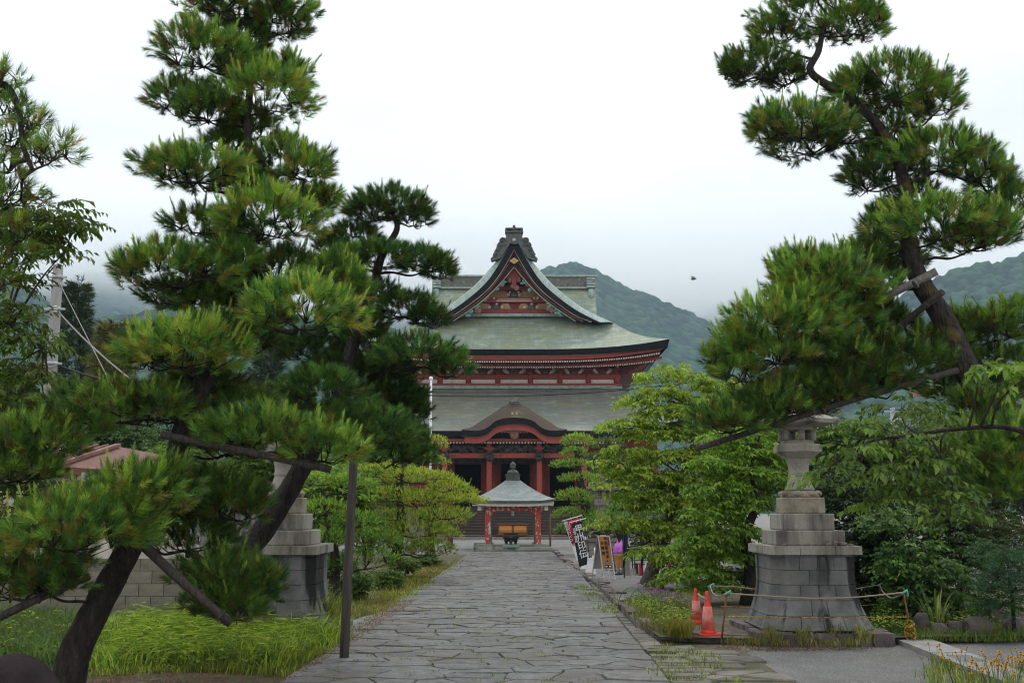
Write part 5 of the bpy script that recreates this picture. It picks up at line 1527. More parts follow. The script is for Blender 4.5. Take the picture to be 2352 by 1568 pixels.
def weight_base(u, v, label, z=TB, sc=1.0):
    g = G(u, v, z); k = S(v, g.y)
    t = thing('banner_base', label, 'banner base', (g.x, g.y, z), 'weighted banner bases')
    r = 13 * k * sc; h = 41 * k * sc
    mb = MB(); mb.box(-r, r, -r, r, 0, .03); mb.box(-r * .88, r * .88, -r * .88, r * .88, .03, h * .72, 0, .62); mb.build('tank', M['white'], t, local=True)
    mb = MB(); mb.box(-r * .55, r * .55, -r * .55, r * .55, h * .72 + .002, h * .86); mb.build('tank_top', M['white'], t, local=True)
    for s in (-1, 1):
        m2 = MB(); m2.box(s * r * .55 - .02, s * r * .55 + .02, -r * .3, r * .3, h * .86 + .002, h); m2.build('clamp', M['white'], t, local=True)
    return g, k
def banner(name, label, foot, corners, y, m, arm_m, base_k, wav=.03):
    """corners: photo points tl, tr, br, bl of the cloth, hung at distance y"""
    tl, tr, br_, bl = [P(u, v, y) for u, v in corners]
    t = thing(name, label, 'banner', (foot.x, foot.y, foot.z))
    rows = []
    for i in range(13):
        f = i / 12; a, b = tl.lerp(bl, f), tr.lerp(br_, f)
        r = []
        for j in range(9):
            g = j / 8; p = a.lerp(b, g); p.y += wav * math.sin(g * 5 + f * 3) * f
            r.append(p)
        rows.append(r)
    mb = MB(); mb.grid(rows, 0, True, True, flip=True)
    back = [[p + Vector((0, .006, 0)) for p in r] for r in rows]; mb.grid(back, 0, True, True)
    cl = mb.build('cloth', m, t)
    ptop = tr + (tr - br_).normalized() * .10 + (tr - tl).normalized() * .06
    mb = MB(); mb.tube([foot + Vector((0, 0, .25)), foot.lerp(ptop, .5) + Vector((.03, .04, 0)), ptop + Vector((0, .02, 0))], .013, 6); mb.build('pole', arm_m, t)
    up_ = (tl - bl).normalized() * .035
    mb = MB(); mb.tube([tl + up_ + (tl - tr).normalized() * .04, tr + up_ + (tr - tl).normalized() * .12], .012, 6); mb.build('arm', M['white'], t)
    for g in (.08, .5, .92):
        mb = MB(); p = tl.lerp(tr, g) + Vector((0, .003, 0)); mb.tube([p - up_ * .3, p + up_ * 1.2], .012, 4); mb.build('loop', M['white_cloth'], t)
    ux = (tr - tl).normalized(); uz = (tl - bl).normalized(); ny = ux.cross(uz).normalized()
    if ny.y > 0: ny = -ny
    mtx = Matrix((ux, uz, ux.cross(uz))).transposed().to_euler()
    return t, cl, (tl, tr, br_, bl), mtx
def on_cloth(cl, cs, mtx, ch, gx_, f, size, m, off=.05, sx=1.0):
    tl, tr, br_, bl = cs
    p = tl.lerp(bl, f).lerp(tr.lerp(br_, f), gx_); p = p + Vector((0, -off, 0))
    text_mesh('lettering', ch, size, m, cl, p - world_loc(cl), mtx, .003, sx)
Z = lambda X, Y: (1280.5 + X * .10986, 1171.4 + Y * .10986)
g1, k1 = weight_base(1356, 1317, 'white weighted base holding the black banner')
yb_ = g1.y - .1
t, cl, cs, mt = banner('black_banner', 'leaning black banner with big white characters', g1, [Z(283, 275), Z(508, 218), Z(650, 1118), Z(457, 1182)], yb_, M['black_cloth'], M['black_paint'], k1)
for i, ch in enumerate('甲州印伝'): on_cloth(cl, cs, mt, ch, .62, .17 + .195 * i, .235, M['white_cloth'], .045, .92)
for i, ch in enumerate('伝統工芸品'): on_cloth(cl, cs, mt, ch, .17, .155 + .066 * i, .085, M['white_cloth'], .045, .9)
g2, k2 = weight_base(1345, 1307, 'white weighted base behind, holding the red and white banner', TB, .92)
yr = g2.y - .1
t, cl, cs, mt = banner('red_banner', 'leaning red banner fading to white behind the black banner', g2, [Z(130, 240), Z(440, 152), Z(600, 960), Z(412, 1078)], yr, M['red_cloth'], M['bamboo'], k2, .015)
tl, tr, br_, bl = cs
def strip(name, m, g0, g1_, f0, f1, off):
    q = [tl.lerp(bl, f).lerp(tr.lerp(br_, f), g) + Vector((0, -off, 0)) for g, f in ((g0, f1), (g1_, f1), (g1_, f0), (g0, f0))]
    mb = MB(); mb.add(q, [(0, 1, 2, 3)]); mb.build(name, m, cl)
strip('dark_stripe', M['maroon_cloth'], .0, .24, .0, .60, .030); strip('white_edge', M['white_cloth'], .0, .035, .0, .62, .034); strip('white_lower', M['white_cloth'], 0, 1, .62, .98, .030)
strip('pink_band', M['pink_paint'], 0, 1, .56, .62, .033); strip('bracket_mark', M['white_cloth'], .30, .62, .05, .062, .034); strip('bracket_mark', M['white_cloth'], .30, .325, .05, .17, .034)
for i, ch in enumerate('新世代ワイン'): on_cloth(cl, cs, mt, ch, .14, .05 + .085 * i, .10, M['white_cloth'], .04, .9)
# navy banners edge-on
for (uf, vf, top_, lab, wpx) in ((1434, 1327, (1434, 1221), 'navy banner seen nearly edge-on beside the ice cream cone', 14), (1476, 1327, (1474, 1240), 'navy banner seen edge-on in front of the dark tree trunk', 9)):
    g = G(uf, vf, TB); k = S(1270, g.y); tz_ = P(top_[0], top_[1], g.y).z
    t = thing('navy_banner', lab, 'banner', (g.x, g.y, TB))
    mb = MB(); mb.tube([(0, 0, 0), (0, 0, tz_ - TB + .35)], .013, 6); mb.build('pole', M['black_paint'], t, local=True)
    rows = []
    for i in range(9):
        f = i / 8; z = tz_ - TB + .3 - (tz_ - TB + .05) * f; w = wpx * k * (1 - f) ** .8 + .02
        rows.append([Vector((w * .35 * j / 4 - .02 + (w * .65 if j > 2 else 0), .05 + .12 * math.sin(j * 1.3), z)) for j in range(5)])
    mb = MB(); mb.grid(rows, 0, True, True, flip=True); mb.build('cloth', M['navy_cloth'], t, local=True)
# ice cream cones
def ice_cream(u, v, lab, grp=None):
    g = G(u, v, TB); k = S(1270, g.y); zb = .32
    t = thing('ice_cream_model', lab, 'ice cream cone', (g.x, g.y, TB))
    H_ = (1319 - 1241) * k
    zc0 = (1319 - 1304.5) * k; zc1 = (1319 - 1271) * k
    mb = MB(); mb.lathe((0, 0, 0), [(4.5 * k, zc0), (5.2 * k, zc0 + .02), (7.0 * k, zc0 + 13 * k), (8.5 * k, zc1 - 6.2 * k), (8.9 * k, zc1 - 6 * k), (9.2 * k, zc1), (8 * k, zc1)], 16); wf = mb.build('wafer_cone', M['wafer'], t, local=True)
    for (r, z_) in ((8.6 * k, zc1 - 6 * k), (5.6 * k, zc0 + 4 * k)):
        m2 = MB(); m2.tube([(r * math.cos(a), r * math.sin(a), z_) for a in np.linspace(0, 2 * PI, 17)], .006, 4, caps=False); m2.build('wire_ring', M['steel'], wf, local=True)
    rows = []
    prof = [(9.8, 0), (11.6, 2.4), (11.0, 5.0), (11.4, 7.4), (10.2, 10), (10.4, 12), (8.2, 15), (7.6, 17), (5.0, 20), (3.0, 22.5), (1.6, 26), (.5, 29)]
    for r, z_ in prof:
        rows.append([Vector((r * k * math.cos(a) * (1 + .05 * math.cos(6 * a + z_ * .6)), r * k * math.sin(a) * (1 + .05 * math.cos(6 * a + z_ * .6)), zc1 + (z_ + 1.1 * math.sin(a + z_ * .25) * (z_ > 1 and z_ < 24)) * k)) for a in np.linspace(0, 2 * PI, 25)])
    mb = MB(); mb.grid(rows, 0, False, True); mb.build('purple_swirl', M['grape'], t, local=True)
    mb = MB(); mb.tube([(0, 0, .02), (0, 0, zc0)], .014, 6); mb.tube([(.05, .1, .02), (.05, .1, zc0 + .1)], .01, 6); mb.build('stand', M['steel'], t, local=True)
    mb = MB(); mb.box(-11 * k, 11 * k, -.16, .16, 0, .03); mb.build('stand_base', M['black_paint'], t, local=True)
ice_cream(1420, 1319, 'giant purple ice cream cone model facing the path')
ice_cream(1429, 1317, 'second purple ice cream cone model hidden behind the first')
g = G(1440, 1321, TB); k = S(1290, g.y)
pp = thing('metal_pedestal', 'stainless pedestal box with a rounded white top beside the navy banner', 'pedestal', (g.x, g.y, TB))
mb = MB(); h = 36 * k; mb.box(-6.5 * k, 6.5 * k, -.12, .12, .02, h, 0, .82); mb.build('body', M['steel'], pp, local=True)
mb = MB(); mb.prism([(-5.3 * k, h + .002)] + [(5.3 * k * math.cos(a), h + .002 + 5.3 * k * math.sin(a)) for a in np.linspace(0, PI, 9)][0:9], -.10, .10); mb.build('rounded_top', M['white'], pp, local=True, fix=True)
mb = MB(); mb.box(-9 * k, 9 * k, -.17, .17, 0, .018); mb.build('foot_plate', M['concrete'], pp, local=True)
# tables and benches
def table(u, v, lab, w, h, d):
    g = G(u, v, TB); k = S(1290, g.y); t = thing('folding_table', lab, 'table', (g.x, g.y, TB), 'dark tables by the stall')
    mb = MB(); mb.box(-w, w, -d, d, h - .03, h); mb.build('table_top', M['black_paint'], t, local=True)
    for sx in (-1, 1):
        for sy in (-1, 1):
            mb = MB(); mb.tube([(sx * (w - .05), sy * (d - .04), 0), (sx * (w - .05), sy * (d - .04), h - .03)], .018, 6); mb.build('leg', M['black_paint'], t, local=True)
        mb = MB(); mb.tube([(sx * (w - .05), -d + .04, .14), (sx * (w - .05), d - .04, .14)], .012, 6); mb.build('stretcher', M['black_paint'], t, local=True)
    mb = MB(); mb.tube([(-w + .05, d - .04, h * .45), (w - .05, d - .04, h * .45)], .012, 6); mb.build('stretcher', M['black_paint'], t, local=True)
table(1452, 1311, 'dark slim table standing behind the metal pedestal', .55, .62, .3)
table(1412, 1309, 'low grey bench standing behind the ice cream cone', .30, .36, .2)
table(1500, 1306, 'dark table half hidden behind the leaning grey trunk', .6, .62, .3)
# festival curtain
g = G(1531, 1321, TB); k = S(1300, g.y)
cu = thing('festival_curtain', 'red and white striped festival curtain around a low stall', 'curtain', (g.x, g.y, TB))
nst = 15
for i in range(nst):
    a, b = -62 + 124 * i / nst, -62 + 124 * (i + 1) / nst
    rows = []
    for f in (0, .5, 1): rows.append([Vector((k * (a + (b - a) * q), .04 * math.sin(q * 3 + i * 2) * (1 - f) , .03 + f * 25 * k)) for q in (0, .33, .66, 1)])
    mb = MB(); mb.grid(rows, 0, True, True); mb.build('stripe', M['red_cloth'] if i % 2 == 0 else M['white_cloth'], cu, local=True)
mb = MB(); mb.box(-62 * k, 62 * k, -.05, -.02, .02, 7 * k); mb.build('red_hem', M['red_cloth'], cu, local=True)
mb = MB(); mb.box(-62 * k, 62 * k, .06, .9, 24 * k, 25.5 * k); mb.build('counter', M['brown_wood'], cu, local=True)
for s in (-1, 1):
    for y in (.12, .85):
        mb = MB(); mb.box(s * 58 * k - .03, s * 58 * k + .03, y - .03, y + .03, 0, 24 * k); mb.build('leg', M['brown_wood'], cu, local=True)
g = G(1545, 1332, TB); k = S(1330, g.y); mb = MB(); mb.box(g.x - 48 * k, g.x + 48 * k, g.y, g.y + .35, TB, TB + .10); tag(mb.build('timber_edging', M['grey_wood']), 'pale grey timber edging on the gravel below the festival curtain', 'edging')
g = G(1521, 1352, TB); k = S(1300, g.y); mb = MB(); mb.tube([g, (g.x + .04, g.y, P(1525, 1252, g.y).z)], .045, 8); tag(mb.build('wooden_stake', M['stake']), 'upright brown wooden stake propping the yellow-green maple', 'stake')
# yellow notice, road barrier post, weather box behind the board
g = G(1386, 1300, TB); k = S(1240, g.y); t = thing('notice_stand', 'small pale yellow notice on a post behind the orange sign board', 'notice', (g.x, g.y, TB))
mb = MB(); mb.box(-.02, .02, -.02, .02, 0, 64 * k); mb.build('post', M['galv'], t, local=True)
mb = MB(); mb.box(-7 * k, 7 * k, -.04, -.022, 61 * k, 70 * k); mb.build('notice_board', M['yellow_sign'], t, local=True)
g = G(1366.5, 1312, TB); k = S(1280, g.y); t = thing('barrier_post', 'white post with a red band between the black banner and the sign board', 'post', (g.x, g.y, TB))
for (a, b, m) in ((0, 12, 'white'), (12, 24, 'red_cloth'), (24, 54, 'white')):
    mb = MB(); mb.tube([(0, 0, a * k), (0, 0, b * k - .002)], 1.7 * k, 8); mb.build('band', M[m], t, local=True)
g = G(1345, 1290, TB); k = S(1240, g.y); t = thing('instrument_box', 'small white lamp box on a thin post behind the black banner', 'lamp', (g.x, g.y, TB))
mb = MB(); mb.tube([(0, 0, 0), (0, 0, 50 * k)], .025, 6); mb.build('post', M['bamboo'], t, local=True)
mb = MB(); mb.box(-5 * k, 5 * k, -.08, .08, 50 * k, 57 * k); mb.build('housing', M['white'], t, local=True)

# ================================================================== ROPE FENCE AND CONES
def traffic_cone(u, vb, vt, wb, lab, rz=0.0):
    g = G(u, vb, TB); k = S((vb + vt) / 2, g.y); h = (vb - vt) * k * 1.02; r = wb * k / 2
    t = thing('traffic_cone', lab, 'traffic cone', (g.x, g.y, TB), 'traffic cones by the rope fence', rz); r *= 1.28; h *= 1.03
    mb = MB(); mb.slab([(x * r, y * r) for x, y in octa(1, .25)], 0, .025); mb.build('base_plate', M['cone_red'], t, local=True)
    prof = [(.66, .025), (.56, .10), (.515, .12), (.30, .66), (.255, .68), (.16, .93), (.15, .985), (.08, 1.0)]
    def part(nm, a, b, m, grow=0):
        mb = MB(); zs = [x[1] for x in prof]; rs_ = [x[0] for x in prof]
        zz = sorted({a, b} | {q for q in zs if a < q < b})
        mb.lathe((0, 0, 0), [(float(np.interp(q, zs, rs_)) * r + grow, q * h) for q in zz], 18); mb.build(nm, M[m], t, local=True)
    part('cone_body', .025, 1.0, 'cone_red'); part('reflective_sleeve', .14, .655, 'cone_pale', .006)
    return g, h
traffic_cone(1627, 1457, 1365, 45, 'worn red and pink traffic cone in front, nearest the paved path', .2)
traffic_cone(1600, 1431, 1357, 38, 'worn red traffic cone just behind the other one', .5)
def rope(pts, r, m, name, lab):
    mb = MB(); pp_ = smooth_path(pts, 8); mb.tube(pp_, r, 6)
    return tag(mb.build(name, m), lab, 'rope')
def fpost(u0, v0, u1, v1, y, m, lab):
    a, b = P(u0, v0, y), P(u1, v1, y); a.z = TB
    t = thing('fence_post', lab, 'fence post', a, 'posts of the rope fence')
    mb = MB(); mb.tube([a, b], .013, 6); mb.build('stake', m, t)
    mb = MB(); mb.tube([b - Vector((.03, 0, .02)), b + Vector((.05, 0, .03)), b + Vector((.055, 0, -.05))], .018, 6); mb.build('tape', M['teal_tape'], t)
    return a, b
yl_, yr_ = G(1658, 1466, TB).y, G(2094, 1462, TB).y
a1, b1 = fpost(1658, 1474, 1669, 1362, yl_, M['rust'], 'thin rusty rope post with green tape beside the front traffic cone')
a2, b2_ = fpost(2094, 1462, 2075, 1360, yr_, M['rust'], 'thin rusty rope post with green tape right of the lantern')
a3, b3 = fpost(1634, 1420, 1631, 1345, 14.9, M['bamboo'], 'rear left rope post behind the traffic cones')
a4, b4 = fpost(2023, 1425, 2021, 1342, 15.2, M['rust'], 'rear right rope post with a yellow tip behind the lantern')
def P2(u, v, y): return P(u, v, y)
rope([b1, P2(1780, 1369, yl_ - .1), P2(1862, 1373, yl_ - .15), P2(1960, 1371, yl_ - .1), b2_], .0095, M['rope'], 'tan_rope', 'tan rope strung across the front of the lantern at the top')
rope([P2(1663, 1415, yl_), P2(1780, 1417, yl_ - .1), P2(1960, 1417, yl_ - .1), P2(2084, 1416, yr_)], .007, M['yellow_rope'], 'striped_rope', 'thin yellow and black rope strung low across the front of the lantern')
rope([b3, P2(1638, 1362, 14.2), P2(1652, 1368, 13.6), b1], .0095, M['rope'], 'tan_rope', 'slack tan rope looping between the two left fence posts')
rope([b4, P2(2028, 1358, 14.6), P2(2045, 1372, 14.0), P2(2062, 1369, 13.7), b2_], .0095, M['rope'], 'tan_rope', 'slack tan rope looping between the two right fence posts')
rope([b3, P2(1690, 1347, 14.9), P2(1748, 1353, 14.95), P2(1900, 1356, 15.1), P2(1960, 1352, 15.2), b4], .008, M['rope'], 'tan_rope', 'tan rope strung behind the lantern')
rope([P2(1655, 1392, 14.9), P2(1760, 1394, 15.0), P2(1960, 1390, 15.2), P2(2020, 1387, 15.2)], .006, M['yellow_rope'], 'striped_rope', 'thin yellow and black rope strung low behind the lantern')
rope([G(1600, 1362, 0) * 0 + P2(1604, 1364, 14.2), P2(1611, 1370, 13.6), P2(1622, 1374, 13.2)], .016, M['rope'], 'tan_rope', 'short rope end linking the two traffic cones')
mb = MB(); c = P(2090, 1452, yr_ - .05); c.z = TB + .08
for j in range(7): mb.tube([c + Vector((.05 * math.cos(a + j), .05 * math.sin(a * .7 + j), .06 * math.sin(a) - .05 + .02 * j)) for a in np.linspace(0, 6, 12)], .012, 5)
tag(mb.build('rope_bundle', M['yellow_rope']), 'tangled bundle of yellow and black rope at the foot of the right post', 'rope')
# ================================================================== TREES
def unit(a): return a / np.maximum(np.linalg.norm(a, axis=-1, keepdims=True), 1e-9)
def needle_tufts(base, axis, L, K, nl, amin, amax, width, col, cvar=0.25, droop=0.10, rng=RNG):
    """N shoots with K needles each; one slim triangle per needle"""
    N = len(base)
    axis = unit(axis)
    ref = np.where(np.abs(axis[:, 2:3]) < .9, np.array([[0, 0, 1.0]]), np.array([[1.0, 0, 0]]))
    e1 = unit(np.cross(axis, ref)); e2 = np.cross(axis, e1)
    t = rng.random((N, K)) ** 0.8
    phi = rng.random((N, K)) * 2 * PI
    ang = amin + (amax - amin) * (1 - t) * rng.uniform(.75, 1.1, (N, K)) + rng.normal(0, .06, (N, K))
    d = axis[:, None] * np.cos(ang)[..., None] + (e1[:, None] * np.cos(phi)[..., None] + e2[:, None] * np.sin(phi)[..., None]) * np.sin(ang)[..., None]
    d[..., 2] -= droop * np.sin(ang)
    d = unit(d)
    p = base[:, None] + axis[:, None] * (t * L[:, None])[..., None]
    ln = nl[:, None] * rng.uniform(.75, 1.1, (N, K))
    sd = unit(np.cross(d, rng.normal(size=(N, K, 3)))) * (width / 2)
    v = np.stack([p - sd, p + sd, p + d * ln[..., None]], 2).reshape(-1, 3)
    c = col[:, None] * (1 + rng.normal(0, cvar, (N, K)))[..., None]
    c = np.clip(np.repeat(c.reshape(-1, 3), 3, 0), .004, .6)
    return v, c
def leaf_quads(p, d, n, ln, w, col, fold=.25, rng=RNG):
    """leaves: base p, direction d, rough normal n"""
    d = unit(d); s = unit(np.cross(d, n)); nn = np.cross(s, d)
    ln = ln[:, None]; w = w[:, None]
    mid = p + d * ln * .42
    v = np.stack([p, mid + s * w / 2 + nn * w * fold, p + d * ln - nn * ln * .12, mid - s * w / 2 + nn * w * fold], 1)
    i = np.arange(len(p))[:, None] * 4
    f = np.concatenate([i + np.array([[0, 1, 2]]), i + np.array([[0, 2, 3]])], 0)
    return v.reshape(-1, 3), f, np.repeat(col, 4, 0)
def tri_index(nv): return np.arange(nv).reshape(-1, 3)
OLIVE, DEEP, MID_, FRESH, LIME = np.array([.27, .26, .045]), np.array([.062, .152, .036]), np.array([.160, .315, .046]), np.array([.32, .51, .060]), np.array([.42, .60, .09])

def trunk_mesh(pts, rads, m, parent, name='trunk', n=12, wob=.05, step=5):
    c = smooth_path(pts, step)
    r = np.interp(np.linspace(0, 1, len(c)), np.linspace(0, 1, len(rads)), rads)
    mb = MB(); mb.tube(c, list(r), n, wob=wob); return mb.build(name, m, parent), c
def pine(name, label, y0, trunk_px, trunk_r, pads, cat='tree', group=None, needle=.11, width=.0052, K=58, dens=120, tone=1.0, tint=(1, 1, 1), candles=.10, bark='bark', base_z=0.0, twigs=True, neat=0.0, fresh=.4, seed=0, grow=1.0):
    """pads: (u, v, half width, half height, depth offset, brightness) on the photo, hung at y0 + offset"""
    rng = np.random.default_rng(100 + seed); random.seed(50 + seed)
    tp = [P(u, v, y0 + (dy if dy else 0)) for u, v, dy in [(q + (0,))[:3] for q in trunk_px]]
    root = thing(name, label, cat, (tp[0].x, tp[0].y, base_z), group)
    k = S(900, y0)
    tr, cl = trunk_mesh(tp, [max(.02, r * k) for r in trunk_r], M[bark], root)
    V, C = [], []
    tint = np.array(tint)
    nodes = []
    def near_trunk(q):
        w = P(q[0], q[1], y0 + (q[4] if len(q) > 4 else 0)); return min((w - t_).length for t_ in cl)
    pads = sorted(pads, key=near_trunk)
    for pi_, pd in enumerate(pads):
        u, v, ru, rv, dy, br = (tuple(pd) + (0, 1.0))[:6] if len(pd) < 6 else pd
        y = y0 + dy; c = np.array(P(u, v, y)); kk = S(v, y)
        ru, rv = ru * grow, rv * grow
        rx, rz = ru * kk, rv * kk; ry = min(rx, .85) * .8 if rx > .5 else rx * .85
        N = max(20, int(dens * 2.35 * rx * 3.1 * (rz + .25)))
        # points over the upper shell and rim of the pad
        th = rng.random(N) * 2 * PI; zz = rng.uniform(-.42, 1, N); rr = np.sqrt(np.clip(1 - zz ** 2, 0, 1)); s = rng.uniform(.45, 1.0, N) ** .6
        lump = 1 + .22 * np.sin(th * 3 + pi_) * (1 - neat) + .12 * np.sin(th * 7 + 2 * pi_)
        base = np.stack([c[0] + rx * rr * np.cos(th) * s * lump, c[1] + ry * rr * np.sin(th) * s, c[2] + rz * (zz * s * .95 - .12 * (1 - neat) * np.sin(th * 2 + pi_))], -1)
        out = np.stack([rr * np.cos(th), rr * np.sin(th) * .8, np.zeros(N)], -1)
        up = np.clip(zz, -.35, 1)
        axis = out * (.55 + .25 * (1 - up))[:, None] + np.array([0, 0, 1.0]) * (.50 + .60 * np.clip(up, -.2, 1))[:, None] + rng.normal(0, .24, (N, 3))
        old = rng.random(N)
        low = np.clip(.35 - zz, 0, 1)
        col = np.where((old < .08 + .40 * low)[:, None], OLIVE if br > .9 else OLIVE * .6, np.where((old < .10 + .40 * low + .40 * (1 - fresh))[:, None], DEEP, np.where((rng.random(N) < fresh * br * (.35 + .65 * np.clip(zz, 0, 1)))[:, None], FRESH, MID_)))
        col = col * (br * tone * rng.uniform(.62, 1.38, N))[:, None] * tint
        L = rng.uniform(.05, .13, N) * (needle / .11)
        v_, c_ = needle_tufts(base, axis, L, int(K * 1.0), needle * rng.uniform(.75, 1.15, N), .22, 1.08, width, col, cvar=.18, rng=rng)
        V.append(v_); C.append(c_)
        # upright candles
        nc = int(N * candles * (1.2 if br > 1 else .7))
        if nc:
            th = rng.random(nc) * 2 * PI; s = rng.random(nc) ** .5
            b = np.stack([c[0] + rx * .95 * np.cos(th) * s, c[1] + ry * .9 * np.sin(th) * s, c[2] + rz * np.sqrt(np.clip(1 - s ** 2, 0, 1)) * .8], -1)
            ax = np.stack([np.cos(th) * s * .45, np.sin(th) * s * .25, np.ones(nc)], -1) + rng.normal(0, .12, (nc, 3))
            Lc = rng.uniform(.10, .34, nc) * rng.uniform(.5, 1.0, nc) * (needle / .11)
            colc = np.where((rng.random(nc) < .75)[:, None], FRESH, LIME) * (tone * br * rng.uniform(.8, 1.2, nc))[:, None] * tint
            v_, c_ = needle_tufts(b, ax, Lc, int(K * 1.7), needle * rng.uniform(.42, .62, nc), .22, .85, width * 1.15, colc, droop=0, rng=rng)
            V.append(v_); C.append(c_)
        if twigs:
            # bough: grows from the nearest point of the trunk or of a bough built before it
            cv = Vector(c) - Vector((0, 0, rz * .45))
            def cost(w): return (w - cv).length + (0.0 if w.z < cv.z + .05 else .45 * (w.z - cv.z))
            jt = min(cl, key=cost); jn = min(nodes, key=cost) if nodes else None
            a = jn if jn is not None and cost(jn) < .8 * cost(jt) and (jn - cv).length > .05 else jt
            on_trunk = a is jt
            d = (cv - a).length
            mb = MB(); r0 = min(.034 if on_trunk else .02, .009 + .014 * d) * (1 + k * 25)
            sdv = Vector((random.uniform(-1, 1), random.uniform(-1, 1), 0)) * .10 * d
            p1 = a.lerp(cv, .33) + sdv + Vector((0, 0, random.uniform(-.02, .07) * d)); p2 = a.lerp(cv, .7) - sdv * .8 + Vector((0, 0, -.07 * d))
            if d > .12: mb.tube(smooth_path([a, p1, p2, cv], 4), lerp_list([r0, r0 * .8, r0 * .66, r0 * .45], 13), 7, wob=.12)
            nodes += [p2, cv] if d > .3 else [cv]
            forks = []
            for q in range(5 if ru < 70 else 8):
                an = 2 * PI * q / (5 if ru < 70 else 8) + random.uniform(-.3, .3); f = random.uniform(.45, .8)
                e = cv + Vector((rx * f * math.cos(an), ry * f * math.sin(an), rz * random.uniform(.05, .45)))
                m_ = cv.lerp(e, .5) + Vector((0, 0, -rz * .15 + random.uniform(-.04, .04)))
                mb.tube([cv, m_, e], [r0 * .5, r0 * .36, r0 * .2], 5); forks += [m_, e]
            for q in rng.choice(N, min(N, 20), replace=False):
                e = Vector(base[q]); f = min(forks, key=lambda w: (w - e).length)
                mb.tube([f, f.lerp(e, .55) + Vector((random.uniform(-.03, .03), 0, random.uniform(-.03, .02))), e], [.009 * (1 + k * 20), .007, .005], 3, caps=False)
            mb.build('branch', M['twig'] if d < .3 else M[bark], root)
    V = np.concatenate(V); C = np.concatenate(C)
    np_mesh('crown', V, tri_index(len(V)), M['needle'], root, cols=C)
    return root

# --- the tall shaggy pine on the left
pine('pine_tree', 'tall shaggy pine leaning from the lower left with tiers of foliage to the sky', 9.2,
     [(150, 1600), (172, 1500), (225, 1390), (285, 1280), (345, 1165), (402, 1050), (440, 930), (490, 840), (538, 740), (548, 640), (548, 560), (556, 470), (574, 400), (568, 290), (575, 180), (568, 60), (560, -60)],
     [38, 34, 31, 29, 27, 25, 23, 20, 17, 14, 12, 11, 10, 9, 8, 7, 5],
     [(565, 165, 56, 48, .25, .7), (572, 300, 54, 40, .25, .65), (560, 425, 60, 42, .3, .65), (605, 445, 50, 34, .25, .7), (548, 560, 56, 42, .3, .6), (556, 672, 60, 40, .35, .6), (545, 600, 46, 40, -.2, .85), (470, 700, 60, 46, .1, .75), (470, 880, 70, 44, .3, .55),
      (560, -75, 100, 50, 0, .9), (575, 18, 118, 52, 0, 1.0), (500, 10, 70, 40, -.2, .95), (640, 60, 60, 42, .1, .85),
      (470, 128, 90, 58, -.3, 1.0), (560, 100, 55, 40, .2, .75), (612, 225, 98, 62, -.1, 1.1), (660, 175, 45, 40, .2, .85), (425, 235, 72, 42, .2, .75), (480, 262, 70, 38, 0, .8),
      (455, 400, 112, 44, -.3, 1.1), (390, 395, 50, 38, -.2, 1.0), (520, 338, 52, 32, .3, .65), (660, 378, 78, 48, .2, .9), (700, 395, 38, 36, 0, 1.0),
      (608, 510, 108, 62, -.3, 1.15), (462, 520, 62, 32, .2, .75), (712, 480, 52, 38, .2, .9), (740, 460, 30, 26, .1, .9),
      (395, 630, 128, 58, -.3, 1.0), (480, 625, 60, 45, 0, .9), (420, 690, 84, 28, .2, .6), (655, 628, 100, 40, .4, .6), (760, 640, 58, 46, .1, .9),
      (690, 722, 118, 72, -.5, 1.2), (610, 730, 50, 50, -.1, 1.0), (800, 668, 40, 42, .1, .95),
      (420, 812, 126, 68, -.5, 1.2), (350, 820, 56, 50, -.4, 1.1), (500, 775, 60, 48, -.1, 1.0), (580, 790, 56, 46, .3, .6),
      (280, 945, 150, 50, -.2, .75), (370, 940, 70, 50, 0, .65), (70, 1025, 116, 52, -.6, .85), (170, 985, 80, 38, -.4, .8), (40, 1085, 84, 40, -.6, .8), (10, 1040, 60, 55, -.6, .85),
      (540, 950, 88, 58, .6, .55), (620, 1010, 140, 62, -.2, .85), (740, 1035, 84, 48, -.3, .95), (520, 1020, 70, 50, .1, .6),
      (305, 1142, 104, 66, -.6, .95), (385, 1110, 46, 46, -.4, .8), (170, 1225, 150, 80, -.8, 1.0), (80, 1290, 105, 60, -.6, .85), (260, 1190, 90, 60, -.7, .95), (30, 1350, 80, 50, -.4, .65), (110, 1340, 70, 40, -.5, .75), (590, 1345, 50, 46, .1, .6), (545, 1405, 60, 34, 0, .65), 
      (470, 1140, 118, 52, .3, .6), (430, 1235, 100, 58, .5, .5), (540, 1170, 70, 46, .2, .65), (520, 1330, 92, 58, .2, .6), (495, 1392, 60, 40, 0, .65), (560, 1370, 60, 46, .1, .65)],
     K=62, dens=150, seed=1, needle=.100, grow=1.08, width=.0046)
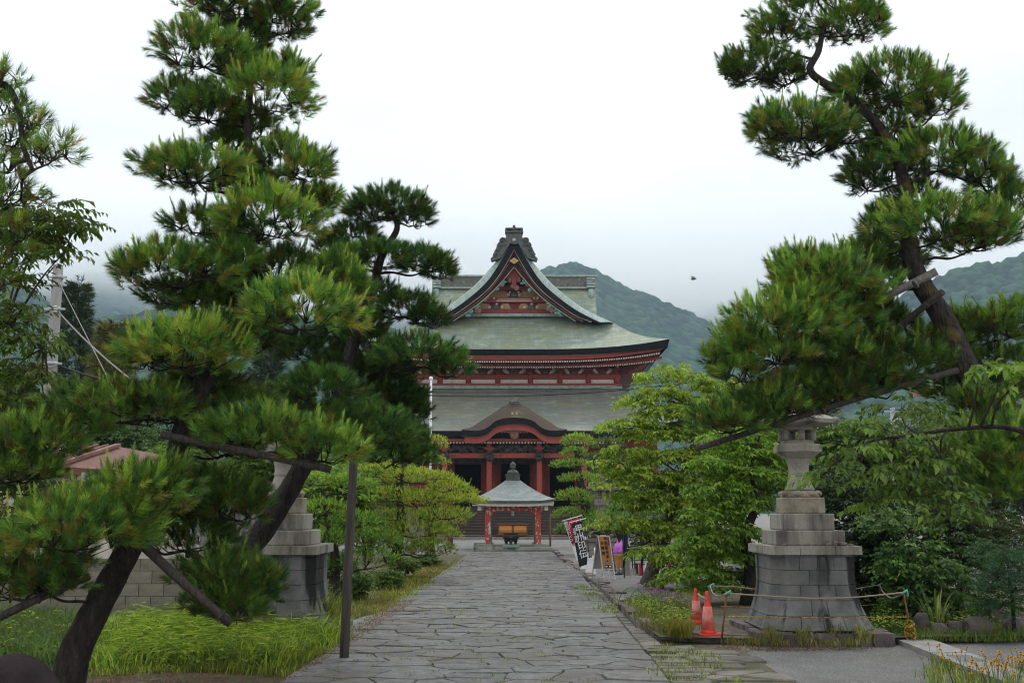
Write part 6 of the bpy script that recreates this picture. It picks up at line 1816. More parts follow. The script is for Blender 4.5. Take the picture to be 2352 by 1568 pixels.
# --- darker trained pine in front of the temple
pine('pine_tree', 'dark trained pine with cloud-like pads reaching toward the temple, trunk crossing the left lantern', 12.4,
     [(505, 1345), (530, 1300), (595, 1230), (655, 1140), (690, 1080), (745, 980), (792, 880), (806, 800), (845, 700), (862, 640), (880, 580), (912, 525), (898, 480)],
     [30, 28, 26, 24, 22, 20, 17, 15, 13, 11, 9, 7, 4],
     [(820, 872, 64, 48, .3, .5), (865, 945, 74, 56, .25, .5), (800, 682, 48, 36, .2, .65), (862, 676, 50, 30, .2, .7), (905, 1000, 60, 50, .2, .5), (770, 845, 60, 40, .2, .5), (840, 790, 60, 36, .2, .6),
      (893, 480, 96, 42, 0, .8), (850, 495, 50, 32, .1, .75), (950, 505, 42, 32, 0, .75), (812, 552, 68, 32, .3, .6), (760, 568, 34, 24, .3, .6),
      (868, 598, 90, 38, -.2, 1.0), (800, 600, 40, 28, -.1, .9), (975, 608, 58, 38, 0, .85), (1005, 625, 34, 30, 0, .85),
      (930, 712, 80, 36, .2, .7), (985, 735, 40, 34, .2, .7), (820, 742, 64, 38, .1, .75), (770, 760, 40, 34, .2, .7),
      (955, 822, 98, 50, -.3, 1.0), (1035, 848, 44, 36, -.1, 1.0), (890, 850, 50, 36, .1, .7), (720, 815, 80, 34, .4, .55), (690, 790, 50, 30, .4, .6),
      (900, 915, 76, 62, .3, .5), (938, 945, 42, 55, .3, .55), (928, 1020, 60, 54, 0, .8), (965, 1052, 34, 30, 0, .85),
      (735, 905, 100, 56, -1.9, .9), (660, 940, 56, 46, -1.5, .85), (850, 990, 96, 58, -1.8, .9), (770, 985, 80, 54, -1.9, .85), (690, 1000, 60, 50, -.1, .7), (900, 1050, 60, 36, -.2, .8)],
     K=64, dens=150, needle=.10, tone=.75, tint=(.78, .95, 1.05), candles=.02, neat=.8, fresh=.3, width=.0042, seed=2)
# --- the great leaning pine on the right
pine('pine_tree', 'great leaning pine on the right, its yellow-lichened trunk tied with bamboo poles', 10.2,
     [(2450, 1700), (2430, 1380), (2380, 1140), (2300, 1000), (2244, 900), (2200, 800), (2160, 720), (2115, 650), (2092, 590), (2086, 510), (2080, 440), (2056, 350), (2000, 270), (1925, 212), (1862, 165), (1880, 118), (1892, 60)],
     [44, 40, 36, 33, 29, 27, 25, 23, 20, 17, 15, 13, 11, 10, 9, 8, 5],
     [(2075, 610, 54, 46, .25, .7), (2005, 575, 46, 36, .1, .8), (2330, 905, 64, 56, .3, .5), (2050, 330, 56, 44, .3, .6), (2100, 460, 56, 40, .3, .65), (2250, 940, 56, 46, -.3, .6),
      (1885, 40, 140, 56, 0, .9), (1880, -45, 120, 46, 0, .95), (1960, 62, 78, 40, -.1, .95), (1780, 85, 50, 42, .1, .8), (1745, 165, 80, 42, .2, .65), (1690, 170, 36, 34, .2, .7), (1800, 185, 44, 30, .3, .55),
      (2050, 205, 120, 62, -.2, .95), (2140, 240, 58, 60, -.2, 1.0), (1960, 215, 60, 42, .1, .75), (2060, 270, 80, 46, .4, .55),
      (1840, 295, 108, 54, -.3, 1.0), (1770, 300, 48, 44, -.2, .95), (1920, 310, 56, 42, .0, .75), (1850, 340, 86, 34, .2, .6),
      (2030, 390, 82, 60, .4, .55), (1990, 420, 46, 44, .3, .6), (2150, 365, 96, 66, -.2, 1.0), (2240, 385, 62, 60, -.1, .95), (2280, 430, 56, 54, .1, .8),
      (2150, 525, 138, 62, -.3, 1.1), (2040, 520, 58, 48, .1, .7), (2270, 530, 70, 56, -.2, 1.05), (2230, 560, 80, 36, 0, .9), (2320, 480, 40, 50, 0, .9),
      (1890, 655, 128, 72, -.4, 1.0), (1830, 620, 60, 46, -.2, .95), (1960, 620, 82, 50, .1, .8), (2010, 650, 62, 50, .2, .75), (1850, 705, 90, 56, -.5, 1.05), (1935, 690, 90, 56, -.3, .95), (1700, 862, 56, 32, -.4, .95), (2060, 770, 50, 56, .5, .5), (1985, 800, 84, 46, .1, .65), (1900, 820, 96, 40, -.2, .8), (1660, 830, 40, 34, -.4, 1.0),
      (1790, 755, 122, 64, -.5, 1.1), (1710, 800, 62, 46, -.4, 1.05), (1880, 760, 80, 60, -.4, 1.0), (1950, 730, 70, 52, -.1, .8), (2010, 730, 56, 46, .5, .5), (1780, 820, 90, 36, -.4, .95),
      (1960, 865, 120, 42, 0, .6), (2080, 835, 100, 46, .1, .6), (1850, 895, 90, 36, 0, .65), (2150, 800, 60, 44, .2, .6), (1760, 935, 100, 42, -.2, .7), (1670, 975, 76, 40, -.3, .8), (1720, 965, 70, 36, -.2, .75), (1910, 905, 90, 44, -.1, .6), (2010, 890, 90, 46, 0, .55), (1840, 940, 70, 32, 0, .6),
      (2255, 770, 92, 50, .3, .7), (2330, 745, 72, 52, .3, .8), (2200, 760, 44, 42, .3, .7), (2290, 850, 80, 50, .4, .5), (2180, 900, 56, 40, .2, .5),
      (2290, 1040, 92, 66, -.6, .85), (2335, 1120, 66, 66, -.6, .85), (2250, 1000, 46, 40, -.4, .75), (2370, 1010, 60, 60, -.6, .9), (2290, 1110, 60, 40, -.4, .65)],
     K=60, dens=132, needle=.102, width=.0047, tint=(.95, .97, 1.0), candles=.15, bark='bark_yellow', seed=3)
# --- pine reaching in at the upper left
pine('pine_tree', 'thin pine branches reaching into the upper left corner', 8.2,
     [(-420, 1650), (-380, 1200), (-320, 800), (-230, 420), (-120, 230), (0, 192), (42, 250), (52, 330), (75, 392)],
     [40, 36, 30, 22, 14, 9, 7, 6, 3],
     [(5, 195, 46, 40, 0, .9), (-60, 200, 60, 40, 0, .9), (35, 262, 44, 32, .1, .9), (75, 285, 28, 26, 0, .95), (125, 352, 48, 34, 0, 1.0), (80, 365, 36, 28, .1, .85),
      (30, 320, 46, 40, .2, .7), (0, 380, 52, 40, .2, .75), (30, 450, 56, 46, .1, .75), (-40, 480, 60, 60, .2, .7), (40, 540, 46, 34, 0, .8), (20, 590, 60, 40, .1, .75), (-10, 650, 50, 36, .1, .7)],
     K=36, dens=62, needle=.115, tint=(1.25, 1.15, .9), candles=.02, fresh=.35, seed=4)
# --- low trained pines along the left of the path
def low_pine(label, y, trunk, pads, seed, tone=1.0, tint=(1.25, 1.05, .7), fresh=.6, grp='trained pines along the left of the path', nd=.075, dens=200, width=.006, K=10):
    return pine('trained_pine', label, y, trunk, lerp_list([13, 11, 9, 6], len(trunk)), pads, group=grp, needle=nd, width=width * 1.6, K=K, dens=dens * .9, tone=tone * 1.2, tint=tint, candles=.05, neat=.7, fresh=fresh, seed=seed)
low_pine('low trained pine with flat tiers directly behind the left lantern', 18.6, [(762, 1378), (770, 1290), (756, 1200), (742, 1130)],
         [(745, 1105, 70, 18, 0, 1.0), (810, 1115, 60, 18, .2, 1.0), (745, 1172, 66, 22, -.3, 1.0), (810, 1200, 70, 26, 0, .85), (760, 1240, 60, 26, -.2, .9), (840, 1240, 80, 30, .2, .75), (700, 1290, 36, 30, -.3, .9), (840, 1290, 80, 34, .2, .7), (760, 1310, 60, 30, .2, .6)], 11, tint=(.9, .98, .75))
low_pine('spreading trained pine with long yellow-green tiers propped toward the pavilion', 25, [(905, 1325), (912, 1260), (922, 1190), (918, 1110), (930, 1060)],
         [(880, 1085, 90, 20, .3, 1.0), (960, 1100, 90, 22, 0, 1.1), (1030, 1120, 50, 16, -.2, 1.15), (900, 1140, 90, 22, 0, 1.0), (980, 1150, 80, 22, 0, 1.1), (1060, 1150, 52, 14, -.3, 1.2), (1015, 1182, 70, 20, -.2, 1.15), (920, 1190, 80, 24, 0, .95), (960, 1220, 90, 26, -.2, 1.0), (900, 1255, 80, 30, 0, .85), (985, 1262, 60, 28, -.2, .85), (860, 1210, 60, 26, .2, .8)], 12)
low_pine('farther trained pine whose pale tiers end beside the pavilion roof', 33, [(990, 1292), (985, 1230), (990, 1150), (985, 1080)],
         [(985, 1060, 46, 16, 0, 1.2), (1000, 1020, 30, 20, .2, 1.2), (995, 1100, 56, 16, 0, 1.1), (1050, 1130, 50, 14, -.2, 1.2), (1085, 1152, 40, 10, -.4, 1.25), (1020, 1195, 50, 22, 0, 1.1), (1020, 1230, 44, 22, 0, 1.0), (970, 940, 18, 20, .4, 1.2)], 13, tint=(1.3, 1.05, .6), dens=150)
low_pine('small slender pine with stacked pads right of the pavilion', 37.5, [(1352, 1282), (1350, 1220), (1343, 1150), (1330, 1090), (1325, 1020)],
         [(1327, 1015, 38, 20, 0, 1.05), (1320, 1042, 32, 16, -.1, 1.0), (1315, 1068, 48, 15, 0, 1.0), (1335, 1100, 50, 15, 0, 1.05), (1318, 1142, 44, 20, -.2, 1.05), (1350, 1155, 36, 14, .1, .9), (1310, 1182, 44, 18, 0, .95), (1355, 1192, 40, 24, .1, .8), (1296, 1218, 24, 16, -.2, .85), (1345, 1220, 46, 18, 0, .8)], 14, tint=(1.0, 1.05, .8), grp='trained pines right of the pavilion', dens=230)
low_pine('dark rounded pine behind the slender pine, right of the temple porch', 52, [(1400, 1250), (1398, 1150), (1396, 1060), (1395, 1010)],
         [(1392, 990, 32, 17, 0, 1.0), (1394, 1022, 42, 20, 0, 1.0), (1400, 1050, 52, 18, 0, .9), (1400, 1090, 46, 22, 0, .8), (1410, 1140, 50, 26, 0, .8), (1380, 1180, 60, 30, 0, .8)], 15, tone=.75, tint=(.75, .95, .9), fresh=.2, grp='trained pines right of the pavilion', dens=130)
low_pine('low dark pine spreading behind the banners under the old lantern', 31, [(1440, 1290), (1430, 1240), (1410, 1200)],
         [(1395, 1195, 60, 22, 0, .85), (1440, 1175, 60, 26, .3, .8), (1370, 1210, 40, 16, -.3, .95), (1470, 1210, 60, 26, .3, .75)], 16, tone=.9, tint=(.85, 1.0, .8), grp='trained pines right of the pavilion', dens=130)

# ------------------------------------------------------------------ leafy trees
def leafy(name, label, y0, trunk_px, trunk_r, blobs, nspray, per, ln, w, cols, cat='tree', group=None, seed=0, droop=.35, flat=.55, bark='bark', base_z=0.0, twig_share=.5, limbs=True, crown='crown', stem_r=None, ydepth=1.0):
    rng = np.random.default_rng(300 + seed); random.seed(seed)
    tp = [P(u, v, y0) for u, v in trunk_px]
    root = thing(name, label, cat, (tp[0].x, tp[0].y, base_z), group)
    k = S(1000, y0)
    tr, cl = trunk_mesh(tp, [max(.008, r * k) for r in trunk_r], M[bark], root, 'trunk' if cat == 'tree' else 'stem', n=8)
    V, F, C = [], [], []; off = 0
    tw = MB()
    area = sum(b[2] * b[3] for b in blobs)
    cols = np.array(cols)
    for bi, bl in enumerate(blobs):
        u, v, ru, rv, dy, br = (tuple(bl) + (0, 1.0))[:6] if len(bl) < 6 else bl
        y = y0 + dy; c = np.array(P(u, v, y)); kk = S(v, y); rx, rz = ru * kk, rv * kk; ry = rx * ydepth
        n = max(6, int(nspray * ru * rv / area))
        th = rng.random(n) * 2 * PI; zz = rng.uniform(-.8, 1, n); rr = np.sqrt(1 - np.clip(zz, -1, 1) ** 2); s = rng.random(n) ** .45
        p = np.stack([c[0] + rx * rr * np.cos(th) * s, c[1] + ry * rr * np.sin(th) * s, c[2] + rz * zz * s], -1)
        d = np.stack([rr * np.cos(th) + .15 * rng.normal(size=n), rr * np.sin(th) * .9 + .15 * rng.normal(size=n), flat * (.25 * zz + rng.normal(0, .25, n)) - .08], -1); d = unit(d)
        tl = ln * per * .32 * rng.uniform(.7, 1.25, n)
        # leaves along each spray
        t = np.linspace(.12, 1, per)[None, :] + rng.normal(0, .03, (n, per))
        lp = p[:, None] + d[:, None] * (t * tl[:, None])[..., None]; lp[..., 2] -= .12 * tl[:, None] * t ** 2
        side = unit(np.cross(d, np.array([0, 0, 1.0])))
        sg = np.where(np.arange(per) % 2 == 0, 1.0, -1.0)[None, :, None]
        ld = d[:, None] * .55 + side[:, None] * sg * .8 + rng.normal(0, .28, (n, per, 3)); ld[..., 2] -= droop * rng.uniform(.4, 1.4, (n, per))
        nn = np.array([0, 0, 1.0]) + rng.normal(0, .35, (n, per, 3))
        cc = cols[rng.integers(0, len(cols), n)] * (br * rng.uniform(.72, 1.25, n))[:, None]
        cc = np.repeat(cc[:, None], per, 1) * rng.uniform(.8, 1.2, (n, per, 1))
        sz = rng.uniform(.65, 1.15, n * per)
        v_, f_, c_ = leaf_quads(lp.reshape(-1, 3), ld.reshape(-1, 3), nn.reshape(-1, 3), ln * sz, w * sz, cc.reshape(-1, 3), rng=rng)
        V.append(v_); F.append(f_ + off); C.append(c_); off += len(v_)
        if limbs:
            cv = Vector(c) - Vector((0, 0, rz * .3)); j = min(range(len(cl)), key=lambda i: (cl[i] - cv).length + .5 * max(0, cl[i].z - cv.z))
            a = cl[j]; mid = a.lerp(cv, .5) + Vector((random.uniform(-.1, .1), random.uniform(-.1, .1), random.uniform(-.1, .1)))
            mb = MB(); r0 = max(.008, min(.05, .010 * (cv - a).length)) * (stem_r or 1)
            mb.tube(smooth_path([a, mid, cv], 4), lerp_list([r0 * 1.4, r0, r0 * .5], 9), 6, wob=.08)
            for q in rng.choice(n, max(2, int(n * twig_share * .4)), replace=False):
                e = Vector(p[q]); m_ = cv.lerp(e, .5) + Vector((0, 0, random.uniform(-.05, .05)))
                mb.tube([cv, m_, e, e + Vector(d[q]) * float(tl[q]) * .8], [r0 * .5, r0 * .35, r0 * .22, .002], 3, caps=False)
            mb.build('branch', M['twig'], root)
    np_mesh(crown, np.concatenate(V), np.concatenate(F), M['leaf'], root, cols=np.concatenate(C))
    return root
YG_ = [(.25, .34, .035), (.31, .39, .045), (.21, .31, .032), (.36, .43, .07)]
GR_ = [(.11, .21, .036), (.14, .25, .042), (.085, .17, .032), (.18, .28, .05)]
DK_ = [(.022, .050, .018), (.030, .065, .022), (.018, .046, .014), (.045, .090, .024)]
MD_ = [(.055, .125, .030), (.075, .155, .036), (.042, .10, .026), (.10, .185, .045)]
leafy('maple_tree', 'bright yellow-green maple with a leaning grey trunk, nearest the banners', 21.6, [(1485, 1346), (1505, 1290), (1535, 1200), (1560, 1110), (1590, 1020), (1580, 930)], [18, 15, 11, 7, 4, 2],
      [(1545, 846, 16, 16, .5, 1.2), (1500, 862, 22, 14, .3, 1.2), (1590, 868, 30, 16, .6, 1.15), (1640, 885, 40, 18, .8, 1.1), (1520, 900, 46, 16, .1, 1.15), (1462, 915, 30, 12, 0, 1.2), (1610, 925, 50, 20, .4, 1.1), (1700, 930, 44, 20, .8, 1.05), (1540, 945, 60, 18, 0, 1.1), (1450, 968, 36, 12, -.2, 1.2), (1412, 972, 18, 8, -.2, 1.2), (1660, 970, 50, 20, .5, 1.0),
       (1500, 992, 56, 16, 0, 1.1), (1600, 985, 60, 22, .3, 1.0), (1440, 1030, 40, 12, -.4, 1.15), (1530, 1045, 70, 18, -.1, 1.0), (1630, 1040, 60, 26, .2, .95), (1430, 1072, 40, 10, -.4, 1.1), (1398, 1056, 18, 7, -.4, 1.15), (1490, 1090, 70, 16, -.2, 1.0), (1590, 1105, 70, 26, 0, .9), (1410, 1110, 30, 8, -.5, 1.1),
       (1450, 1132, 50, 12, -.4, 1.05), (1530, 1152, 76, 18, -.2, .95), (1620, 1170, 70, 26, 0, .85), (1425, 1192, 40, 8, -.6, 1.05), (1395, 1200, 22, 6, -.6, 1.05), (1480, 1200, 56, 12, -.4, .95), (1560, 1215, 70, 20, -.3, .9),
       (1508, 1258, 26, 10, -1.0, 1.15), (1470, 1266, 14, 6, -1.0, 1.15), (1560, 1275, 50, 16, -.8, .95), (1600, 1308, 50, 16, -1.0, .9), (1560, 1328, 36, 10, -1.0, .95), (1640, 1250, 56, 30, -.2, .85)], 2900, 8, .130, .060, [(.20, .32, .034), (.26, .37, .042), (.17, .29, .032), (.31, .41, .06)], seed=1, base_z=TB, bark='grey_bark', ydepth=.8, flat=.35, droop=.6)
leafy('maple_tree', 'green maple whose dark trunk stands directly behind the right lantern', 17.4, [(1722, 1392), (1728, 1300), (1712, 1230), (1740, 1150), (1725, 1080), (1745, 1000)], [24, 18, 12, 8, 5, 2],
      [(1680, 1000, 56, 22, .4, 1.1), (1760, 985, 56, 24, .8, 1.0), (1720, 1030, 60, 20, .3, 1.05), (1640, 1060, 50, 18, .2, 1.1), (1790, 1050, 46, 30, 1.0, .9), (1710, 1085, 70, 20, .3, 1.0), (1650, 1120, 60, 18, 0, 1.0), (1770, 1120, 50, 24, .8, .85), (1700, 1150, 60, 20, .1, .95), (1630, 1175, 56, 16, -.1, 1.0), (1670, 1215, 70, 20, 0, .9), (1610, 1240, 50, 14, -.2, .95), (1660, 1275, 60, 18, .1, .85), (1600, 1310, 50, 14, -.3, .95), (1640, 1340, 50, 16, -.1, .85), (1690, 1320, 40, 24, .5, .7)], 1650, 8, .11, .055, [(.16, .30, .034), (.21, .345, .042), (.13, .255, .032)], seed=2, base_z=TB, flat=.35, droop=.6, ydepth=.85)
# cherry branches on the right, in front of everything
leafy('cherry_tree', 'cherry tree outside the right edge with hanging leafy branches before the lantern', 7.6, [(2520, 1700), (2500, 1300), (2460, 1060), (2330, 985), (2200, 985), (2090, 1000), (2010, 1010), (1950, 1040), (1890, 1090)], [40, 32, 20, 6, 4.5, 4, 3, 2.5, 1.5],
      [(2050, 1010, 46, 24, 0, 1.0), (1970, 1030, 36, 20, -.1, 1.05), (1920, 1060, 30, 20, -.1, 1.05), (1885, 1095, 18, 14, -.1, 1.1), (2020, 1085, 50, 24, 0, .95), (2100, 1060, 50, 30, .1, .9), (2090, 1130, 60, 26, .1, .95), (2010, 1150, 30, 16, 0, 1.0), (2160, 1110, 44, 30, .1, .9), (2160, 1030, 46, 30, .2, .9), (2180, 1170, 40, 22, 0, .9), (2070, 935, 46, 22, .3, .9),
       (2300, 838, 46, 18, -.4, 1.25), (2250, 842, 24, 12, -.4, 1.25), (2345, 868, 22, 18, -.5, 1.15), (2160, 950, 36, 20, .3, .8)], 230, 7, .085, .040, GR_, seed=3, droop=.8, twig_share=1.6)
leafy('cherry_tree', 'cherry tree outside the left edge with drooping leaves in front of the utility pole', 9.0, [(-260, 1600), (-230, 1200), (-150, 900), (-90, 780), (0, 740), (60, 770), (100, 800)], [34, 28, 20, 12, 8, 5, 3],
      [(110, 492, 80, 34, 0, 1.05), (60, 520, 70, 46, .2, .95), (150, 572, 26, 16, 0, 1.05), (70, 560, 46, 26, .2, .9), (10, 640, 46, 26, .2, .95), (20, 715, 50, 28, 0, 1.05), (40, 770, 56, 30, 0, 1.0), (105, 790, 30, 14, -.1, 1.05), (20, 850, 60, 34, .1, .95), (95, 868, 40, 14, 0, 1.0), (40, 920, 76, 30, .1, .9), (110, 930, 30, 16, 0, 1.0), (10, 990, 70, 30, .2, .8), (70, 1115, 60, 30, .4, .8), (140, 1130, 60, 26, .4, .9), (60, 1170, 60, 26, .4, .7)], 760, 8, .09, .040, [(.10, .18, .03), (.13, .21, .04), (.07, .135, .026), (.15, .20, .05)], seed=4, droop=.7)
# shrubs behind the right lantern
leafy('shrub', 'big dark evergreen shrub right behind the right lantern', 16.6, [(1960, 1420), (1965, 1300), (1970, 1180)], [10, 8, 4],
      [(1930, 1130, 80, 60, .6, .9), (1990, 1170, 90, 70, .2, .9), (1950, 1240, 90, 80, 0, .9), (2040, 1240, 80, 80, 0, .85), (1980, 1320, 90, 70, -.2, .8), (2060, 1330, 70, 60, -.2, .8), (1960, 1385, 70, 40, -.2, .7)], 2600, 8, .075, .042, DK_, cat='shrub', group='shrubs behind the right lantern', seed=5, droop=.3, base_z=TB)
leafy('shrub', 'broad-leaved lighter green shrub between the dark shrub and the stone row', 14.8, [(2110, 1440), (2105, 1360), (2090, 1260)], [6, 5, 3],
      [(2060, 1200, 70, 40, .6, 1.1), (2090, 1265, 60, 36, .2, 1.3), (2075, 1300, 50, 26, 0, 1.4), (2130, 1310, 70, 40, 0, 1.1), (2110, 1350, 60, 34, 0, 1.2), (2170, 1370, 60, 30, -.2, 1.1), (2060, 1390, 34, 20, 0, 1.2), (2190, 1250, 60, 60, .6, .7)], 900, 8, .085, .055, MD_, cat='shrub', group='shrubs behind the right lantern', seed=6, base_z=TB)
leafy('shrub', 'dull small-leaved shrub at the right edge below the pine', 15.4, [(2200, 1440), (2205, 1350), (2215, 1240)], [8, 7, 4],
      [(2180, 1180, 80, 60, .4, .9), (2250, 1230, 90, 70, .2, .9), (2210, 1290, 80, 60, 0, .8), (2320, 1260, 80, 80, .3, .85), (2230, 1370, 70, 50, .2, .6), (2130, 1120, 60, 50, .8, .8)], 2000, 8, .055, .032, [(.04, .075, .022), (.06, .095, .026), (.03, .055, .018), (.09, .11, .035)], cat='shrub', group='shrubs behind the right lantern', seed=7, base_z=TB)
leafy('shrub', 'blue-green feathery shrub at the right edge above the stones', 13.2, [(2330, 1450), (2325, 1380), (2315, 1300)], [5, 4, 2],
      [(2300, 1265, 50, 26, 0, 1.0), (2340, 1300, 50, 30, 0, 1.0), (2290, 1320, 44, 22, -.1, 1.0), (2330, 1350, 60, 30, 0, .9), (2300, 1385, 50, 26, 0, .8)], 600, 14, .055, .014, [(.045, .125, .06), (.06, .15, .07), (.035, .10, .05)], cat='shrub', group='shrubs behind the right lantern', seed=8, droop=.2, base_z=TB)
# backdrop trees on the right
for i, (u, v, ru, rv, y, br, lab) in enumerate(((1690, 960, 90, 90, 30, 1.0, 'light green tree behind the maples, left of the right lantern'), (1830, 990, 110, 90, 29, .9, 'light green tree behind the top of the right lantern'), (1990, 1010, 120, 90, 27, .9, 'green tree with a few orange leaves behind the cherry branches'),
                                              (2140, 1020, 120, 110, 26, .8, 'green tree behind the right pine trunk'), (2290, 1050, 130, 120, 24, .75, 'green tree at the right edge behind the pine'), (1480, 1140, 90, 100, 45, .7, 'dull green tree beside the temple behind the banners'), (1620, 1150, 120, 110, 40, .6, 'shaded tree behind the yellow-green maple'))):
    t = leafy('broadleaf_tree', lab, y, [(u + 6, 1175 + 1.6 * 2200 / y), (u, v + rv), (u - 6, v)], [14, 11, 5],
          [(u + random.uniform(-.5, .5) * ru, v + random.uniform(-.5, .55) * rv, ru * .62, rv * .5, random.uniform(-.6, .6), br * random.uniform(.8, 1.15)) for _ in range(7)] + [(u - ru * .3, v + rv * 1.1, ru * .6, rv * .6, 0, br * .7), (u + ru * .4, v + rv * 1.2, ru * .6, rv * .6, 0, br * .6)], 1050, 8, .15, .088, GR_ if i < 5 else MD_, group='trees behind the right lantern', seed=20 + i)
    if i == 2:
        p_ = [P(2115 + random.uniform(-16, 22), 903 + random.uniform(-7, 6), 24.8) for _ in range(26)]
        v_, f_, c_ = leaf_quads(np.array(p_), RNG.normal(size=(26, 3)), RNG.normal(size=(26, 3)), np.full(26, .13), np.full(26, .08), np.tile([[.45, .10, .02]], (26, 1)))
        np_mesh('orange_leaves', v_, f_, M['leaf'], t, cols=c_)
# backdrop on the left
def conifer(label, y, u, vtop, vbase, wpx, col, seed, grp='conifers beyond the utility pole'):
    rng = np.random.default_rng(seed); top, bot = P(u, vtop, y), P(u, vbase, y); bot.z = 0
    t = thing('conifer_tree', label, 'tree', bot, grp); H = top.z; k = S(900, y); R = wpx * k
    mb = MB(); mb.tube([bot, Vector((bot.x + .1, y, H * .5)), top], [.28, .2, .04], 8); mb.build('trunk', M['bark'], t)
    N = 900; h = rng.random(N) ** .8; a = rng.random(N) * 2 * PI
    lay = np.sin(h * 40 + 2 * np.sin(a * 2)) * .15 + rng.random(N) ** .5
    r = R * np.clip((1 - h) ** .75 + .05, 0, 1) * lay
    base = np.stack([top.x + r * np.cos(a), y + r * np.sin(a), bot.z + H * (.18 + .82 * h) - r * .12], -1)
    ax = np.stack([np.cos(a), np.sin(a), np.full(N, .25)], -1) + rng.normal(0, .3, (N, 3))
    c = np.array(col) * rng.uniform(.6, 1.4, (N, 1))
    v_, c_ = needle_tufts(base, ax, np.full(N, .55), 20, np.full(N, .30), .4, 1.3, .05, c, rng=rng)
    np_mesh('crown', v_, tri_index(len(v_)), M['needle'], t, cols=c_)
conifer('tall dark conifer standing directly beside the utility pole', 46, 178, 655, 1130, 62, (.045, .075, .028), 41)
conifer('shorter conifer with rusty yellow-green foliage right of the utility pole', 40, 262, 748, 1140, 58, (.12, .125, .03), 42)
conifer('dark conifer partly hidden by the tall left pine', 50, 400, 770, 1140, 70, (.035, .065, .026), 43)
conifer('dark conifer behind the middle of the tall left pine', 52, 620, 790, 1140, 70, (.035, .065, .03), 44)
conifer('dark conifer at the left edge behind the cherry leaves', 55, 40, 850, 1140, 66, (.04, .075, .03), 45)
for i, (u, v, ru, rv, y, br, lab) in enumerate(((60, 1010, 120, 70, 33, 1.1, 'bright green tree at the left edge below the utility pole'), (250, 1000, 120, 80, 34, .8, 'green tree behind the red roofed house'), (420, 1060, 110, 80, 32, .9, 'green tree behind the leaning pine trunk'), (590, 1070, 110, 80, 30, 1.0, 'green tree behind the left lantern'), (700, 1010, 100, 100, 38, .7, 'shaded tree behind the dark trained pine'),
                                              (840, 1060, 110, 60, 36, 1.5, 'yellow-green tree glowing between the pines left of the temple'), (895, 960, 56, 100, 44, 1.4, 'yellow-green tree left of the temple porch, by the flagpole'), (760, 1130, 100, 60, 24, 1.3, 'light green tree behind the low trained pine'), (480, 930, 100, 70, 42, .6, 'dark green tree far behind the leaning trunk'))):
    leafy('broadleaf_tree', lab, y, [(u + 6, 1175 + 1.65 * 2200 / y), (u, v + rv), (u - 6, v)], [14, 11, 5],
          [(u + random.uniform(-.5, .5) * ru, v + random.uniform(-.5, .55) * rv, ru * .62, rv * .5, random.uniform(-.6, .6), br * random.uniform(.8, 1.15)) for _ in range(7)] + [(u - ru * .3, v + rv * 1.1, ru * .6, rv * .6, 0, br * .7), (u + ru * .4, v + rv * 1.2, ru * .6, rv * .6, 0, br * .6)], 1000, 8, .16, .092, GR_ if br >= .9 else MD_, group='trees behind the left pines', seed=60 + i)
# low bushes along the left verge
for i, (u, v, ru, rv, y, br, lab) in enumerate(((815, 1345, 34, 34, 19.5, .8, 'dark leafy bush beside the low trained pine trunk'), (880, 1330, 34, 26, 22, .75, 'leafy bush in the middle of the left verge'), (935, 1300, 34, 18, 26, 1.0, 'fresh green bush on the left verge farther along'), (985, 1285, 34, 22, 31, .8, 'small dark bush nearest the pavilion on the left verge'), (690, 1350, 40, 40, 17.5, .7, 'dark bush tucked right behind the left lantern'))):
    leafy('bush', lab, y, [(u, 1175 + 1.68 * 2200 / y), (u, v + rv * .4), (u, v)], [5, 4, 2], [(u + random.uniform(-.5, .5) * ru, v + random.uniform(-.5, .5) * rv, ru * .7, rv * .6, 0, br * random.uniform(.8, 1.2)) for _ in range(5)], 300, 8, .07, .045, GR_, cat='bush', group='bushes on the left verge', seed=80 + i)
# ================================================================== POLES TIED TO THE PINES, POSTS
def pole_obj(name, label, pts, r, m, cat='pole', joints=0, group=None):
    t = thing(name, label, cat, pts[0], group)
    mb = MB(); mb.tube(pts, r, 9); mb.build('shaft', m, t)
    pts = [Vector(p) for p in pts]
    for j in range(joints):
        p = pts[0].lerp(pts[-1], (j + .6) / joints); d = (pts[-1] - pts[0]).normalized()
        rr = r if not isinstance(r, (list, tuple)) else r[0]
        mb = MB(); mb.tube([p - d * .012, p, p + d * .012], [rr * 1.02, rr * 1.12, rr * 1.02], 9); mb.build('node', m, t)
    return t
g = G(790, 1518)
t = pole_obj('support_post', 'tall weathered wooden post standing at the left edge of the path', [g - Vector((0, 0, .05)), P(800, 1290, g.y), P(812, 1060, g.y), P(816, 880, g.y)], [.056, .054, .050, .046], M['post_wood'], 'post')
mb = MB(); p = P(813, 1000, g.y)
for j in range(4): mb.tube([p + Vector((.064 * math.cos(a), .064 * math.sin(a), .03 * j + .01 * math.sin(a))) for a in np.linspace(0, 2 * PI, 11)], .008, 4, caps=False)
mb.build('rope_binding', M['twig'], t)
yy = 9.9
pole_obj('bamboo_pole', 'thick pale bamboo pole tied across the right pine, upper end sticking out', [P(2151, 623, yy), P(2037, 680, yy + .3), P(1800, 838, yy + .6), P(1667, 922, yy + .2)], [.045, .043, .040, .036], M['bamboo'], 'pole', 6, 'support poles of the right pine')
pole_obj('bamboo_pole', 'dark bamboo pole tied below the pale one on the right pine trunk', [P(2165, 670, yy), P(2100, 722, yy + .35), P(1990, 812, yy + .45), P(1930, 862, yy + .6)], .036, M['old_pole'], 'pole', 4, 'support poles of the right pine')
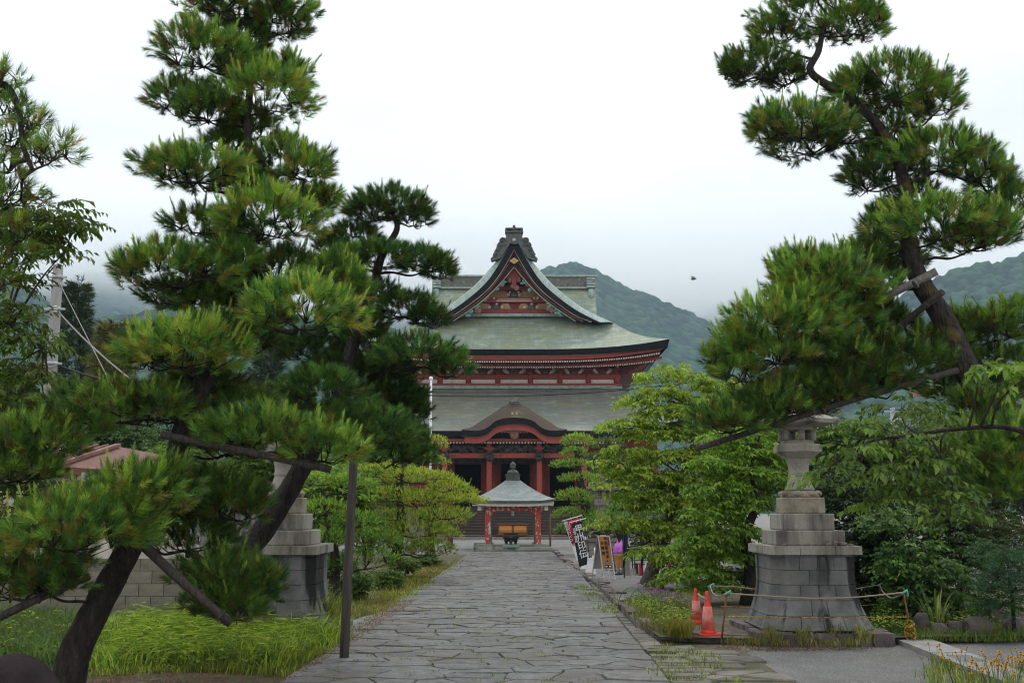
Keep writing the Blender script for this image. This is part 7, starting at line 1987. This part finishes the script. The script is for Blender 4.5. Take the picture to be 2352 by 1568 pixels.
pole_obj('bamboo_pole', 'long dark pole under the lowest bough of the right pine', [P(2200, 850, yy + .1), P(2000, 905, yy + .1), P(1800, 968, yy + .1), P(1598, 1031, yy)], [.036, .034, .032, .03], M['old_pole'], 'pole', 5, 'support poles of the right pine')
pole_obj('bamboo_pole', 'dark pole slanting down to the right from the left pine trunk', [P(312, 1236, 8.8), P(400, 1318, 8.8), P(530, 1432, 8.9)], [.045, .042, .038], M['old_pole'], 'pole', 4, 'support poles of the left pine')
pole_obj('bamboo_pole', 'dark pole slanting down to the left edge beside the left pine trunk', [P(206, 1322, 8.9), P(100, 1368, 8.7), P(-20, 1425, 8.6)], [.036, .036, .036], M['old_pole'], 'pole', 3, 'support poles of the left pine')
pole_obj('bamboo_pole', 'dark pole lying across the middle of the left pine trunk', [P(372, 998, 8.8), P(470, 1018, 8.8), P(640, 1052, 8.8), P(760, 1078, 8.9)], .036, M['old_pole'], 'pole', 4, 'support poles of the left pine')

# ================================================================== UTILITY POLE AND WIRES
yu = 27.0
ub, ut = P(106, 1020, yu), P(134, 609, yu); dirv = (ut - ub) / (ut.z - ub.z); ub = ub - dirv * ub.z
up_ = thing('utility_pole', 'leaning pale concrete utility pole with metal bands and wires at the left', 'utility pole', ub)
mb = MB(); mb.tube([ub, ub.lerp(ut, .5), ut], [.21, .175, .135], 14); mb.build('shaft', M['pole_concrete'], up_)
def on_pole(v):
    f = (zt(v, yu) - ub.z) / (ut.z - ub.z); return ub.lerp(ut, f), .21 - .075 * f
for v in (637, 655, 710, 835):
    p, r = on_pole(v); m2 = MB(); m2.tube([p - dirv * .05, p + dirv * .05], r + .018, 14); m2.beam(p + Vector((-r - .16, -.02, 0)), p + Vector((r + .14, -.02, 0)), .05, .06); m2.build('metal_band', M['galv'], up_)
p, r = on_pole(712)
for j in range(3):
    mb = MB(); mb.lathe(p + Vector((.10 + .0 * j, -r - .05, -.10 + .07 * j)), [(.03, 0), (.07, .015), (.03, .04)], 10); mb.build('insulator', M['white'], up_)
p, r = on_pole(1000); 
for v, s in ((990, 1), (1018, -1)):
    p, r = on_pole(v); mb = MB(); mb.tube([p, p + Vector((s * .30, -.05, 0))], .018, 6); mb.build('step_bolt', M['galv'], up_)
p, r = on_pole(842); mb = MB(); mb.tube([p + Vector((-.3, -r, .05)), p + Vector((-.1, -r - .05, -.06)), p + Vector((.12, -r - .05, -.04)), p + Vector((.3, -r, .08))], .02, 6); mb.build('cable_loop', M['pale_cable'], up_)
def wire(label, a, b, r, m, sag=.0, name='cable'):
    pts = [Vector(a).lerp(Vector(b), t) - Vector((0, 0, sag * 4 * t * (1 - t))) for t in np.linspace(0, 1, 14)]
    mb = MB(); mb.tube(pts, r, 5); return tag(mb.build(name, m), label, 'cable')
A = lambda v: on_pole(v)[0]
wire('thin guy wire falling steeply right from the top of the utility pole', A(640), P(270, 912, 24), .013, M['pale_cable'])
wire('thick pale wrapped cable slanting down right from the middle band of the pole', A(708), P(310, 878, 25), .024, M['pale_cable'], .1)
wire('bundle of black cables sagging right from the lowest pole band', A(833), P(560, 868, 30), .03, M['cable'], .5)
wire('thin wire running left from the top of the utility pole', A(655), P(-200, 610, 26), .015, M['pale_cable'], .2)
wire('dark cable running left from the middle of the utility pole', A(712), P(-200, 728, 26), .028, M['cable'], .2)
wire('black cable running left from the lowest pole band', A(836), P(-200, 850, 26), .022, M['cable'], .2)
wire('thin black wire slanting across the lower part of the utility pole', P(-40, 1012, 25), P(300, 926, 29), .014, M['cable'], .15)
wire('black twin cables hanging across the lower temple roof', P(760, 893, 44), P(1640, 870, 44), .03, M['cable'], .55)
wire('thin black cable right above the twin cables across the temple roof', P(760, 888, 44.3), P(1640, 862, 44.3), .016, M['cable'], .5)
g = G(988, 1205); yf = 48.0
mb = MB(); b0 = P(986, 1240, yf); b0.z = 0; mb.tube([b0, P(990, 872, yf)], [.075, .06], 10); fp = thing('flagpole', 'white flagpole between the dark pine and the temple', 'flagpole', b0); mb.build('shaft', M['white'], fp)
mb = MB(); mb.ball(P(990, 869, yf), .11); mb.build('cap', M['white'], fp)
yv = 40
mb = MB(); a = P(2053, 1200, yv); a.z = 0; b = P(2050, 936, yv); mb.tube([a, b], .10, 8); sp = thing('steel_pole', 'thin grey steel pole with brackets far behind the cherry leaves', 'pole', a); mb.build('shaft', M['galv'], sp)
for v in (945, 962):
    mb = MB(); q = P(2051, v, yv); mb.beam(q + Vector((-.45, -.1, 0)), q + Vector((.4, -.1, 0)), .05, .05); mb.build('bracket', M['galv'], sp)

# ================================================================== HOUSE AND BLOCK WALL ON THE LEFT
yh = 21.0
hk = S(1050, yh); hz = lambda v, y=yh: zt(v, y)
hx = lambda u, y=yh: P(u, 1060, y).x
ho = thing('house', 'low cream walled house with a faded red metal roof behind the left pine', 'house', (hx(200), yh + 2, 0))
mb = MB(); mb.box(hx(-120), hx(262), yh + .5, yh + 5, 0, hz(1082)); mb.build('wall', M['cream_wall'], ho)
# roof: gable, eave toward the camera, ridge rising right and back
e0, e1, r1, r0 = P(-160, 1078, yh), P(128, 1071, yh), P(272, 1025, yh + 2.6), P(-100, 1012, yh + 2.6)
ex = P(330, 1046, yh + 5)
mb = MB()
rows = [[e0.lerp(r0, f) * 1.0, e1.lerp(r1, f)] for f in np.linspace(0, 1, 5)]
mb.grid(rows, 0, False, False)
mb.grid([[e1, r1], [e1 + Vector((1.9, 3.2, -.05)), r1 + Vector((.9, 2.0, -.2))]], 0, False, False)
mb.grid([[r0, r1], [r0 + Vector((0, 2.6, -.5)), r1 + Vector((0, 2.6, -.5))]], 0, False, False)
rf = mb.build('roof', M['red_roof'], ho)
for f in np.linspace(.04, 1, 16):
    m2 = MB(); a, b = e0.lerp(e1, f), r0.lerp(r1, f); m2.beam(a + Vector((0, 0, .03)), b + Vector((0, 0, .03)), .05, .045); m2.build('seam', M['red_roof'], rf)
m2 = MB(); m2.beam(e1 + Vector((.0, 0, .03)), r1 + Vector((.0, 0, .04)), .14, .07); m2.build('ridge_strip', M['red_roof'], rf)
m2 = MB(); m2.beam(e0 - Vector((0, .03, .08)), e1 - Vector((0, .03, .08)), .05, .16); m2.build('fascia', M['brown_wood'], ho)
m2 = MB(); m2.beam(e1 - Vector((-.02, .0, .09)), e1 + Vector((1.9, 3.2, -.14)), .06, .16); m2.build('fascia', M['brown_wood'], ho)
wi = MB(); wi.box(hx(165), hx(215), yh + .44, yh + .52, hz(1250), hz(1130)); wf = wi.build('window', M['brown_wood'], ho)
for a, b in ((168, 189), (191, 212)):
    m2 = MB(); m2.box(hx(a), hx(b), yh + .42, yh + .438, hz(1246), hz(1134)); m2.build('pane', M['glass'], wf)
for s in (150, 260):
    m2 = MB(); m2.box(hx(s) - .06, hx(s) + .06, yh + .42, yh + .52, 0, hz(1083)); m2.build('corner_board', M['grey_wood'], ho)
ys_ = 30
sh = thing('shed', 'grey shed with a thin red roof edge and white posts between the left pines', 'shed', (P(560, 1200, ys_).x, ys_, 0))
X = lambda u: P(u, 1150, ys_).x
mb = MB(); mb.box(X(445), X(640), ys_, ys_ + 3, 0, zt(1115, ys_)); mb.build('wall', M['grey_wall'], sh)
mb = MB(); mb.box(X(430), X(652), ys_ - .35, ys_ + 3.2, zt(1113, ys_), zt(1103, ys_)); mb.build('roof', M['red_roof'], sh)
for u in (462, 505, 560, 612):
    mb = MB(); mb.box(X(u) - .05, X(u) + .05, ys_ - .08, ys_ - .01, 0, zt(1116, ys_)); mb.build('post', M['white_wood'], sh)
mb = MB(); mb.box(X(515), X(550), ys_ - .05, ys_ - .012, zt(1240, ys_), zt(1190, ys_)); wd = mb.build('window', M['white_wood'], sh); mb = MB(); mb.box(X(518), X(547), ys_ - .07, ys_ - .052, zt(1237, ys_), zt(1193, ys_)); mb.build('pane', M['glass'], wd)
# concrete block wall
yw = 15.6
bwk = S(1350, yw); wx = lambda u: P(u, 1350, yw).x
bwl = thing('block_wall', 'low concrete block garden wall behind the weeds on the left', 'wall', (wx(250), yw, 0))
hblk, wblk = .195, .395
x = wx(-140); top = 5
mb = MB(); mb.box(wx(-140), wx(650), yw + .02, yw + .11, 0, top * hblk - .012); mb.build('mortar', M['lime'], bwl)
proto = {}
for r in range(top):
    xx = wx(-140) - (wblk / 2 if r % 2 else 0)
    while xx < wx(650):
        m2 = MB(); m2.box(-wblk / 2 + .005, wblk / 2 - .005, -.005, .125, .005, hblk - .005)
        if 'b' not in proto: proto['b'] = m2.mesh('block', M['block'])
        link_mesh('block', proto['b'], bwl, (xx + wblk / 2 - world_loc(bwl).x, 0, r * hblk))
        xx += wblk

# ================================================================== ROCKS
def rock(name, label, loc, r, m, cat, group=None, seed=0, sub=2, rough=.22, parent=None):
    bm = bmesh.new(); bmesh.ops.create_icosphere(bm, subdivisions=sub, radius=1)
    rg = np.random.default_rng(seed); off = rg.uniform(0, 50, 3)
    for v in bm.verts:
        p = np.array(v.co); n = 0
        for o, a in ((1.3, 1.0), (2.9, .5), (6.1, .22)):
            n += a * (math.sin(p[0] * o + off[0]) * math.sin(p[1] * o * 1.1 + off[1]) + math.sin(p[2] * o * .9 + off[2]))
        q = v.co * (1 + rough * n * .55)
        q.x = math.copysign(min(abs(q.x), .84), q.x) if rough > .15 else q.x; q.z = min(q.z, .82) if rough > .15 else q.z
        v.co = Vector((q.x * r[0], q.y * r[1], q.z * r[2]))
    me = bpy.data.meshes.new(name); bm.to_mesh(me); bm.free(); me.materials.append(m)
    if rough <= .15: me.polygons.foreach_set('use_smooth', [True] * len(me.polygons))
    o = link_mesh(name, me, parent, loc)
    if label: tag(o, label, cat, group)
    return o
c = P(20, 1560, 6.0)
rock('boulder', 'smooth dark purplish boulder in the bottom left corner', (c.x + .02, 6.0, .40), (.33, .34, .46), M['boulder'], 'boulder', None, 3, 4, .06)
for i, (u, v, w, h, lab) in enumerate(((2126, 1462, 32, 56, 'tall upright dark rock at the left end of the rock row'), (2166, 1466, 34, 36, 'brownish rock, second in the row beside the iris clump'), (2204, 1466, 32, 40, 'squarish brown rock, third in the row'), (2255, 1468, 56, 52, 'wide pointed grey rock in the middle of the row'), (2300, 1445, 42, 56, 'rock set higher behind the middle of the row'), (2345, 1462, 52, 46, 'long low rock at the right edge of the row'), (2232, 1452, 26, 30, 'small mossy rock wedged behind the third rock'), (2300, 1466, 22, 22, 'small dark rock filling the gap near the right end'))):
    g = G(u, v, .03); k = S(v, g.y); rock('rock', lab, (g.x, g.y + .1, .03 + h * k * .45), (w * k * .62, w * k * .45, h * k * .58), M['rock'], 'rock', 'rocks edging the shrub bed', 30 + i, 3, .20)
for i, (u, v, w, h, lab) in enumerate(((1508, 1392, 60, 14, 'flat dark stone lying in the flower bed left of the cones'), (1560, 1400, 70, 20, 'low dark rock under the grass beside the cones'), (1420, 1362, 40, 10, 'flat stone lying along the gravel terrace edge'), (1450, 1378, 36, 10, 'flat kerb-like stone behind the purple flowers'))):
    g = G(u, v, TB); k = S(v, g.y); rock('flat_stone', lab, (g.x, g.y, TB + h * k * .3), (w * k * .55, w * k * .3, h * k * .6), M['kerb'], 'stone', 'flat stones in the flower bed', 50 + i, 3, .2)

# ================================================================== GRASS, WEEDS, FLOWERS
def inside(poly, x, y):
    n = len(poly); r = np.zeros(len(x), bool); j = n - 1
    for i in range(n):
        xi, yi = poly[i]; xj, yj = poly[j]
        c_ = ((yi > y) != (yj > y)) & (x < (xj - xi) * (y - yi) / (yj - yi + 1e-12) + xi)
        r ^= c_; j = i
    return r
def scatter(poly_px, n, z=0.0, rng=RNG):
    q = [tuple(G(u, v, z).xy) for u, v in poly_px]
    xs = [p[0] for p in q]; ys = [p[1] for p in q]
    X, Y = np.empty(0), np.empty(0)
    while len(X) < n:
        x = rng.uniform(min(xs), max(xs), n * 2); y = rng.uniform(min(ys), max(ys), n * 2); m = inside(q, x, y)
        X = np.concatenate([X, x[m]]); Y = np.concatenate([Y, y[m]])
    return np.stack([X[:n], Y[:n], np.full(n, z)], -1)
def blades(p, h, w, lean, cols, rng=RNG, bend=.5):
    n = len(p); a = rng.random(n) * 2 * PI; d = np.stack([np.cos(a), np.sin(a), np.zeros(n)], -1)
    s = np.stack([-np.sin(a + rng.normal(0, .6, n)), np.cos(a), np.zeros(n)], -1); s = unit(s)
    ln = lean * rng.uniform(.2, 1.3, n) * h
    h_ = h[:, None]; w_ = (w * rng.uniform(.7, 1.2, n))[:, None]
    m1 = p + np.array([0, 0, 1.0]) * h_ * .55 + d * ln[:, None] * .3
    tip = p + np.array([0, 0, 1.0]) * h_ * (1 - bend * .25) + d * ln[:, None]
    v = np.stack([p - s * w_ * .35, p + s * w_ * .35, m1 + s * w_ * .5, m1 - s * w_ * .5, tip], 1)
    i = np.arange(n)[:, None] * 5
    f = np.concatenate([i + np.array([[0, 1, 2]]), i + np.array([[0, 2, 3]]), i + np.array([[3, 2, 4]])], 0)
    pch = vnoise(p[:, 0] * 1.1, p[:, 1] * 1.1, 8)[:, None]
    c = np.array(cols)[rng.integers(0, len(cols), n)] * rng.uniform(.65, 1.3, (n, 1)) * (.62 + .7 * pch) * np.array([[1, 1, 1]]) + np.array([[.025, .012, 0]]) * (1 - pch)
    return v.reshape(-1, 3), f, np.repeat(c, 5, 0)
def grass(name, poly, n, h, w, lean, cols, z=0.0, clump=None, hmod=None):
    p = scatter(poly, n, z)
    if clump:
        c = scatter(poly, clump[0], z); k = RNG.integers(0, clump[0], n)
        p = c[k] + np.concatenate([RNG.normal(0, clump[1], (n, 2)), np.zeros((n, 1))], 1)
    hh = RNG.uniform(h[0], h[1], n) * (.7 + .6 * vnoise(p[:, 0] * 1.3, p[:, 1] * 1.3, 4))
    v, f, c = blades(p, hh, w, lean, cols)
    return np_mesh(name, v, f, M['grass'], cols=c, kind='stuff')
FRESHG = [(.26, .40, .055), (.32, .46, .07), (.20, .33, .05), (.38, .47, .09), (.14, .25, .045)]
DULLG = [(.12, .17, .04), (.16, .20, .05), (.22, .22, .07), (.09, .14, .03)]
STRAW = [(.34, .28, .13), (.26, .22, .10), (.20, .20, .07)]
grass('tall_grass', [(190, 1545), (420, 1530), (640, 1548), (770, 1478), (760, 1450), (600, 1432), (430, 1434), (230, 1440)], 15000, (.06, .36), .015, .9, FRESHG + DULLG[:1], clump=(1100, .11))
grass('tall_grass', [(440, 1450), (740, 1462), (760, 1446), (600, 1430), (440, 1436)], 2200, (.3, .62), .016, .7, FRESHG[:3] + DULLG, clump=(90, .10))
grass('tall_grass', [(-60, 1520), (180, 1540), (230, 1440), (100, 1435), (-60, 1435)], 5000, (.10, .45), .014, .9, [(.09, .17, .05), (.12, .21, .06), (.07, .13, .045)])
grass('grass', [(180, 1556), (440, 1546), (660, 1556), (800, 1480), (770, 1440), (640, 1500), (420, 1515)], 7000, (.04, .14), .010, .6, FRESHG + DULLG)
grass('grass', [(420, 1400), (760, 1432), (900, 1405), (1000, 1345), (960, 1315), (800, 1350), (640, 1400)], 4200, (.03, .13), .012, .6, FRESHG[:3] + DULLG)
grass('dry_grass', [(760, 1440), (890, 1402), (880, 1380), (780, 1400)], 2500, (.05, .16), .009, .7, STRAW + DULLG)
grass('dry_grass', [(880, 1392), (1040, 1302), (1000, 1290), (860, 1370)], 2500, (.03, .09), .012, .7, [(.24, .17, .04), (.18, .16, .04), (.12, .14, .03)])
# broad bamboo-grass leaves standing in the weeds
p = scatter([(250, 1530), (640, 1540), (740, 1470), (600, 1440), (300, 1445)], 900, 0.0)
V, F, C, o_ = [], [], [], 0
stem = MB()
for q in p[:750]:
    h = random.uniform(.12, .42); a = random.uniform(0, 6.3); tipv = Vector(q) + Vector((.12 * math.cos(a), .12 * math.sin(a), h))
    n = 9; t = np.linspace(.3, 1, n)[:, None]
    lp = np.array(q) + (np.array(tipv) - np.array(q)) * t
    an = a + np.arange(n) * 2.4; ld = np.stack([np.cos(an), np.sin(an), np.full(n, .15)], -1)
    col = np.array(FRESHG)[RNG.integers(0, 5, n)] * RNG.uniform(.8, 1.2, (n, 1))
    v, f, c = leaf_quads(lp, ld, np.tile([[0, 0, 1.0]], (n, 1)) + RNG.normal(0, .3, (n, 3)), RNG.uniform(.10, .19, n), RNG.uniform(.014, .024, n), col)
    V.append(v); F.append(f + o_); C.append(c); o_ += len(v)
np_mesh('bamboo_grass', np.concatenate(V), np.concatenate(F), M['grass'], cols=np.concatenate(C), kind='stuff')
for i, (poly, n_, ln_, lab) in enumerate((([(200, 1540), (640, 1545), (760, 1475), (740, 1440), (300, 1440)], 420, .075, 0), ([(-40, 1520), (190, 1540), (230, 1440), (-40, 1440)], 200, .08, 1), ([(1450, 1392), (1560, 1400), (1590, 1420), (1585, 1464), (1530, 1462)], 150, .06, 2), ([(2000, 1462), (2120, 1450), (2340, 1436), (2340, 1400), (2000, 1390)], 330, .065, 3))):
    V, F, C, o_ = [], [], [], 0
    for q in scatter(poly, n_, 0 if i < 2 else TB):
        n = random.randint(6, 12); h = random.uniform(.06, .30); a = random.uniform(0, 6.3)
        t = RNG.uniform(.3, 1, n)[:, None]; an = a + np.arange(n) * 2.4
        lp = np.array(q) + np.concatenate([np.stack([np.cos(an), np.sin(an)], -1) * .03, t * h], 1)
        ld = np.stack([np.cos(an), np.sin(an), RNG.uniform(-.2, .5, n)], -1)
        col = np.array((FRESHG + MD_)[random.randint(0, 8)]) * RNG.uniform(.75, 1.25, (n, 1))
        v, f, c = leaf_quads(lp, ld, np.tile([[0, 0, 1.0]], (n, 1)) + RNG.normal(0, .4, (n, 3)), RNG.uniform(.5, 1.1, n) * ln_, RNG.uniform(.3, .55, n) * ln_, col)
        V.append(v); F.append(f + o_); C.append(c); o_ += len(v)
    np_mesh('weeds', np.concatenate(V), np.concatenate(F), M['grass'], cols=np.concatenate(C), kind='stuff')
# sparse seeded stalks
mb = MB()
for q in scatter([(420, 1500), (780, 1470), (760, 1430), (560, 1420)], 26):
    a = random.uniform(0, 6.3); h = random.uniform(.45, .85); b = Vector(q)
    mb.tube([b, b + Vector((.05 * math.cos(a), .05 * math.sin(a), h * .6)), b + Vector((.16 * math.cos(a), .16 * math.sin(a), h * .95)), b + Vector((.26 * math.cos(a), .26 * math.sin(a), h * .93))], [.003, .003, .0025, .005], 3)
v = np.array([tuple(q) for q in mb.v]); tri = []
for f in mb.f:
    for j in range(1, len(f) - 1): tri.append((f[0], f[j], f[j + 1]))
np_mesh('grass_stalks', v, tri, M['grass'], cols=np.tile([[.26, .24, .09]], (len(v), 1)), kind='stuff')
# right side
grass('grass', [(1440, 1385), (1560, 1392), (1590, 1400), (1580, 1440), (1530, 1464), (1470, 1430)], 2600, (.04, .22), .011, .8, DULLG + STRAW + FRESHG[:1], TB, clump=(110, .10))
grass('dry_grass', [(1530, 1440), (1586, 1440), (1590, 1466), (1535, 1464)], 1100, (.08, .22), .012, .8, [(.30, .26, .06), (.22, .24, .05), (.17, .20, .04)], TB)
grass('grass', [(1660, 1482), (2000, 1484), (2000, 1470), (1660, 1468)], 900, (.03, .12), .010, .7, DULLG + STRAW, 0.05, clump=(40, .06))
grass('dry_grass', [(1750, 1474), (1990, 1476), (1980, 1462), (1750, 1460)], 420, (.08, .26), .012, .9, STRAW + DULLG, .10, clump=(9, .05))
grass('grass', [(1990, 1462), (2110, 1458), (2140, 1400), (1960, 1372), (1940, 1420)], 6000, (.04, .12), .009, .5, [(.04, .09, .02), (.06, .12, .025), (.03, .07, .016)], TB)
grass('grass', [(2090, 1474), (2360, 1474), (2360, 1440), (2100, 1440)], 2600, (.05, .20), .012, .7, [(.07, .14, .03), (.10, .18, .035), (.14, .18, .05)], .04)
grass('grass', [(1490, 1568), (1700, 1568), (1640, 1500), (1530, 1480), (1480, 1500)], 700, (.02, .09), .008, .6, DULLG + FRESHG[:2], 0.02, clump=(55, .06))
grass('grass', [(1330, 1340), (1420, 1400), (1390, 1420), (1310, 1350)], 1200, (.02, .08), .010, .6, DULLG + FRESHG[:2], 0.02, clump=(50, .07))
grass('grass', [(2100, 1568), (2352, 1568), (2352, 1520), (2150, 1510)], 1200, (.03, .12), .008, .6, DULLG + FRESHG[:2], 0.0, clump=(45, .07))
# tufts in the paving joints
grass('joint_grass', [(700, 1568), (1530, 1568), (1400, 1440), (1000, 1380), (860, 1450)], 2600, (.02, .06), .006, .8, DULLG + FRESHG[:3], 0.02, clump=(150, .035))
grass('grass', [(690, 1556), (1070, 1286), (1050, 1282), (660, 1556)], 1300, (.02, .10), .010, .7, DULLG + FRESHG[:3], 0.01, clump=(190, .06))
# pebbles and litter
def pebbles(name, poly, n, r, m, z=0.0):
    p = scatter(poly, n, z); s = RNG.uniform(r[0], r[1], n)[:, None]
    tet = np.array([[1, 0, 0], [-.5, .87, 0], [-.5, -.87, 0], [0, 0, .9]])
    a = RNG.random(n) * 6.28; ca, sa = np.cos(a), np.sin(a)
    v = np.stack([np.stack([t[0] * ca - t[1] * sa, t[0] * sa + t[1] * ca, np.full(n, t[2])], -1) * s * RNG.uniform(.7, 1.3, (n, 1)) for t in tet], 1) + p[:, None]
    i = np.arange(n)[:, None] * 4
    f = np.concatenate([i + np.array([[0, 1, 3]]), i + np.array([[1, 2, 3]]), i + np.array([[2, 0, 3]])], 0)
    return np_mesh(name, v.reshape(-1, 3), f, m, kind='stuff')
M['pebble'] = mat('pebble', (.20, .198, .19), (.31, .305, .295), .9, 3, vary=.22)
pebbles('gravel', [(1560, 1568), (2352, 1568), (2352, 1480), (1640, 1480)], 12000, (.004, .011), M['pebble'], .001)
pebbles('gravel', [(1310, 1320), (1600, 1340), (1560, 1300), (1300, 1290)], 6000, (.01, .02), M['pebble'], TB)
pebbles('gravel', [(760, 1470), (900, 1400), (830, 1400), (740, 1440)], 4000, (.006, .014), M['pebble'], .008)
M['litter'] = mat('litter', (.10, .055, .03), (.20, .12, .06), .9, 4, vary=.3)
pebbles('leaf_litter', [(170, 1568), (640, 1568), (700, 1540), (420, 1530), (190, 1545)], 1600, (.006, .018), M['litter'], .006)
pebbles('leaf_litter', [(660, 1568), (820, 1470), (960, 1375), (900, 1380), (760, 1470), (640, 1560)], 1500, (.006, .016), M['litter'], .045)
pebbles('leaf_litter', [(1640, 1500), (2000, 1490), (2100, 1476), (1650, 1478)], 900, (.008, .02), M['litter'], .003)

# iris-like clump
g = G(2150, 1440, .10)
ir = thing('iris_clump', 'clump of broad arching sword leaves at the foot of the lighter shrub', 'plant', g)
p_ = []; 
for j in range(34):
    a = random.uniform(0, 6.28); h = random.uniform(.25, .55); w = random.uniform(.018, .034); rch = random.uniform(.10, .38); dr = random.uniform(-.25, .28)
    rows = []
    for q in range(6):
        f = q / 5; c_ = Vector((.05 * math.cos(a) + rch * f * math.cos(a), .05 * math.sin(a) + rch * f * math.sin(a), h * math.sin(f * (1.5 + .8 * (dr < 0))) + dr * f * f * .5))
        s = Vector((-math.sin(a), math.cos(a), 0)) * w * (1 - f ** 2.2) * .5 + Vector((0, 0, 0))
        rows.append([c_ - s, c_ + s])
    mb = MB(); mb.grid(rows, 0, False, True)
    v = [tuple(q) for q in mb.v]
    me = mb.mesh('leaf', M['grass']); ca = me.color_attributes.new('tint', 'FLOAT_COLOR', 'POINT')
    cc = random.choice([(.13, .22, .06), (.09, .17, .05), (.20, .28, .09), (.38, .42, .22)])
    ca.data.foreach_set('color', [x for _ in v for x in (*cc, 1)])
    link_mesh('leaf', me, ir)
# yellow coreopsis at the lower right, purple verbena in the bed
def flower_plant(name, label, g, n, h, head, cols, core, spread, group, r):
    t = thing(name, label, 'flower', g, group)
    V, F, C, o_ = [], [], [], 0
    st = MB()
    for j in range(n):
        a = random.uniform(0, 6.28); hh = h * random.uniform(.6, 1.05); e = Vector((spread * random.uniform(-1, 1), spread * random.uniform(-1, 1), hh))
        st.tube([(e.x * .2, e.y * .2, 0), (e.x * .6, e.y * .6, hh * .6), e], .0022, 3, caps=False)
        k = 8; an = np.arange(k) * 2 * PI / k
        tl = np.array([random.uniform(-.5, .5), random.uniform(-.9, -.1), 1.0]); tl /= np.linalg.norm(tl)
        e1 = np.cross(tl, [1, 0, 0]); e1 /= np.linalg.norm(e1); e2 = np.cross(tl, e1)
        ld = np.cos(an)[:, None] * e1 + np.sin(an)[:, None] * e2 + tl * .1
        v, f, c = leaf_quads(np.tile(np.array(e), (k, 1)), ld, np.tile(tl, (k, 1)), np.full(k, r), np.full(k, r * .8), np.array(cols)[RNG.integers(0, len(cols), k)])
        V.append(v); F.append(f + o_); C.append(c); o_ += len(v)
        v, f, c = leaf_quads(np.tile(np.array(e) + tl * .004, (k, 1)), ld + tl * .2, np.tile(tl, (k, 1)), np.full(k, r * .42), np.full(k, r * .5), np.tile([core], (k, 1)))
        V.append(v); F.append(f + o_); C.append(c); o_ += len(v)
    np_mesh('blossoms', np.concatenate(V), np.concatenate(F), M['petal'], t, cols=np.concatenate(C), local=True)
    ns = 60; b = RNG.normal(0, spread * .5, (ns, 3)); b[:, 2] = 0
    v, f, c = blades(b, RNG.uniform(h * .3, h * .8, ns), .006, .4, DULLG + FRESHG[:2])
    v2 = np.array([tuple(q) for q in st.v]); tri = np.array([(q[0], q[1], q[2]) for q in st.f] + [(q[0], q[2], q[3]) for q in st.f if len(q) == 4])
    np_mesh('stems', np.concatenate([v, v2]), np.concatenate([f, tri + len(v)]), M['grass'], t, cols=np.concatenate([c, np.tile([[.12, .17, .05]], (len(v2), 1))]), local=True, kind='stuff')
where = ['leftmost', 'second from the left', 'third from the left', 'middle', 'third from the right', 'second from the right', 'rightmost']
for i, (u, v, n) in enumerate(((2150, 1570, 5), (2200, 1585, 9), (2245, 1600, 14), (2290, 1600, 20), (2330, 1590, 20), (2370, 1580, 20), (2400, 1600, 14))):
    g = G(u, v); flower_plant('coreopsis', 'yellow flowers with dark red centres in the lower right corner, %s plant' % where[i], g, n, .38, 0, [(.72, .40, .03), (.66, .34, .02), (.75, .48, .05)], (.16, .03, .01), .16, 'yellow flowers in the lower right corner', .021)
for i, (u, v, n) in enumerate(((1468, 1378, 4), (1500, 1384, 6), (1530, 1388, 6), (1560, 1372, 5), (1545, 1408, 7), (1585, 1366, 4))):
    g = G(u, v, TB); flower_plant('verbena', ['leggy purple flowers right behind the kerb, at the left end of the bed', 'purple flowers before the leaning grey maple trunk', 'purple flowers beside the wooden stake', 'purple flowers just right of the wooden stake', 'fullest purple flowers nearest the flat dark rock', 'purple flowers closest to the traffic cones'][i], g, n + 3, .30, 0, [(.42, .16, .48), (.50, .24, .55), (.36, .12, .42)], (.40, .2, .46), .22, 'purple flowers in the bed', .028)
leafy('weed', 'leafy pale green weeds under the purple flowers', 19.3, [(1530, 1398), (1530, 1390), (1530, 1380)], [1, 1, 1], [(1470, 1384, 40, 8, 0, 1), (1520, 1390, 46, 10, 0, 1), (1570, 1386, 44, 10, 0, 1), (1545, 1402, 50, 8, -.4, 1)], 160, 7, .06, .028, GR_, cat='weeds', seed=140, base_z=TB, limbs=False)
for i, (u, v) in enumerate(((1452, 1395), (1475, 1398))):
    g = G(u, v, TB); mb = MB(); mb.tube([(g.x + .24 * math.cos(a), g.y, TB + .34 * math.sin(a)) for a in np.linspace(0, PI, 13)], .006, 5); tag(mb.build('wire_hoop', M['green_paint']), ['thin wire hoop edging the flower bed, left of two', 'thin wire hoop edging the flower bed, right of two'][i], 'hoop', 'wire hoops of the flower bed')
# small bird in the sky
b = P(1592, 641, 60); bt = MB()
bt.ball((b.x, b.y, b.z), (.16, .09, .06), 8, 6); bt.ball((b.x + .16, b.y, b.z + .03), (.06, .05, .05), 6, 5)
for s in (-1, 1): bt.add([(b.x - .02, b.y, b.z + .03), (b.x + .1, b.y, b.z + .03), (b.x + .02 + .1 * s, b.y + .05 * s, b.z + .20), (b.x - .06 + .1 * s, b.y + .05 * s, b.z + .17)], [(0, 1, 2, 3)])
bt.add([(b.x - .12, b.y - .03, b.z), (b.x - .12, b.y + .03, b.z), (b.x - .26, b.y + .04, b.z - .01), (b.x - .26, b.y - .04, b.z - .01)], [(0, 1, 2, 3)])
tag(bt.build('bird', M['bird']), 'tiny dark bird flying before the misty hills', 'bird')
